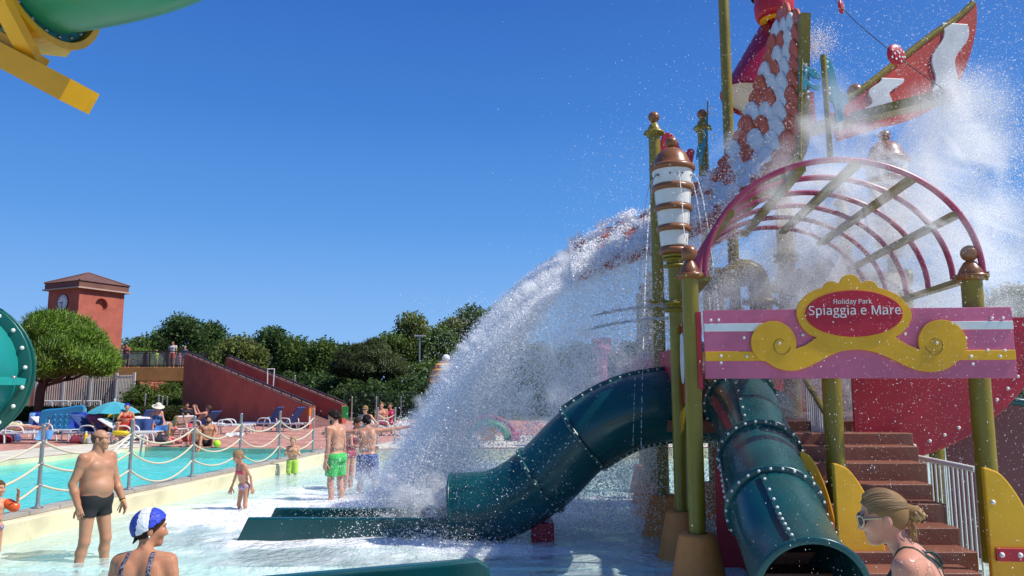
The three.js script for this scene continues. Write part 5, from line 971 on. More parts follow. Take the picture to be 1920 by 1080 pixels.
    let tp = p(0.03, 0.024, 0.006); for (const [len, la, pa] of [[0.042, 0.75, 0.35], [0.034, 0.45, 0.4], [0.026, 0.3, 0.35]]) { const e = tp.clone().addScaledVector(d.clone().multiplyScalar(0.75).addScaledVector(l, la).addScaledVector(pn, pa).normalize(), len * HS); add(tp, e, 0.0125 - 0.001, 0.0105, 0.008 * HS); tp = e; }
    J.hands[n] = H;
  }
  return J;
}
T.skin = texOf(256, (x, y) => { const a = nA[y * 256 + x] - 0.5, b = nC[y * 256 + x] - 0.5; return [1 + 0.14 * a, 0.92 + 0.36 * a + 0.08 * b, 0.90 + 0.44 * a + 0.1 * b]; }, false, [2.2, 2.2]);
const skinMats = {}; const skinOf = (rgb) => skinMats[rgb] ??= mat(rgb, { rough: 0.5, map: T.skin, specularIntensity: 0.6, roughnessMap: T.rough, bump: 0.0012, bumpMap: T.orange });
const clothMats = {}; const clothOf = (rgb, map) => clothMats[rgb + (map ? 'p' : '')] ??= mat(rgb, { rough: 0.8, map: map ?? T.paint });
const floralTex = texOf(128, (x, y) => { const a = nB[(y * 2) * 256 + x * 2], b = nC[(y * 2) * 256 + x * 2]; return a > 0.56 ? [0.55, 0.55, 0.62] : b > 0.66 ? [0.42, 0.42, 0.5] : [0.05, 0.05, 0.08]; }, true, [9, 9]);
const stuffTex = texOf(128, (x, y) => { const a = nB[(y * 2) * 256 + x * 2]; return a > 0.54 ? [0.85, 0.8, 0.85] : a > 0.45 ? [0.9, 0.55, 0.6] : [0.35, 0.42, 0.6]; }, true, [12, 12]);
function person(o) {
  const J = skeleton(o);
  if (o.headTop) { const q = J.head(0, 0.118, -0.01).applyAxisAngle(UP, o.yaw ?? 0); o.pos = o.headTop.clone().sub(q); }
  const t = thing('person', o.label, o.category ?? (o.kid ? 'child' : o.sex === 'f' ? 'woman' : 'man'), o.pos, o.yaw ?? 0, o.group), { S, hs } = J;
  const cell = o.cell ?? 0.013, fine = o.fine ?? cell * 0.55;
  const withHands = o.hands !== false, list = [grow(J.body, cell), grow(J.headBones, Math.min(fine, 0.013))];
  if (withHands) for (const n of o.onlyHand ? [o.onlyHand] : ['L', 'R']) list.push(grow(J.hands[n], Math.max(0.0035, fine * 0.7)));
  part('body', list.map((g) => boxUV(fix(g))), skinOf(o.skin ?? [0.50, 0.27, 0.17]), t);
  const has = (n) => J['hip' + n];
  const leg = (p) => (p.clone().sub(J.P).dot(J.hipS) > 0 ? 'L' : 'R');
  for (const cl of o.clothes ?? []) {
    const m = clothOf(cl.rgb, cl.map), off = (cl.off ?? 0.006) * S;
    let g;
    const up = (p) => p.clone().sub(J.P).dot(J.u) / S;
    if (cl.kind === 'shorts') {
      const bones = [J.body[0], ...J.body.filter((b) => !Array.isArray(b) && b.c.distanceTo(J.P) < 0.13 * S), ...['L', 'R'].map((n) => [J['hip' + n], J['kn' + n], 0.09 * S + (cl.flare ?? 0), 0.062 * S + (cl.flare ?? 0) * 2, 0.03 * S])];
      const list2 = []; for (const b of bones) list2.push(b); list2.push([J.at(0.1, -0.05 * (1 + 0.25 * (o.fat ?? 0))), J.at(0.1, 0.05 * (1 + 0.25 * (o.fat ?? 0))), 0.1 * S * (o.sex === 'f' ? 0.9 : 1) * (1 + 0.25 * (o.fat ?? 0)), 0.1 * S * (o.sex === 'f' ? 0.9 : 1) * (1 + 0.25 * (o.fat ?? 0)), 0.03 * S]);
      g = grow(list2, cell, off, (p) => { const n = leg(p); return Math.max((up(p) - (cl.waist ?? 0.06)) * S, p.clone().sub(J['hip' + n]).dot(J['td' + n]) - (cl.len ?? 0.2) * S); });
    } else if (cl.kind === 'brief') {
      g = grow(J.body, cell, off, (p) => { const n = leg(p), q = p.clone().sub(J.P), x = Math.abs(q.dot(J.hipS)) / S, y = q.dot(J.u) / S; return Math.max((y - (cl.waist ?? 0.045)) * S, (-(y + 0.115) + Math.max(0, x - 0.02) * 0.62) * S, (x - 0.2) * S); });
    } else if (cl.kind === 'top') {
      g = grow(J.body, cell, off, (p) => { const q = p.clone().sub(J.P), y = q.dot(J.u) / S, z = q.dot(J.f) / S, x = q.dot(J.side) / S, c0 = 0.35; const band = z > 0.02 ? Math.max(Math.abs(y - c0) - (cl.h ?? 0.055), Math.abs(x) - 0.14) : Math.max(Math.abs(y - 0.345) - 0.013, Math.abs(x) - 0.2); const strap = Math.max(Math.abs(Math.abs(x) - 0.075) - 0.009, Math.abs(y - 0.44) - 0.12); return Math.min(band, strap) * S; });
    } else if (cl.kind === 'onepiece') {
      g = grow(J.body, cell, off, (p) => { const n = leg(p), q = p.clone().sub(J.P), y = q.dot(J.u) / S, x = Math.abs(q.dot(J.side)) / S, z = q.dot(J.f) / S; const torso = Math.max(y - (z > 0 ? 0.4 : 0.2), -(y + (cl.low ?? 0.11)) + Math.max(0, x - 0.02) * 0.6, x - 0.165); const strap = Math.max(Math.abs(x - 0.085 - (z < 0 ? (0.5 - y) * 0.08 : 0)) - 0.016, Math.abs(y - 0.36) - 0.18); return Math.min(torso, strap) * S; });
    } else if (cl.kind === 'shirt') {
      g = grow(J.body, cell, off, (p) => { const y = up(p); let d = Math.max(y - 0.52, -(y + (cl.low ?? 0.08))); for (const n of ['L', 'R']) { const q = p.clone().sub(J['sh' + n]), a = q.dot(J['ua' + n]) / S; if (q.length() < 0.5 * S && a > 0.03) { const ax = q.clone().addScaledVector(J['ua' + n], -a * S).length() / S; if (ax < 0.075) d = Math.max(d, a - (cl.sleeve ?? 0.17)); } const w = p.clone().sub(J['wr' + n]).length() / S; if (w < 0.14) d = Math.max(d, 0.1); } return d * S; });
    }
    part(cl.name ?? cl.kind, g, m, t, cl.label);
  }
  const hr = o.hair;
  if (hr) {
    const m = mat(hr.rgb, { rough: 0.75, specularIntensity: 0.35, map: T.worn, bump: hr.bump ?? 0.005, bumpMap: T.orange }), nrm = J.hu.clone().multiplyScalar(0.70).addScaledVector(J.hf, -0.71), th = (hr.thick ?? 0.014) * hs, bones = [J.headBones[0], ...(hr.extra ?? []).map(([a, b, ra, rb]) => [J.head(...a), J.head(...b), ra * hs, rb * hs, 0.02 * hs])];
    const base = grow([J.headBones[0]], Math.min(fine, 0.013), th, (p) => { const q = p.clone().sub(J.Hc), c = q.dot(nrm) / hs, y = q.dot(J.hu) / hs, z = q.dot(J.hf) / hs; let d = (hr.line ?? -0.012) - c; d = Math.max(d, -(y + (hr.low ?? 0.065))); if (hr.bald) d = Math.max(d, y - hr.bald + 0.25 * z); return d * hs; });
    const ex = (hr.extra ?? []).length ? [grow(bones.slice(1), Math.min(fine, 0.013))] : [];
    part(hr.name ?? 'hair', [base, ...ex], m, t);
    if (hr.tex) hr.tex(J, t);
  }
  if (o.face) {                                        // eyes, brows and lips for people near enough
    for (const s of [1, -1]) { const e = part('eye', ball(0.0115 * hs, 0, 0, 0, 10, 8), M.white, t); e.position.copy(J.head(s * 0.031, 0.008, 0.0735)); const iris = part('iris', ball(0.006 * hs, 0, 0, 0, 8, 6), M.black, e); iris.position.copy(J.hf.clone().multiplyScalar(0.0076 * hs)); }
    part('lips', grow([[J.head(-0.02, -0.0635, 0.086), J.head(0.02, -0.0635, 0.086), 0.0045 * hs, 0.0045 * hs, 0.004]], 0.003), mat([0.42, 0.13, 0.11], { rough: 0.5 }), t);
    for (const s of [1, -1]) part('eyebrow', rod(J.head(s * 0.014, 0.032, 0.094), J.head(s * 0.046, 0.03, 0.08), 0.0042 * hs, 0.003 * hs, 6), mat(o.brow ?? [0.06, 0.035, 0.02]), t);
  }
  if (o.glasses) { const gm = mat(o.glasses, { rough: 0.3 }); const lens = mat([0.02, 0.015, 0.012], { rough: 0.08 }); const gl = part('sunglasses', [1, -1].flatMap((s) => [rod(J.head(s * 0.062, 0.014, 0.088), J.head(s * 0.078, 0.008, -0.01), 0.0042 * hs, 0.0036 * hs, 6), tube([[0.012, 0.02, 0.104], [0.058, 0.022, 0.09], [0.062, 0.0, 0.088], [0.035, -0.022, 0.1], [0.012, -0.006, 0.106]].map(([x, y, z]) => J.head(s * x, y, z)), 0.0042 * hs, 30, 6, true)]), gm, t); part('lens', [1, -1].map((s) => { const g = new THREE.SphereGeometry(0.026 * hs, 14, 10).scale(1, 0.82, 0.2); g.applyMatrix4(new THREE.Matrix4().makeBasis(J.hl, J.hu, J.hf).setPosition(J.head(s * 0.036, 0.002, 0.094))); return g; }), lens, gl); }
  if (o.more) o.more(J, t);
  return t;
}
const at0 = (px, D, y) => { const p = W(px, 735, D); return [p.x, y, p.z]; };
const SK = { fair: [0.54, 0.30, 0.20], tan: [0.46, 0.235, 0.135], dark: [0.36, 0.16, 0.085], red: [0.56, 0.28, 0.19] };
const RAD = Math.PI / 180;

// ---------------------------------------------------------------- the bathers
// the bald man in black trunks
person({
  label: 'balding man in black swim trunks standing in the shallow water at the left', pos: at0(193, 9.5, -0.28), yaw: 70 * RAD, H: 1.78, sex: 'm', fat: 1.25, cell: 0.011, fine: 0.006, skin: [0.46, 0.245, 0.15], face: true,
  headYaw: 22 * RAD, headPitch: 0.02, spine: [0, 1, -0.03], neck: [0.03, 1, 0.2], armR: [[-0.26, -1, -0.24], [0.12, -1, 0.28]], armL: [[0.26, -1, 0.06], [0.10, -1, 0.42]], legR: [[-0.10, -1, 0.06], [-0.10, -1, -0.12]], legL: [[0.10, -1, 0.12], [0.10, -1, -0.06]],
  handR: { palm: [0.6, 0, -0.5], curl: 0.45 }, handL: { palm: [-0.8, 0, -0.3], curl: 0.4 },
  clothes: [{ kind: 'shorts', name: 'trunks', rgb: [0.012, 0.013, 0.017], off: 0.01, waist: 0.055, len: 0.17, flare: 0.004 }],
  hair: { rgb: [0.16, 0.10, 0.065], thick: 0.0035, line: -0.03, low: 0.055, bald: 0.045 },
  more: (J, t) => { part('wristband', new THREE.TorusGeometry(0.031, 0.008, 8, 20).applyQuaternion(new THREE.Quaternion().setFromUnitVectors(V(0, 0, 1), J.faL)).translate(...J.wrL.clone().addScaledVector(J.faL, -0.02).toArray()), M.dark, t); part('wristband', new THREE.TorusGeometry(0.03, 0.006, 8, 20).applyQuaternion(new THREE.Quaternion().setFromUnitVectors(V(0, 0, 1), J.faL)).translate(...J.wrL.clone().addScaledVector(J.faL, 0.0).toArray()), M.yellow, t); part('strap', rod(J.wrL.clone().addScaledVector(J.faL, -0.01), J.wrL.clone().add(V(0.01, -0.12, -0.09)), 0.006, 0.005, 6), M.dark, t); },
});
// the woman in the swimming cap, seen from behind
{
  const H = 1.55;
  const capMat = (rgb) => mat(rgb, { rough: 0.55, bump: 0.006, bumpMap: T.bump });
  person({
    label: 'woman in a blue and white swimming cap seen from behind at the bottom left', headTop: W(284, 958, 4.8), yaw: 178 * RAD, H, sex: 'f', fat: 0.25, cell: 0.009, fine: 0.0048, skin: [0.46, 0.215, 0.12], face: true, hands: false,
    headYaw: -58 * RAD, headPitch: 0.08, spine: [0, 1, 0.1], shrugL: -0.01, armL: [[0.35, -1, 0.1], [0.1, -1, 0.3]], armR: [[-0.42, -1, 0.0], [-0.1, -1, 0.3]],
    clothes: [{ kind: 'onepiece', name: 'swimsuit', rgb: [1, 1, 1], map: floralTex, off: 0.005 }],
    hair: { rgb: [0.035, 0.02, 0.014], thick: 0.013, line: -0.02, low: 0.082, extra: [[[0.03, -0.06, -0.075], [0.045, -0.1, -0.088], 0.016, 0.005], [[0.0, -0.065, -0.08], [0.012, -0.098, -0.095], 0.014, 0.004], [[0.055, -0.05, -0.06], [0.066, -0.085, -0.072], 0.01, 0.003]] },
    more: (J, t) => {
      // gathered cap: panels of blue and white cloth with puckers
      const q = (p) => p.clone().sub(J.Hc), capClip = (p) => { const v = q(p), c = v.dot(J.hu) * 0.80 - v.dot(J.hf) * 0.6; return 0.018 * J.hs - c; };
      const bones = [{ ...J.headBones[0], r: J.headBones[0].r.map((v, i) => v * [1.0, 1.0, 1.0][i]) }];
      const panel = (name, rgb, f, extra) => part(name, grow(bones, 0.0042, extra, (p) => { const v = q(p), s = v.dot(J.hl), y = v.dot(J.hu), z = v.dot(J.hf); const pleat = 0.0024 * Math.sin(y * 190 + z * 60); return Math.max(capClip(p), f(s, y, z)) + pleat; }), capMat(rgb), t);
      const z1 = 0.012, z2 = -0.068;
      panel('cap_panel', [0.02, 0.05, 0.52], (s, y, z) => z1 - z + 0.35 * s - 0.1 * y, 0.0235);
      panel('cap_panel', [0.74, 0.76, 0.80], (s, y, z) => Math.max(z - 0.35 * s + 0.1 * y - z1 + 0.0015, z2 + 0.0015 - z + 0.35 * s), 0.0225);
      panel('cap_panel', [0.02, 0.055, 0.40], (s, y, z) => z - 0.35 * s - z2, 0.022);
      part('earring', ball(0.006, 0, 0, 0, 8, 6), M.white, t).position.copy(J.head(-0.084, -0.04, -0.01));
    },
  });
}
// the blonde woman with the bun
{
  const H = 1.76;
  person({
    label: 'blonde woman with a hair bun and sunglasses at the bottom right', headTop: W(1646, 920, 3.65), yaw: -120 * RAD, H, sex: 'f', fat: 0.1, cell: 0.008, fine: 0.0042, skin: [0.60, 0.31, 0.21], face: true, hands: false, glasses: [0.62, 0.50, 0.30],
    headYaw: 12 * RAD, headPitch: 0.2, spine: [0, 1, 0.22], neck: [0, 1, 0.62], armL: [[0.25, -1, 0.35], [0, -1, 0.6]], armR: [[-0.3, -1, 0.1], [0, -1, 0.4]],
    clothes: [{ kind: 'top', name: 'bikini_top', rgb: [0.008, 0.03, 0.028], off: 0.004 }, { kind: 'brief', name: 'bikini_bottom', rgb: [0.008, 0.03, 0.028] }],
    hair: { rgb: [0.27, 0.16, 0.068], thick: 0.010, line: -0.002, low: 0.085, bump: 0.0004, extra: [[[0, 0.015, -0.1], [0, -0.0, -0.128], 0.032, 0.034]] },
    more: (J, t) => {
      const hair = mat([0.52, 0.33, 0.12], { rough: 0.5, map: T.worn, bump: 0.004 }), hair2 = mat([0.62, 0.42, 0.19], { rough: 0.5, map: T.worn, bump: 0.004 });
      // bun: wound strands
      const c = J.head(0, -0.008, -0.142), e1 = J.hl, e2 = J.hu.clone().multiplyScalar(0.85).addScaledVector(J.hf, 0.4).normalize(), e3 = e1.clone().cross(e2);
      const strands = [], strands2 = []; for (let i = 0; i < 34; i++) { const a0 = rr(0, 6.28), r0 = rr(0.016, 0.034), lift = rr(-0.02, 0.024), pts = []; for (let k = 0; k <= 8; k++) { const a = a0 + k * 0.42, r = r0 + 0.004 * Math.sin(k); pts.push(c.clone().addScaledVector(e1, r * Math.cos(a) * 1.05).addScaledVector(e2, r * Math.sin(a)).addScaledVector(e3, lift + 0.006 * Math.sin(a * 1.5 + i))); } (i % 3 ? strands : strands2).push(tube(pts, rr(0.004, 0.0085), 16, 6)); }
      part('bun', [...strands, ball(0.032, 0, 0, 0).translate(c.x, c.y, c.z)], hair, t); part('bun_strand', strands2, hair2, t);
      // combed strands over the head and loose ends at the nape
      const comb = [], comb2 = []; for (let i = 0; i < 300; i++) { const a = rr(-1.45, 1.45), b = rr(0.1, 1.0), R = 0.0885 + rr(0, 0.0035), pts = []; for (let k = 0; k <= 7; k++) { const u = k / 7, z = 0.06 - 0.172 * u, w = Math.sqrt(Math.max(0, 1 - ((z + 0.012) / 0.112) ** 2)), y = 0.022 + w * 1.24 * R * Math.cos(a) * (1 - u * 0.1), x = w * 0.985 * R * Math.sin(a); pts.push(J.head(x * (1 - 0.12 * u * u), y + (Math.abs(a) > 1 ? 0.012 * u : 0) - 0.01 * u * u, z)); } (i % 3 ? comb : comb2).push(tube(pts, 0.0023, 12, 4)); }
      part('hair_strand', comb, mat([0.22, 0.125, 0.05], { rough: 0.45 }), t).userData.kind = 'stuff'; part('hair_strand', comb2, hair2, t).userData.kind = 'stuff';
      const loose = []; for (let i = 0; i < 26; i++) { const s = rr(-0.05, 0.05), st = [s, rr(-0.06, -0.02), -0.09 - rr(0, 0.03)]; loose.push(tube([J.head(...st), J.head(s * 1.15, st[1] - 0.035, st[2] - rr(0, 0.012)), J.head(s * 1.3 + rr(-0.015, 0.015), st[1] - rr(0.05, 0.085), st[2] + rr(-0.02, 0.02))], 0.0011, 10, 4)); }
      part('loose_hair', loose, hair, t).userData.kind = 'stuff';
      // strings tied at the nape
      const m = mat([0.01, 0.035, 0.033], { rough: 0.6 }), k0 = J.at(0.505, -0.005, -0.066);
      const cord = part('neck_string', [1, -1].map((s) => tube([k0, J.at(0.512, s * 0.045, -0.05), J.at(0.5, s * 0.075, 0.0), J.at(0.46, s * 0.085, 0.06), J.at(0.40, s * 0.08, 0.12)], 0.0065, 24, 6)), m, t); part('knot', ball(0.013, k0.x, k0.y, k0.z), m, cord);
      part('bow', [tube([k0, J.at(0.50, -0.03, -0.10), J.at(0.46, -0.055, -0.125), J.at(0.43, -0.06, -0.12), J.at(0.455, -0.04, -0.11), k0], 0.006, 30, 6), tube([k0, J.at(0.48, 0.02, -0.09), J.at(0.44, 0.03, -0.11)], 0.005, 16, 6)], m, cord);
    },
  });
}
// children and men round the splash
person({ label: 'small child with orange armbands cut by the left edge of the picture', pos: at0(10, 9.75, -0.26), yaw: 60 * RAD, H: 1.12, kid: 1, sex: 'f', cell: 0.01, fine: 0.006, skin: [0.54, 0.28, 0.17], face: true, headYaw: 0.2, armR: [[-0.5, -0.8, 0.4], [-0.2, 0.2, 1]], armL: [[0.55, -0.5, 0.6], [-0.1, 1, 0.25]], clothes: [{ kind: 'brief', name: 'swim_brief', rgb: [0.7, 0.68, 0.72], map: stuffTex }], hair: { rgb: [0.13, 0.075, 0.04], thick: 0.014, low: 0.08 },
  more: (J, t) => { for (const n of ['L', 'R']) { const a = J['sh' + n].clone().lerp(J['el' + n], 0.35), b = J['sh' + n].clone().lerp(J['el' + n], 0.8); part('armband', grow([[a, b, 0.062, 0.066, 0.02]], 0.008), mat([0.80, 0.12, 0.03], { rough: 0.25 }), t); } } });
person({ label: 'laughing toddler girl in a patterned bikini wading by the kerb', pos: at0(466, 13.4, -0.26), yaw: -38 * RAD, H: 1.24, kid: 0.85, sex: 'f', cell: 0.01, fine: 0.006, skin: [0.54, 0.29, 0.18], face: true, headYaw: -0.25, headPitch: 0.35, spine: [0, 1, 0.22], armR: [[-0.3, -1, 0.25], [-0.25, -1, 0.45]], armL: [[0.22, -1, -0.28], [0.1, -1, 0.1]], legR: [[-0.05, -1, 0.14], [0, -1, -0.2]], legL: [[0.05, -1, 0.1], [0, -1, -0.16]],
  clothes: [{ kind: 'top', name: 'bikini_top', rgb: [0.6, 0.05, 0.12], h: 0.045 }, { kind: 'brief', name: 'bikini_bottom', rgb: [0.9, 0.85, 0.9], map: stuffTex }], hair: { rgb: [0.36, 0.22, 0.11], thick: 0.014, low: 0.05 }, handR: { spread: 0.2, curl: 0.1 } });
person({ label: 'little boy in long lime swim shorts hugging himself by the kerb', pos: at0(553, 18.6, -0.26), yaw: 12 * RAD, H: 1.16, kid: 0.9, sex: 'm', cell: 0.012, fine: 0.008, skin: [0.56, 0.32, 0.2], headYaw: -0.3, armR: [[-0.35, -1, 0.3], [0.8, 0.5, 0.45]], armL: [[0.35, -1, 0.3], [-0.6, 0.7, 0.5]], clothes: [{ kind: 'shorts', name: 'swim_shorts', rgb: [0.42, 0.66, 0.08], off: 0.012, len: 0.4, flare: 0.008 }], hair: { rgb: [0.45, 0.30, 0.16], thick: 0.013, low: 0.06 } });
person({ label: 'dark haired young man in bright green swim shorts standing in profile', pos: at0(634, 14.5, -0.22), yaw: -118 * RAD, H: 1.84, sex: 'm', cell: 0.012, fine: 0.007, skin: [0.52, 0.28, 0.18], face: true, spine: [0, 1, 0.07], headYaw: 0.35, headPitch: 0.28, armL: [[0.16, -1, -0.1], [0.04, -1, 0.22]], armR: [[-0.2, -1, 0.1], [-0.1, -1, 0.3]], legL: [[0.03, -1, 0.06], [0.02, -1, -0.1]], legR: [[-0.04, -1, -0.02], [0, -1, -0.06]],
  clothes: [{ kind: 'shorts', name: 'swim_shorts', rgb: [0.03, 0.50, 0.09], off: 0.016, waist: 0.05, len: 0.30, flare: 0.012 }], hair: { rgb: [0.02, 0.013, 0.01], thick: 0.02, line: -0.004, low: 0.055 }, brow: [0.02, 0.012, 0.01],
  more: (J, t) => part('beard', grow([J.headBones[1], J.headBones[2]], 0.006, 0.006 * J.hs, (p) => { const v = p.clone().sub(J.Hc), y = v.dot(J.hu), z = v.dot(J.hf); return Math.max(y + 0.05 * J.hs - 0.2 * (0.05 * J.hs - z), -(z + 0.01 * J.hs)); }), mat([0.03, 0.018, 0.012], { rough: 0.8 }), t) });
person({ label: 'man in blue swim shorts seen from behind with both arms held out', pos: at0(692, 15.2, -0.22), yaw: 186 * RAD, H: 1.74, sex: 'm', fat: 0.15, cell: 0.012, fine: 0.007, skin: [0.50, 0.255, 0.16], spine: [0.06, 1, 0.05], bend: [0, 0, 0.12], headYaw: 0.1, headPitch: 0.1, shrugL: 0.0, armR: [[-1, 0.02, 0.15], [-1, 0.12, 0.1]], armL: [[1, 0.10, 0.2], [1, -0.0, 0.12]], legL: [[0.08, -1, 0.12], [0.1, -1, -0.1]], legR: [[-0.1, -1, 0.1], [-0.12, -1, -0.1]],
  clothes: [{ kind: 'shorts', name: 'swim_shorts', rgb: [0.03, 0.07, 0.26], off: 0.014, waist: 0.04, len: 0.4, flare: 0.014 }], hair: { rgb: [0.015, 0.011, 0.009], thick: 0.018, line: -0.02, low: 0.075 } });
person({ label: 'bather half hidden between the green shorts man and the blue shorts man', pos: at0(658, 16.2, -0.22), yaw: 70 * RAD, H: 1.68, sex: 'f', cell: 0.013, skin: [0.52, 0.25, 0.17], spine: [0, 1, 0.25], armR: [[-0.25, -1, 0.6], [0.1, 0.2, 1]], armL: [[0.25, -1, 0.6], [0, 0.1, 1]], headPitch: 0.3, clothes: [{ kind: 'onepiece', name: 'swimsuit', rgb: [0.30, 0.05, 0.09] }], hair: { rgb: [0.05, 0.028, 0.018], low: 0.09 } });
person({ label: 'woman in a turquoise tankini and sunglasses with hands on hips', pos: at0(686, 22.6, -0.1), yaw: -6 * RAD, H: 1.66, sex: 'f', fat: 0.25, cell: 0.013, fine: 0.008, skin: SK.red, glasses: [0.05, 0.03, 0.02], armR: [[-0.75, -0.85, -0.05], [0.85, -0.75, 0.35]], armL: [[0.8, -0.8, -0.05], [-0.85, -0.75, 0.35]], clothes: [{ kind: 'onepiece', name: 'tankini', rgb: [0.04, 0.42, 0.52], off: 0.008, low: 0.06 }], hair: { rgb: [0.34, 0.20, 0.08], thick: 0.016, low: 0.08 } });
// people on the footbridge
const onBridge = (px, D, o) => person({ pos: [W(px, 690, D).x, BR.y, -D], cell: 0.022, fine: 0.02, hands: false, ...o });
onBridge(322, 53.1, { label: 'man in a pale shirt and orange shorts on the footbridge', H: 1.78, sex: 'm', skin: SK.tan, armL: [[0.25, -1, 0.1], [0.1, -1, 0.3]], armR: [[-0.25, -1, 0.1], [-0.1, -1, 0.3]], clothes: [{ kind: 'shirt', rgb: [0.62, 0.56, 0.55], off: 0.02, low: 0.05 }, { kind: 'shorts', rgb: [0.85, 0.16, 0.06], off: 0.02, len: 0.3, flare: 0.01 }], hair: { rgb: [0.10, 0.06, 0.04] } });
onBridge(292, 53.1, { label: 'child in a lime vest on the footbridge', H: 1.18, kid: 0.8, sex: 'm', skin: SK.tan, clothes: [{ kind: 'shirt', name: 'vest', rgb: [0.55, 0.85, 0.04], off: 0.02, low: 0.1 }, { kind: 'shorts', rgb: [0.3, 0.6, 0.1], off: 0.015, len: 0.22 }], hair: { rgb: [0.45, 0.28, 0.13] } });
onBridge(336, 53.3, { label: 'small child in pink on the footbridge beside the orange shorts', H: 0.98, kid: 1, sex: 'f', skin: SK.fair, clothes: [{ kind: 'shirt', name: 'dress', rgb: [0.7, 0.25, 0.3], off: 0.03, low: 0.2 }], hair: { rgb: [0.5, 0.36, 0.2] } });
onBridge(345, 53.9, { label: 'person in a blue top at the right end of the footbridge', H: 1.5, sex: 'f', skin: SK.red, clothes: [{ kind: 'shirt', rgb: [0.08, 0.11, 0.22], off: 0.015 }, { kind: 'shorts', rgb: [0.1, 0.12, 0.2], off: 0.01 }], hair: { rgb: [0.5, 0.34, 0.22], thick: 0.03 } });
onBridge(237, 53.4, { label: 'person in red leaning on the left part of the footbridge rail', H: 1.62, sex: 'm', skin: SK.tan, spine: [0, 1, 0.2], armL: [[0.2, -0.8, 0.6], [-0.4, 0.0, 1]], armR: [[-0.2, -0.8, 0.6], [0.4, 0, 1]], clothes: [{ kind: 'shirt', rgb: [0.45, 0.10, 0.08], off: 0.015 }, { kind: 'shorts', rgb: [0.05, 0.08, 0.2], off: 0.015 }], hair: { rgb: [0.08, 0.05, 0.03] } });
onBridge(229, 53.9, { label: 'person in blue grey behind the red one on the footbridge', H: 1.56, sex: 'f', skin: SK.tan, clothes: [{ kind: 'shirt', rgb: [0.2, 0.24, 0.3], off: 0.015 }, { kind: 'shorts', rgb: [0.2, 0.2, 0.24], off: 0.015 }], hair: { rgb: [0.06, 0.04, 0.03] } });

// ---------------------------------------------------------------- loungers and their people
function makeLounger(seatM, back) {                    // head at -x, foot at +x; back: angle of the backrest in radians
  const t = new THREE.Group(); t.name = 'tmp';
  const W2 = 0.33, H0 = 0.34;
  for (const z of [-W2, W2]) {
    part('frame', rbox(1.92, 0.06, 0.05, 0.02, H0, z, 0.015), M.whitePlastic, t);
    for (const x of [-0.55, 0.72]) part('leg', tube([[x - 0.12, 0.02, z * 1.06], [x - 0.09, H0 - 0.05, z * 1.02], [x + 0.02, H0 + 0.01, z], [x + 0.15, H0 - 0.05, z * 1.02], [x + 0.2, 0.02, z * 1.06]], 0.025, 18, 7), M.whitePlastic, t);
    part('armrest', tube([[-0.35, H0, z * 1.08], [-0.32, H0 + 0.17, z * 1.12], [-0.2, H0 + 0.22, z * 1.12], [0.08, H0 + 0.21, z * 1.12], [0.18, H0 + 0.12, z * 1.1], [0.2, H0, z * 1.08]], 0.024, 22, 7), M.whitePlastic, t);
  }
  for (let i = 0; i < 10; i++) part('slat', rbox(0.105, 0.022, 2 * W2 - 0.05, -0.14 + i * 0.118, H0 + 0.036, 0, 0.008), seatM, t);
  const c = Math.cos(back), s = Math.sin(back); const b = part('backrest', [rbox(0.78, 0.045, 2 * W2, -0.39, 0, 0, 0.02)].map((g) => g.rotateZ(-back).translate(-0.2, H0 + 0.045, 0)), seatM, t);
  for (let i = 0; i < 6; i++) part('slat', rbox(0.1, 0.012, 2 * W2 - 0.08, -0.08 - i * 0.122, 0.03, 0, 0.004).rotateZ(-back).translate(-0.2, H0 + 0.045, 0), seatM, b);
  return t;
}
const loungeProto = { white: makeLounger(M.whitePlastic, 0.55), blue: makeLounger(M.navyCloth, 0.75), flat: makeLounger(M.whitePlastic, 0.06), blueUp: makeLounger(M.navyCloth, 0.95) };
function lounger(kind, px, D, turn, label) {
  const o = loungeProto[kind].clone(); o.name = numbered('sun_lounger'); scene.add(o); const p = W(px, 735, D); o.position.set(p.x, DECK, p.z); o.rotation.y = turn;
  return tag(o, label, 'sun lounger', 'sun loungers on the brick deck');
}
lounger('flat', 48, 25.6, 0.12, 'white lounger at the far left under the lying sunbather');
lounger('white', 112, 27.2, -0.3, 'white lounger under the turquoise inflatable mattress');
lounger('blue', 186, 25.8, -0.1, 'lounger in the umbrella shade under the person in purple');
lounger('white', 246, 25.6, 0.1, 'white lounger in front of the person in red under the umbrella');
lounger('blueUp', 270, 28.4, 2.6, 'blue lounger with raised back right of the umbrella');
lounger('white', 303, 27.6, -0.35, 'white lounger under the person in the sun hat');
lounger('white', 327, 28.8, 2.5, 'white lounger with raised white back next to the sun hat');
lounger('blue', 376, 30.5, 2.9, 'lounger under the reader with raised knees by the red wall');
lounger('flat', 432, 31.2, 0.15, 'empty flat lounger in front of the red ramp wall');
lounger('blueUp', 500, 33.2, 3.05, 'blue lounger left of the pair before the red wall');
lounger('blueUp', 540, 33.0, 2.9, 'blue lounger right of the pair before the red wall');
lounger('white', 22, 28.5, -0.4, 'white lounger at the back left with blue towels');
lounger('white', 722, 30, 0.1, 'white lounger behind the splash with two people');
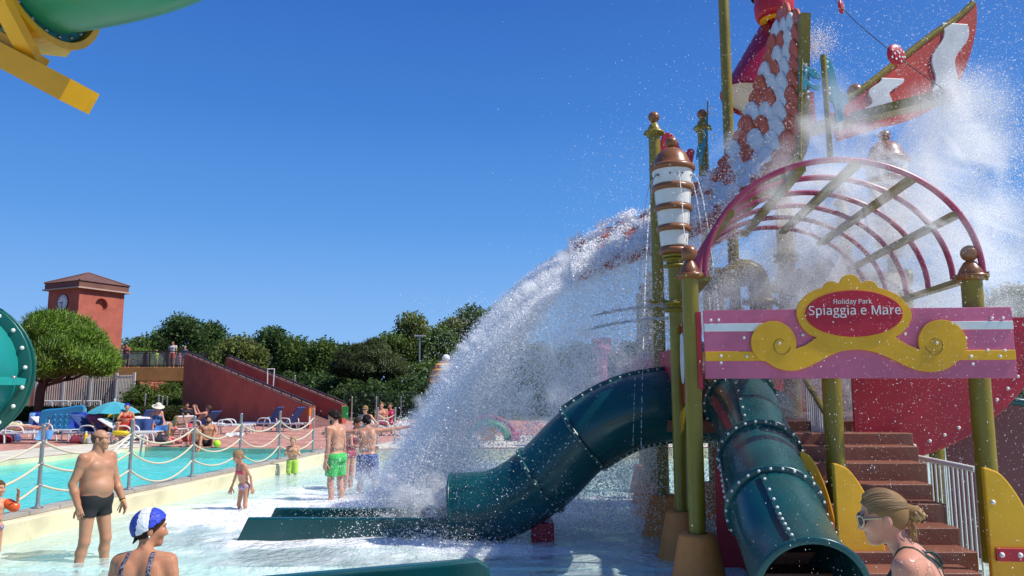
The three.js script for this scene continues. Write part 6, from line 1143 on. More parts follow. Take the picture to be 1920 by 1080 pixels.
// reclining and sitting people
const lying = { pelvis: [0.05, 0.50, 0], legL: [[0.1, 0.05, 1], [0.02, -0.12, 1]], legR: [[-0.1, 0.05, 1], [-0.02, -0.12, 1]], footL: [0.2, 1, 0.3], footR: [-0.2, 1, 0.3] };
const far = { cell: 0.018, fine: 0.013, hands: true };
const deck = (px, D, y = DECK) => at0(px, D, y);
person({ ...far, label: 'sunbather in pale yellow lying flat on the far left lounger', pos: deck(40, 25.6), yaw: 84 * RAD, H: 1.66, sex: 'f', fat: 0.4, skin: SK.red, ...lying, spine: [0, 0.12, -1], neck: [0, 0.3, -1], headPitch: -1.2, armL: [[0.3, -1, 0.1], [0.1, -1, 0]], armR: [[-0.3, -1, 0.1], [-0.1, -1, 0]], clothes: [{ kind: 'onepiece', name: 'swimsuit', rgb: [0.62, 0.55, 0.28] }], hair: { rgb: [0.25, 0.12, 0.05] } });
person({ ...far, label: 'person wrapped in purple reclining under the turquoise umbrella', pos: deck(196, 25.8), yaw: 78 * RAD, H: 1.7, sex: 'f', fat: 0.5, skin: SK.dark, pelvis: [0, 0.5, -0.1], spine: [0, 0.75, -0.6], legL: [[0.15, 0.35, 1], [0.05, -0.9, 0.7]], legR: [[-0.1, 0.3, 1], [0, -0.8, 0.8]], headYaw: 0.2, clothes: [{ kind: 'shirt', name: 'purple_wrap', rgb: [0.20, 0.03, 0.10], off: 0.03, low: 0.15, sleeve: 0.25 }, { kind: 'shorts', rgb: [0.03, 0.06, 0.14], off: 0.02, len: 0.3 }], hair: { rgb: [0.03, 0.02, 0.015] } });
person({ ...far, label: 'person in red with a blue cap sitting with knees up under the umbrella', pos: deck(240, 25.5), yaw: 24 * RAD, H: 1.7, sex: 'f', skin: SK.tan, pelvis: [0, 0.50, -0.15], spine: [0, 1, -0.15], legL: [[0.35, 0.55, 0.9], [0.05, -1, 0.25]], legR: [[-0.3, 0.45, 0.9], [-0.05, -1, 0.2]], armL: [[0.3, -0.7, 0.7], [-0.7, -0.2, 0.8]], armR: [[-0.3, -0.7, 0.7], [0.7, -0.2, 0.8]], clothes: [{ kind: 'onepiece', name: 'red_swimsuit', rgb: [0.55, 0.05, 0.03], off: 0.01 }], hair: { name: 'cap', rgb: [0.02, 0.04, 0.5], thick: 0.02, line: 0.0, low: 0.0 } });
person({ ...far, label: 'person in a white sun hat sitting forward on a white lounger', pos: deck(297, 27.4), yaw: 40 * RAD, H: 1.66, sex: 'f', fat: 0.4, skin: SK.red, pelvis: [0, 0.50, -0.15], spine: [0, 1, 0.3], legL: [[0.2, 0.5, 1], [0.1, -1, 0.35]], legR: [[-0.2, 0.4, 1], [-0.1, -1, 0.3]], headPitch: 0.4, armL: [[0.2, -0.8, 0.6], [-0.3, -0.3, 1]], armR: [[-0.2, -0.8, 0.6], [0.3, -0.3, 1]], clothes: [{ kind: 'onepiece', name: 'blue_swimsuit', rgb: [0.05, 0.14, 0.35] }], hair: { rgb: [0.2, 0.12, 0.06] },
  more: (J, t) => { const g = lathe([[0.21, 0], [0.11, 0.02], [0.1, 0.1], [0.06, 0.13], [0, 0.135]], 22); g.applyMatrix4(new THREE.Matrix4().makeBasis(J.hl, J.hu, J.hf).setPosition(J.head(0, 0.045, 0))); part('sun_hat', g, mat([0.72, 0.66, 0.52]), t); } });
person({ ...far, label: 'girl in a pink bikini kneeling at the pool edge', pos: deck(326, 24.1), yaw: 64 * RAD, H: 1.55, sex: 'f', skin: SK.tan, pelvis: [0, 0.28, -0.1], spine: [0, 1, 0.45], legL: [[0.15, -0.35, 1], [0.0, -0.15, -1]], legR: [[-0.15, -0.4, 1], [0.0, -0.12, -1]], footL: [0, -0.2, -1], footR: [0, -0.2, -1], armR: [[-0.2, -0.9, 0.7], [0, -1, 0.15]], armL: [[0.3, 0.5, 1], [-0.2, 0.7, -0.4]], headPitch: 0.2, clothes: [{ kind: 'top', name: 'bikini_top', rgb: [0.6, 0.14, 0.18] }, { kind: 'brief', name: 'bikini_bottom', rgb: [0.66, 0.16, 0.2] }], hair: { rgb: [0.34, 0.2, 0.09], low: 0.1, extra: [[[0, 0.0, -0.09], [0, -0.16, -0.1], 0.04, 0.03]] } });
person({ ...far, label: 'boy in bright shorts sitting at the pool edge beside the bearded man', pos: deck(369, 24.0), yaw: 14 * RAD, H: 1.35, kid: 0.5, sex: 'm', skin: SK.tan, pelvis: [0, 0.1, -0.1], spine: [0, 1, -0.05], legL: [[0.4, 0.55, 0.9], [-0.2, -1, 0.5]], legR: [[-0.4, 0.15, 0.9], [0.5, -0.25, 0.8]], armL: [[0.3, -1, 0.2], [0.1, -1, 0.2]], armR: [[-0.2, -0.8, 0.7], [0.2, -0.5, 0.9]], clothes: [{ kind: 'shorts', rgb: [0.6, 0.1, 0.15], map: stuffTex, off: 0.012, len: 0.3 }], hair: { rgb: [0.07, 0.04, 0.025], thick: 0.018 } });
person({ ...far, label: 'bearded man sitting at the pool edge with raised knees', pos: deck(392, 24.1), yaw: 16 * RAD, H: 1.8, sex: 'm', skin: SK.tan, pelvis: [0, 0.11, -0.2], spine: [0, 1, -0.2], legL: [[0.35, 0.75, 0.85], [-0.05, -1, 0.55]], legR: [[-0.15, 0.7, 0.9], [0, -1, 0.5]], armL: [[0.3, -0.75, 0.6], [-0.3, -0.5, 0.9]], armR: [[-0.35, -1, -0.2], [-0.1, -1, 0.2]], clothes: [{ kind: 'shorts', rgb: [0.04, 0.04, 0.05], off: 0.012, len: 0.3 }], hair: { rgb: [0.03, 0.018, 0.012], thick: 0.016 }, more: (J, t) => part('beard', grow([J.headBones[1], J.headBones[2]], 0.009, 0.012 * J.hs, (p) => p.clone().sub(J.Hc).dot(J.hu) + 0.045 * J.hs), mat([0.03, 0.018, 0.012]), t) });
person({ ...far, label: 'reader with raised knees on a lounger before the red wall', pos: deck(372, 30.4), yaw: -82 * RAD, H: 1.72, sex: 'm', skin: SK.red, pelvis: [0, 0.48, 0], spine: [0, 0.75, -0.65], legL: [[0.1, 0.8, 0.75], [0, -0.85, 0.7]], legR: [[-0.1, 0.7, 0.85], [0, -0.8, 0.8]], armL: [[0.2, -0.7, 0.7], [-0.3, 0.5, 0.9]], armR: [[-0.2, -0.7, 0.7], [0.3, 0.5, 0.9]], clothes: [{ kind: 'shorts', rgb: [0.3, 0.03, 0.05], off: 0.012, len: 0.25 }], hair: { rgb: [0.08, 0.05, 0.03] } });
person({ ...far, label: 'dark clothed figure sitting in the shade of the red wall', pos: deck(352, 32.5), yaw: 30 * RAD, H: 1.7, sex: 'm', skin: SK.dark, pelvis: [0, 0.45, -0.1], spine: [0, 1, 0.1], legL: [[0.3, 0.1, 1], [0, -1, 0.1]], legR: [[-0.3, 0.1, 1], [0, -1, 0.1]], clothes: [{ kind: 'shirt', rgb: [0.015, 0.015, 0.02], off: 0.02, sleeve: 0.3, low: 0.1 }, { kind: 'shorts', rgb: [0.015, 0.015, 0.02], off: 0.015, len: 0.4 }], hair: { rgb: [0.02, 0.015, 0.01] } });
person({ ...far, label: 'sunburnt bather sitting on the lounger behind the splash', pos: deck(716, 30), yaw: 10 * RAD, H: 1.7, sex: 'm', skin: SK.red, pelvis: [0, 0.48, -0.1], spine: [0, 1, 0], legL: [[0.3, 0.1, 1], [0, -1, 0.1]], legR: [[-0.3, 0.1, 1], [0, -1, 0.1]], clothes: [{ kind: 'shorts', rgb: [0.1, 0.12, 0.3], off: 0.012 }], hair: { rgb: [0.25, 0.15, 0.08] } });
person({ ...far, label: 'bather in a crimson top beside the sunburnt one', pos: deck(731, 30.2), yaw: -10 * RAD, H: 1.64, sex: 'f', skin: SK.tan, pelvis: [0, 0.48, -0.1], spine: [0, 1, 0], legL: [[0.3, 0.1, 1], [0, -1, 0.1]], legR: [[-0.3, 0.1, 1], [0, -1, 0.1]], clothes: [{ kind: 'shirt', rgb: [0.5, 0.03, 0.1], off: 0.012 }], hair: { rgb: [0.1, 0.06, 0.04] } });
// ---------------------------------------------------------------- things lying about on the deck
{
  const p = W(215, 752, 26.2), t = thing('beach_umbrella', 'turquoise beach umbrella open over the people at the left', 'umbrella', [p.x, DECK, p.z]), h = p.y - DECK;
  part('pole', rod([0, 0, 0], [0, h + 0.04, 0], 0.02), M.white, t); part('tip', ball(0.03, 0, h + 0.05, 0), M.white, t);
  for (let i = 0; i < 8; i++) {                        // eight sagging panels
    const a0 = i / 8 * 6.2832, a1 = (i + 1) / 8 * 6.2832, pos = [], n = 6; const P = (r, u) => { const a = a0 + (a1 - a0) * u, sag = 1 - 0.06 * Math.sin(Math.PI * u) * r; return V(0.84 * r * sag * Math.cos(a), h - 0.02 - 0.36 * Math.pow(r, 1.75) - 0.03 * Math.sin(Math.PI * u) * r, 0.84 * r * sag * Math.sin(a)); };
    for (let j = 0; j < n; j++) for (let k = 0; k < n; k++) { const q = [P(j / n, k / n), P((j + 1) / n, k / n), P((j + 1) / n, (k + 1) / n), P(j / n, (k + 1) / n)]; pos.push(q[0], q[2], q[1], q[0], q[3], q[2]); }
    const g = new THREE.BufferGeometry().setFromPoints(pos); g.computeVertexNormals(); part('canopy_panel', g, mat([0.04, 0.46, 0.56], { rough: 0.8, transmission: 0.3, thickness: 0 }), t); part('rib', tube([P(0, 0), P(0.5, 0), P(1, 0)].map((v) => v.add(V(0, -0.015, 0))), 0.006, 8, 5), M.white, t);
  }
}
function cloth(name, label, cat, c, w, h, m, o = {}) {   // a hanging or lying cloth with folds
  const g = new THREE.PlaneGeometry(w, h, 26, 20), p = g.attributes.position; for (let i = 0; i < p.count; i++) { const x = p.getX(i), y = p.getY(i); p.setZ(i, 0.03 * Math.sin(x * 14 + y * 3) * (0.4 + (0.5 - y / h)) + 0.02 * Math.sin(y * 9 + x * 5) + (o.drape ? -o.drape * Math.pow(Math.max(0, y / h + 0.5 - 0.75) * 4, 2) * 0.2 : 0)); } g.computeVertexNormals();
  const t = thing(name, label, cat, c, o.turn ?? 0); const q = g.toNonIndexed(), back = q.clone().translate(0, 0, -0.012); part('cloth', [q, back], m, t).rotation.x = o.tilt ?? 0; return t;
}
cloth('towel', 'deep blue towel hung over the end of the turquoise mattress', 'towel', W(148, 788, 26.3), 0.55, 0.52, M.blueCloth, { tilt: -0.1 });
cloth('towel', 'bright blue towel over the back left lounger', 'towel', W(68, 790, 27.6), 0.5, 0.66, M.blueCloth, { tilt: -0.25 });
cloth('towel', 'pale blue towel hanging beside the bright blue one', 'towel', W(58, 792, 27.4), 0.2, 0.66, mat([0.25, 0.5, 0.75], { rough: 0.9 }), { tilt: -0.2 });
cloth('towel', 'light blue towel over the foot of the far left lounger', 'towel', W(84, 816, 25.2), 0.5, 0.3, mat([0.12, 0.35, 0.7], { rough: 0.9, map: T.worn }), { tilt: -0.5 });
cloth('towel', 'dark blue towel over the white lounger right of the umbrella', 'towel', W(268, 797, 26.9), 0.62, 0.5, M.navyCloth, { tilt: -0.6 });
cloth('towel', 'purple cloth hanging behind the person in purple', 'towel', W(178, 790, 26.4), 0.4, 0.6, mat([0.24, 0.04, 0.13], { rough: 0.9 }), { tilt: -0.15 });
cloth('towel', 'blue towel on the foot of the sun hat lounger', 'towel', W(306, 803, 26.9), 0.6, 0.35, mat([0.04, 0.16, 0.42], { rough: 0.9 }), { tilt: -1.1 });
cloth('towel', 'red and white towel on the reader\'s lounger', 'towel', W(351, 799, 29.6), 0.5, 0.25, mat([0.6, 0.08, 0.08], { rough: 0.9, map: T.worn }), { tilt: -0.9 });
{
  const c = W(113, 786, 26.9), t = thing('inflatable_mattress', 'turquoise inflatable mattress propped up against a lounger', 'inflatable', c, 0.06);
  const hole = []; for (let i = 0; i < 24; i++) hole.push([-0.40 + 0.075 * Math.cos(-i / 24 * 6.283), -0.08 + 0.17 * Math.sin(-i / 24 * 6.283)]);
  part('mattress', extrude(smoothPts([[-0.64, -0.42], [0.66, -0.42], [0.74, -0.36], [0.74, 0.37], [0.66, 0.42], [0.0, 0.33], [-0.6, 0.26], [-0.66, 0.2], [-0.66, -0.36]], 60, true), 0.14, 0.05, [hole]), M.blueFloat, t);
  for (let i = 0; i < 4; i++) for (let j = 0; j < 3; j++) part('dimple', ball(0.035, -0.18 + i * 0.19, -0.22 + j * 0.18, 0.002, 10, 8).scale(1, 1, 1), M.blueFloat, t);
  part('edge_tube', rod([0.74, -0.36, -0.07], [0.74, 0.36, -0.07], 0.08, 0.08, 14), mat([0.12, 0.46, 0.6], { rough: 0.3 }), t);
  const y = W(226, 812, 25.0), f = thing('inflatable_ring', 'bright yellow swim float lying on a lounger under the umbrella', 'inflatable', y); part('float', new THREE.TorusGeometry(0.17, 0.07, 12, 28).rotateX(Math.PI / 2 - 0.15).scale(1.15, 0.9, 0.8), mat([0.8, 0.6, 0.01], { rough: 0.3 }), f); part('valve', rod([0.2, 0.05, 0], [0.2, 0.1, 0], 0.012), M.white, f);
  const yl = W(222, 779, 27.2), f2 = thing('shade_cloth', 'yellow inner cloth showing under the turquoise umbrella', 'cloth', yl); part('cloth', lathe([[0.36, -0.06], [0.3, 0.05], [0.12, 0.12], [0.0, 0.14]], 14), mat([0.75, 0.45, 0.02], { rough: 0.8 }), f2); part('pole', rod([0, -1, 0], [0, 0.1, 0], 0.015), M.white, f2);
  const bb = W(407, 830, 23.7), b = thing('beach_ball', 'lime green ball at the pool edge by the bearded man', 'ball', bb.setY(DECK + 0.11)); part('ball', ball(0.11, 0, 0, 0, 22, 16), mat([0.55, 0.8, 0.02], { rough: 0.3 }), b); part('patch', new THREE.SphereGeometry(0.1115, 16, 12, 0.4, 0.9, 1.3, 0.8), mat([0.8, 0.45, 0.02], { rough: 0.3 }), b);
  [[16, 26.0, 'crimson beach bag under the far left lounger', [0.40, 0.02, 0.03]], [152, 25.5, 'red and dark bag left of the yellow bottle', [0.25, 0.03, 0.05]], [170, 25.3, 'grey white bag under the purple lounger', [0.35, 0.36, 0.4]], [310, 25.9, 'dark bag under the sun hat lounger', [0.03, 0.04, 0.08]], [358, 26.4, 'red bag on the deck behind the boy', [0.5, 0.04, 0.05]], [34, 26.4, 'blue bag beside the crimson one', [0.03, 0.08, 0.25]]].forEach(([px, D, label, rgb]) => {
    const q = W(px, 735, D), g = thing('beach_bag', label, 'bag', [q.x, DECK, q.z], rr(-0.6, 0.6)); const bg = new RoundedBoxGeometry(0.46, 0.26, 0.24, 4, 0.09), v = bg.attributes.position; for (let i = 0; i < v.count; i++) v.setXYZ(i, v.getX(i) * (1 - 0.35 * Math.max(0, v.getY(i) / 0.13)) + 0.01 * Math.sin(v.getY(i) * 50), v.getY(i) + 0.012 * Math.sin(v.getX(i) * 24), v.getZ(i) * (1 - 0.4 * Math.max(0, v.getY(i) / 0.13))); bg.computeVertexNormals(); part('bag', bg.translate(0, 0.13, 0), mat(rgb, { rough: 0.7, map: T.worn }), g); for (const z of [-0.06, 0.06]) part('strap', tube([[-0.12, 0.24, z], [-0.07, 0.33, z * 1.6], [0.07, 0.33, z * 1.6], [0.12, 0.24, z]], 0.01, 14, 6), M.dark, g);
  });
  const q = W(162, 808, 25.2), bt = thing('bottle', 'yellow sun cream bottle beside the dark bags', 'bottle', [q.x, DECK, q.z]); part('bottle', lathe([[0, 0], [0.06, 0], [0.065, 0.05], [0.06, 0.28], [0.03, 0.34], [0, 0.34]], 18), mat([0.75, 0.55, 0.02], { rough: 0.3 }), bt); part('cap', lathe([[0, 0.34], [0.03, 0.34], [0.03, 0.4], [0, 0.4]], 14), M.white, bt);
  const n = W(440, 811, 29.5); cloth('towel', 'white cloth dropped on the deck beside the flat lounger', 'towel', [n.x, DECK + 0.08, n.z], 0.7, 0.4, M.white, { tilt: -1.4 });
}
// pool ladder rail
{
  const t = thing('pool_handrail', 'white slanting handrail leading into the blue pool', 'handrail', [0, 0, 0]); const a = W(262, 817, 24.8), b = W(217, 857, 22.6).setY(0.12);
  for (const z of [0, 0.45]) part('rail', tube([a.clone().setY(DECK).add(V(0.25, 0, z)), a.clone().add(V(0.22, -0.02, z)), a.clone().add(V(0, 0, z)), b.clone().add(V(0, 0, z))], 0.03, 24, 8), M.white, t);
  part('post', rod(W(268, 735, 23.4).setY(-0.3), W(268, 818, 23.4), 0.03, 0.03, 8), M.steel, t);
}
// ---------------------------------------------------------------- the rope fence on the kerb
{
  const D = [9.2, 11.3, 13.4, 15.4, 17.35, 19.4, 21.6], tops = [];
  const names = ['out of the picture at the near end', 'nearest in view, just left of the balding man', 'second in view, right of the balding man', 'third from the near end, left of the toddler girl', 'fourth in view, right of the toddler girl', 'by the boy in lime shorts', 'last, beside the green shorts man'];
  let proto; D.forEach((d, i) => {
    const x = kerbX(d) - 0.29; let t;
    if (!proto) { t = proto = thing('rope_post', '', 'post', [0, 0, 0]); part('shaft', rod([0, 0, 0], [0, 1.15, 0], 0.028, 0.028, 14), M.steel, t); part('cap', lathe([[0, 1.165], [0.028, 1.162], [0.034, 1.15], [0.034, 1.13], [0.028, 1.13]], 14), M.steel, t); part('base_plate', lathe([[0.0, 0.0], [0.075, 0.0], [0.075, 0.012], [0.034, 0.02], [0.03, 0.05], [0, 0.05]], 16), M.steel, t); for (const y of [0.32, 0.62, 0.93]) part('eyelet', new THREE.TorusGeometry(0.036, 0.008, 6, 14).rotateX(Math.PI / 2).translate(0, y, 0), M.steel, t); }
    else { t = proto.clone(); t.name = numbered('rope_post'); scene.add(t); }
    t.position.set(x, 0.322, -d); tag(t, 'steel rope post on the kerb, ' + names[i], 'post', 'rope fence posts');
  });
  const lv = ['top', 'middle', 'bottom'];
  const bay = ['nearest bay at the left edge', 'bay behind the balding man', 'bay right of the balding man', 'bay behind the toddler girl', 'bay left of the boy in lime shorts', 'last bay beside the green shorts man'];
  for (let i = 0; i < 6; i++) [0.93, 0.62, 0.32].forEach((y, k) => {
    const a = V(kerbX(D[i]) - 0.29, 0.322 + y, -D[i]), b = V(kerbX(D[i + 1]) - 0.29, 0.322 + y, -D[i + 1]), pts = []; for (let j = 0; j <= 10; j++) { const u = j / 10, p = a.clone().lerp(b, u); p.y -= (0.24 + 0.05 * Math.sin(i * 3 + k)) * 4 * u * (1 - u); pts.push(p); }
    const r = thing('rope', `${lv[k]} sagging rope of the fence, ${bay[i]}`, 'rope', [0, 0, 0], 0, 'ropes of the pool fence'); part('strand', tube(pts, 0.017, 40, 7), M.rope, r);
  });
  // the fence goes on behind the falling water
  [[709, 25], [742, 25.3]].forEach(([px, d], i) => { const p = W(px, 735, d), t = proto.clone(); t.name = numbered('rope_post'); scene.add(t); t.position.set(p.x, DECK, p.z); tag(t, ['far rope post right of the woman in turquoise', 'far rope post at the edge of the splash'][i], 'post', 'rope fence posts'); });
  const p0 = W(709, 735, 25), p1 = W(742, 735, 25.3); [0.93, 0.62].forEach((y, k) => { const a = V(p0.x, DECK + y, p0.z), b = V(p1.x, DECK + y, p1.z), m = a.clone().lerp(b, 0.5); m.y -= 0.12; const r = thing('rope', ['upper far rope right of the woman in turquoise', 'lower far rope right of the woman in turquoise'][k], 'rope', [0, 0, 0], 0, 'ropes of the pool fence'); part('strand', tube([a, m, b], 0.018, 16, 6), M.rope, r); });
}

// ---------------------------------------------------------------- falling and flying water: drops in the air
const dropMat = new THREE.MeshPhysicalMaterial({ color: new THREE.Color().setRGB(0.99, 0.99, 0.99), roughness: 1, specularIntensity: 1, clearcoat: 1, clearcoatRoughness: 0.3, transmission: 0.5, thickness: 0, side: THREE.DoubleSide });
class Drops {                                            // every drop a small body of its own, stretched along its flight
  constructor(name, label, thin) { this.name = name; this.label = label; this.a = []; this.thin = thin; }
  put(p, v, r, stretch = 1) { this.a.push(p[0], p[1], p[2], v[0], v[1], v[2], r, r * stretch); }
  done(category = 'water') {
    const K = this.thin ? 3 : 4, n = this.a.length / 8, a = this.a, pos = new Float32Array(n * K * 3), nor = new Float32Array(n * K * 3), F = this.thin ? [0, 1, 2] : [0, 2, 1, 0, 3, 2, 0, 1, 3, 1, 2, 3], idx = new Uint32Array(n * F.length);
    for (let i = 0; i < n; i++) {
      const o = i * 8; let l = Math.hypot(a[o + 3], a[o + 4], a[o + 5]) || 1, y = [a[o + 3] / l, a[o + 4] / l, a[o + 5] / l]; if (this.thin) { y = [y[0] * 0.5 + gauss(), y[1] * 0.5 + gauss(), y[2] * 0.5 + gauss()]; l = Math.hypot(...y); y = y.map((q) => q / l); } let x = Math.abs(y[1]) < 0.9 ? [-y[2], 0, y[0]] : [0, y[2], -y[1]]; const xl = Math.hypot(...x); x = x.map((q) => q / xl);
      const z = [x[1] * y[2] - x[2] * y[1], x[2] * y[0] - x[0] * y[2], x[0] * y[1] - x[1] * y[0]], w = rnd() * 6.283, r = a[o + 6], s = a[o + 7];
      for (let k = 0; k < K; k++) {
        const q0 = w + k * (this.thin ? Math.PI : 2.0944), c = k ? Math.cos(q0) : 0, e = k ? Math.sin(q0) : 0, h = k ? -0.5 * s : s, b = (i * K + k) * 3;
        for (let q = 0; q < 3; q++) { const d = (x[q] * c + z[q] * e) * r * (k ? 1.15 : 0) + y[q] * h; pos[b + q] = a[o + q] + d; nor[b + q] = this.thin ? z[q] * Math.cos(w) - x[q] * Math.sin(w) : d; }
        const m = Math.hypot(nor[b], nor[b + 1], nor[b + 2]) || 1; nor[b] /= m; nor[b + 1] /= m; nor[b + 2] /= m;
      }
      for (let k = 0; k < F.length; k++) idx[i * F.length + k] = i * K + F[k];
    }
    const g = new THREE.BufferGeometry(); g.setAttribute('position', new THREE.BufferAttribute(pos, 3)); g.setAttribute('normal', new THREE.BufferAttribute(nor, 3)); g.setIndex(new THREE.BufferAttribute(idx, 1));
    tag(mesh(this.name, g, dropMat), this.label, category, null, 'stuff'); return n;
  }
}
class Mist {                                             // soft thin flakes of the finest spray
  constructor(name, label) { this.name = name; this.label = label; this.p = []; this.n = []; }
  put(p, r) {
    const a = V(gauss(), gauss(), gauss()).normalize(), b = a.clone().cross(V(gauss(), gauss(), gauss())).normalize(), c = a.clone().cross(b);
    for (const q of [0, 2.1, 4.2]) { const u = Math.cos(q) * r * rr(0.7, 1.3), w = Math.sin(q) * r * rr(0.7, 1.3); this.p.push(p[0] + b.x * u + c.x * w, p[1] + b.y * u + c.y * w, p[2] + b.z * u + c.z * w); this.n.push(a.x, a.y, a.z); }
  }
  done(opacity, category = 'mist') {
    const g = new THREE.BufferGeometry(); g.setAttribute('position', new THREE.BufferAttribute(new Float32Array(this.p), 3)); g.setAttribute('normal', new THREE.BufferAttribute(new Float32Array(this.n), 3));
    const m = new THREE.MeshPhysicalMaterial({ color: new THREE.Color().setRGB(0.99, 0.99, 0.99), roughness: 1, specularIntensity: 0, transmission: 0.5, thickness: 0, transparent: true, opacity, side: THREE.DoubleSide });
    tag(mesh(this.name, g, m), this.label, category, null, 'stuff'); return this.p.length / 9;
  }
}
const GR = 9.81;
const counts = {};
{ // the sheet of water thrown off the spill roof
  const jet = new Drops('falling_water', 'white curtain of water falling from the spill roof to the left', true);
  const lip = (u) => { const s = u[0], e = u[1]; return roofAt(e, s); };
  const throwOne = (p0, v0, tMax, n, spread, r0, r1) => {
    for (let i = 0; i < n; i++) {
      const t = tMax * Math.pow(rnd(), 0.62), sp = spread * (0.2 + t * 1.45), p = [p0.x + v0[0] * t + gauss() * sp, p0.y + v0[1] * t - GR / 2 * t * t + gauss() * sp, p0.z + v0[2] * t + gauss() * sp * 1.1];
      if (p[1] < 0.0) continue; const v = [v0[0], v0[1] - GR * t, v0[2]]; jet.put(p, v, r0 + (r1 - r0) * Math.pow(rnd(), 4), 1.6);
    }
  };
  for (let k = 0; k < 4200; k++) {                       // the main throw from the end of the roof, in packets
    const s = rnd(), far = Math.pow(rnd(), 1.6), p0 = roofAt(1 - 0.05 * rnd(), s).add(V(0, 0.04, 0)), sp = 4.2 - 2.0 * far * (0.4 + 0.6 * rnd()) + clamp(gauss(), -1.6, 1.2) * 0.1;
    throwOne(p0, [-sp, -1.6 - 0.5 * far + gauss() * 0.1, 0.25 + gauss() * 0.2], 0.86, 100, rnd() < 0.4 ? 0.012 : 0.042, 0.0044, 0.0125);
  }
  for (let k = 0; k < 4500; k++) {                       // water leaving the near edge further up: a thin ragged curtain
    const e = 0.48 + 0.52 * Math.pow(rnd(), 0.8), p0 = roofAt(e, rnd() * 0.3), sp = 2.4 * Math.pow(rnd(), 1.3);
    throwOne(p0, [-sp - 0.15, -0.7 + gauss() * 0.3, 0.2 + gauss() * 0.3], 1.0, 52, rnd() < 0.45 ? 0.014 : 0.06, 0.0046, 0.012);
  }
  for (let k = 0; k < 42000; k++) {                      // the film broken up on the roof itself
    const e = 0.40 + 0.6 * Math.pow(rnd(), 0.75), s = rr(-0.03, 1.02), p = roofAt(e, s), h = Math.abs(gauss()) * 0.05 + 0.11, a = roofAt(Math.max(0, e - 0.01), s).sub(p);
    if (Math.sin(e * 70 + s * 9) + Math.sin(s * 22 - e * 31) + rr(-1.6, 1.6) < 0.25 + (0.95 - e) * 2.8) continue;
    jet.put([p.x - h * 0.25, p.y + h, p.z + h * 0.3], [-a.x, -a.y, -a.z], rr(0.005, 0.013), 2.6);
  }
  for (let k = 0; k < 15000; k++) { const e = 0.66 + 0.34 * Math.pow(rnd(), 0.8), s = rr(-0.12, 0.4), p = roofAt(e, s), h = Math.abs(gauss()) * 0.06 + 0.1; if (Math.sin(e * 90 + s * 20) + rr(-1.5, 1.5) < -0.1) continue; jet.put([p.x - h * 0.3, p.y + h * rr(-0.4, 1), p.z + h * 0.8], [-1, -0.5, 0], rr(0.005, 0.012), 1.6); }
  counts.jet = jet.done();
}
{ // spray thrown up where the water lands
  const sp = new Drops('splash', 'white splash where the falling water hits the pool', true);
  const burst = (x, D, n, up, out, r1) => { for (let i = 0; i < n; i++) { const a = rr(0, 6.283), o = Math.abs(gauss()) * out, vy = Math.abs(gauss()) * up, t = rnd() * 2 * vy / GR, p = [x + Math.cos(a) * o * t + gauss() * 0.05, vy * t - GR / 2 * t * t + rnd() * 0.03, -D + Math.sin(a) * o * t + gauss() * 0.05]; sp.put(p, [Math.cos(a) * o, vy - GR * t, Math.sin(a) * o], 0.003 + r1 * Math.pow(rnd(), 4), 1.6); } };
  for (let i = 0; i < 2300; i++) { const u = Math.pow(rnd(), 0.7), x = -3.0 + 3.0 * u + gauss() * 0.3, D = 12.7 + gauss() * 0.6 + 0.4 * u; burst(x, D, 40, x < -2.4 ? 0.8 : 1.8, 0.85, 0.012); }
  for (let i = 0; i < 500; i++) burst(rr(-4.4, -2.6), 12.0 + gauss() * 0.3, 30, 0.5, 1.1, 0.009);
  for (let i = 0; i < 420; i++) burst(rr(-1.9, 0.2), 9.95 + gauss() * 0.22, 26, 0.55, 0.6, 0.007);
  for (let i = 0; i < 520; i++) burst(-1.05 + gauss() * 0.45, 11.0 + gauss() * 0.4, 40, 1.4, 0.9, 0.01);
  for (let i = 0; i < 260; i++) burst(rr(0.2, 1.9), rr(11, 14), 20, 0.9, 0.8, 0.008);
  // a small jet further back
  const c = W(757, 800, 22); for (let i = 0; i < 700; i++) { const vy = 4.2 + gauss() * 0.25, t = rnd() * 2 * vy / GR, a = gauss() * 0.35; sp.put([c.x + a * t, 0.2 + vy * t - GR / 2 * t * t, c.z + gauss() * 0.15 * t], [a, vy - GR * t, 0], rr(0.006, 0.02), 2); }
  counts.splash = sp.done();
}
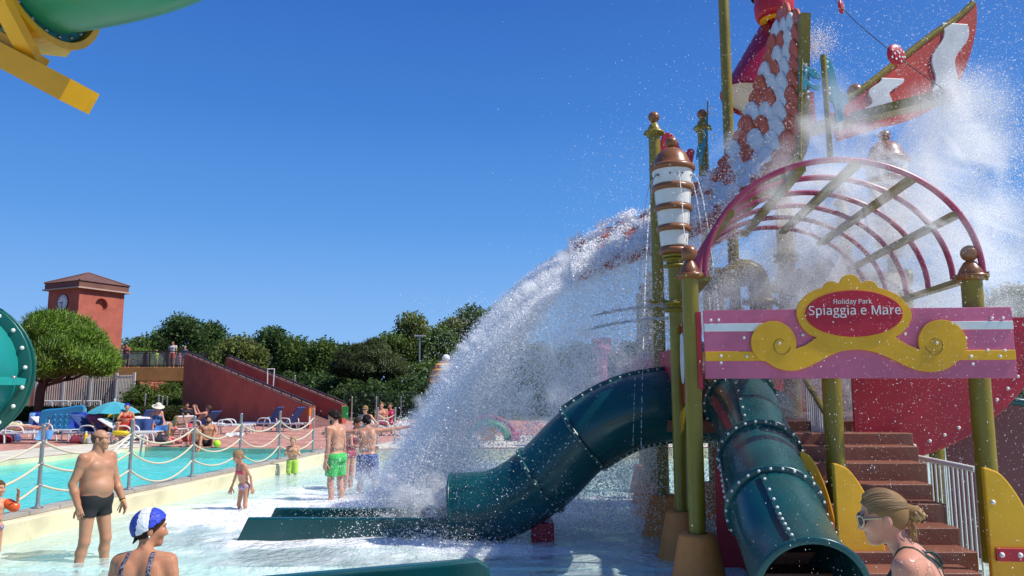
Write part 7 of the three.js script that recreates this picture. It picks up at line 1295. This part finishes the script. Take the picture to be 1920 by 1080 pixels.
{ // fine mist hanging round the falling water and in the arch: small flakes of spray, and soft veils of the finest of it
  const mist = new Mist('mist', 'fine white specks of spray drifting through the hooped arch and round the falling water');
  const put = (p, r) => { if (p[1] > 0.04) mist.put(p, r); }, size = () => 0.005 + 0.010 * Math.pow(rnd(), 3);
  for (let i = 0; i < 130000; i++) { const p = [4.5 + gauss() * 1.4, 3.9 + gauss() * 1.15, -11.4 + gauss() * 1.3]; if (p[2] < -8.5) put(p, size()); }
  for (let i = 0; i < 30000; i++) put([rr(2.3, 6.2), 1.3 + Math.abs(gauss()) * 0.9, -rr(9.6, 12)], size());
  for (let i = 0; i < 60000; i++) put([-1.3 + gauss() * 0.85, 0.1 + Math.abs(gauss()) * 0.55, -12.4 + gauss() * 0.8], size());
  for (let i = 0; i < 60000; i++) put([0.7 + gauss() * 0.9, rr(0.1, 3.4), -12.6 + gauss() * 0.8], size());
  for (let i = 0; i < 30000; i++) put([6.4 + gauss() * 0.9, 4.4 + gauss() * 1.5, -10.6 + gauss() * 1.0], size());
  counts.mist = mist.done(0.5);
  const n = 128, soft = texOf(n, (x, y) => { const r = Math.hypot(x - 63.5, y - 63.5) / 62, a = nA[(y * 2) * 256 + x * 2] * 0.6 + nB[(y * 2) * 256 + x * 2] * 0.4; return grey(clamp(Math.pow(Math.max(0, 1 - r * r), 1.6) * (0.45 + 1.1 * a), 0, 1)); });
  const P1 = [], N1 = [], U1 = [], P2 = [], N2 = [], U2 = [];
  let pos = P1, nor = N1, uv = U1;
  const veil = (p, r) => {
    if (p[1] < 0.05) return; const a = V(gauss(), gauss(), gauss()).normalize(), b = a.clone().cross(V(gauss(), gauss(), gauss())).normalize(), c = a.clone().cross(b), k = 8;
    const q = (i) => [Math.cos(i / k * 6.2832), Math.sin(i / k * 6.2832)], at = ([u, w]) => { pos.push(p[0] + (b.x * u + c.x * w) * r, p[1] + (b.y * u + c.y * w) * r, p[2] + (b.z * u + c.z * w) * r); nor.push(a.x, a.y, a.z); uv.push(0.5 + u * 0.49, 0.5 + w * 0.49); };
    for (let i = 0; i < k; i++) { at([0, 0]); at(q(i)); at(q(i + 1)); }
  };
  const g2 = () => clamp(gauss(), -1.7, 1.7);
  for (let i = 0; i < 300; i++) { const u = rnd(); veil([0.95 - 3.3 * u + g2() * 0.08, 4.05 - 1.9 * u - 2.0 * u * u + g2() * 0.08, -12.7 + g2() * 0.4], rr(0.1, 0.2)); }
  for (let i = 0; i < 170; i++) veil([-1.25 + g2() * 0.62, 0.1 + Math.abs(g2()) * 0.36, -12.5 + g2() * 0.6], rr(0.12, 0.32));
  for (let i = 0; i < 130; i++) veil([0.9 + g2() * 0.7, rr(0.1, 3.0), -12.9 + g2() * 0.7], rr(0.2, 0.4));
  for (let i = 0; i < 60; i++) veil([-1.1 + g2() * 0.4, 0.15 + Math.abs(g2()) * 0.3, -11.1 + g2() * 0.3], rr(0.12, 0.26));
  pos = P2; nor = N2; uv = U2;                           // thinner and wider ones in the arch and to its right
  for (let i = 0; i < 320; i++) { const p = [4.75 + g2() * 1.15, 4.0 + g2() * 0.85, -11.2 + g2() * 1.2]; if (p[2] < -8.8 && (p[1] < 3.6 || p[0] > 3.7)) veil(p, rr(0.3, 0.65)); }
  for (let i = 0; i < 90; i++) veil([rr(2.4, 6.0), 1.5 + Math.abs(g2()) * 0.7, -rr(9.6, 12.0)], rr(0.3, 0.6));
  for (let i = 0; i < 60; i++) veil([rr(2.4, 5.2), rr(3.3, 4.9), -rr(6.9, 8.6)], rr(0.25, 0.45));
  for (let i = 0; i < 85; i++) veil([6.6 + g2() * 0.9, 3.6 + g2() * 1.3, -11.0 + g2() * 0.9], rr(0.45, 0.8));
  for (const [P, N, U, opacity, label] of [[P1, N1, U1, 0.3, 'soft white haze along the falling water and at its foot'], [P2, N2, U2, 0.25, 'thin white haze in the hooped arch and to its right']]) {
    const g = new THREE.BufferGeometry(); g.setAttribute('position', new THREE.Float32BufferAttribute(P, 3)); g.setAttribute('normal', new THREE.Float32BufferAttribute(N, 3)); g.setAttribute('uv', new THREE.Float32BufferAttribute(U, 2));
    tag(mesh('mist', g, new THREE.MeshPhysicalMaterial({ color: new THREE.Color().setRGB(0.99, 0.99, 0.99), roughness: 1, specularIntensity: 0, transmission: 0.5, thickness: 0, transparent: true, alphaMap: soft, opacity, side: THREE.DoubleSide })), label, 'mist', null, 'stuff');
  }
}
{ // drops flung to the right and over the sign, coarser and nearer
  const fl = new Drops('flying_drops', 'bright drops flying over the sign and the right side of the picture');
  const e = W(1782, 182, 9.5);
  for (let i = 0; i < 26000; i++) { const t = rr(0, 1.1) * Math.pow(rnd(), 0.6), vx = 1.0 + gauss() * 0.75, vy = 0.6 + gauss() * 0.9, p = [e.x - 0.1 + vx * t + gauss() * 0.05, e.y + vy * t - GR / 2 * t * t + gauss() * 0.06, e.z + (gauss() * 0.9 + 0.3) * t]; if (p[1] > 0.1) fl.put(p, [vx, vy - GR * t, 0], 0.0022 + 0.006 * Math.pow(rnd(), 4), 1.5); }
  for (let i = 0; i < 17000; i++) { const D = rr(6.2, 10.5), px = 1250 + 680 * Math.pow(rnd(), 0.75), py = rr(-20, 1080), p = W(px, py, D); if (p.y < 0.1) continue; const dens = Math.exp(-(((px - 1690) / 300) ** 2)) * Math.exp(-(((py - 420) / 420) ** 2)) * 0.9 + 0.1 * sstep(px, 1250, 1500); if (rnd() > dens) continue; fl.put([p.x, p.y, p.z], [0.3 + gauss() * 0.4, -2 - rnd() * 2, gauss() * 0.3], 0.0015 + 0.003 * Math.pow(rnd(), 5), 1.8); }
  for (let i = 0; i < 1500; i++) { const D = rr(3.2, 6.2), px = rr(1330, 1920), py = rr(380, 1080), p = W(px, py, D); if (p.y < 0.3 || rnd() > sstep(px, 1300, 1700)) continue; fl.put([p.x, p.y, p.z], [0.4 + gauss() * 0.5, -2 - rnd() * 2, gauss() * 0.3], 0.0011 + 0.0017 * Math.pow(rnd(), 3), 2); }
  for (let i = 0; i < 3500; i++) { const p = [rr(-2.2, 0.8), rr(0.1, 1.4), -rr(9.6, 10.9)]; fl.put(p, [-0.8 + gauss(), -1.5 + gauss(), gauss() * 0.5], 0.002 + 0.006 * Math.pow(rnd(), 3), 1.6); }
  // spray off the top of the bucket and thin streams from the lantern
  const b = W(1515, 82, 11.5); for (let i = 0; i < 1600; i++) fl.put([b.x + Math.abs(gauss()) * 0.2, b.y + gauss() * 0.14, b.z + gauss() * 0.2], [1, gauss(), 0], rr(0.003, 0.009), 1.5);
  for (const q of [0.4, 1.5, 2.6, 3.7, 4.9, 5.9]) for (let i = 0; i < 420; i++) { const t = rnd() * 0.85, v = 0.42, p = [pB[0] + Math.cos(q) * (0.26 + v * t), 4.66 + 0.15 * t - GR / 2 * t * t + gauss() * 0.006, -pB[1] + Math.sin(q) * (0.26 + v * t) + gauss() * 0.006]; fl.put(p, [Math.cos(q) * v, 0.15 - GR * t, Math.sin(q) * v], rr(0.003, 0.006), 4); }
  for (const y of [3.02, 2.86]) for (let i = 0; i < 420; i++) { const t = rnd() * 0.32, p = [pB[0] - 0.1 - 3.0 * t, y - GR / 2 * t * t * 0.25 + gauss() * 0.01, -pB[1] - 0.3 * t + gauss() * 0.02]; fl.put(p, [-3, -0.4, 0], rr(0.003, 0.007), 4); }
  counts.flying = fl.done();
}
{ let tri = 0, inst = 0; scene.traverse((o) => { if (o.isMesh) { const g = o.geometry, n = (g.index ? g.index.count : g.attributes.position.count) / 3; if (o.isInstancedMesh) inst += o.count; else tri += n; } }); console.log('drops', JSON.stringify(counts), 'tri', tri, 'inst', inst); }

renderer.render(scene, camera);
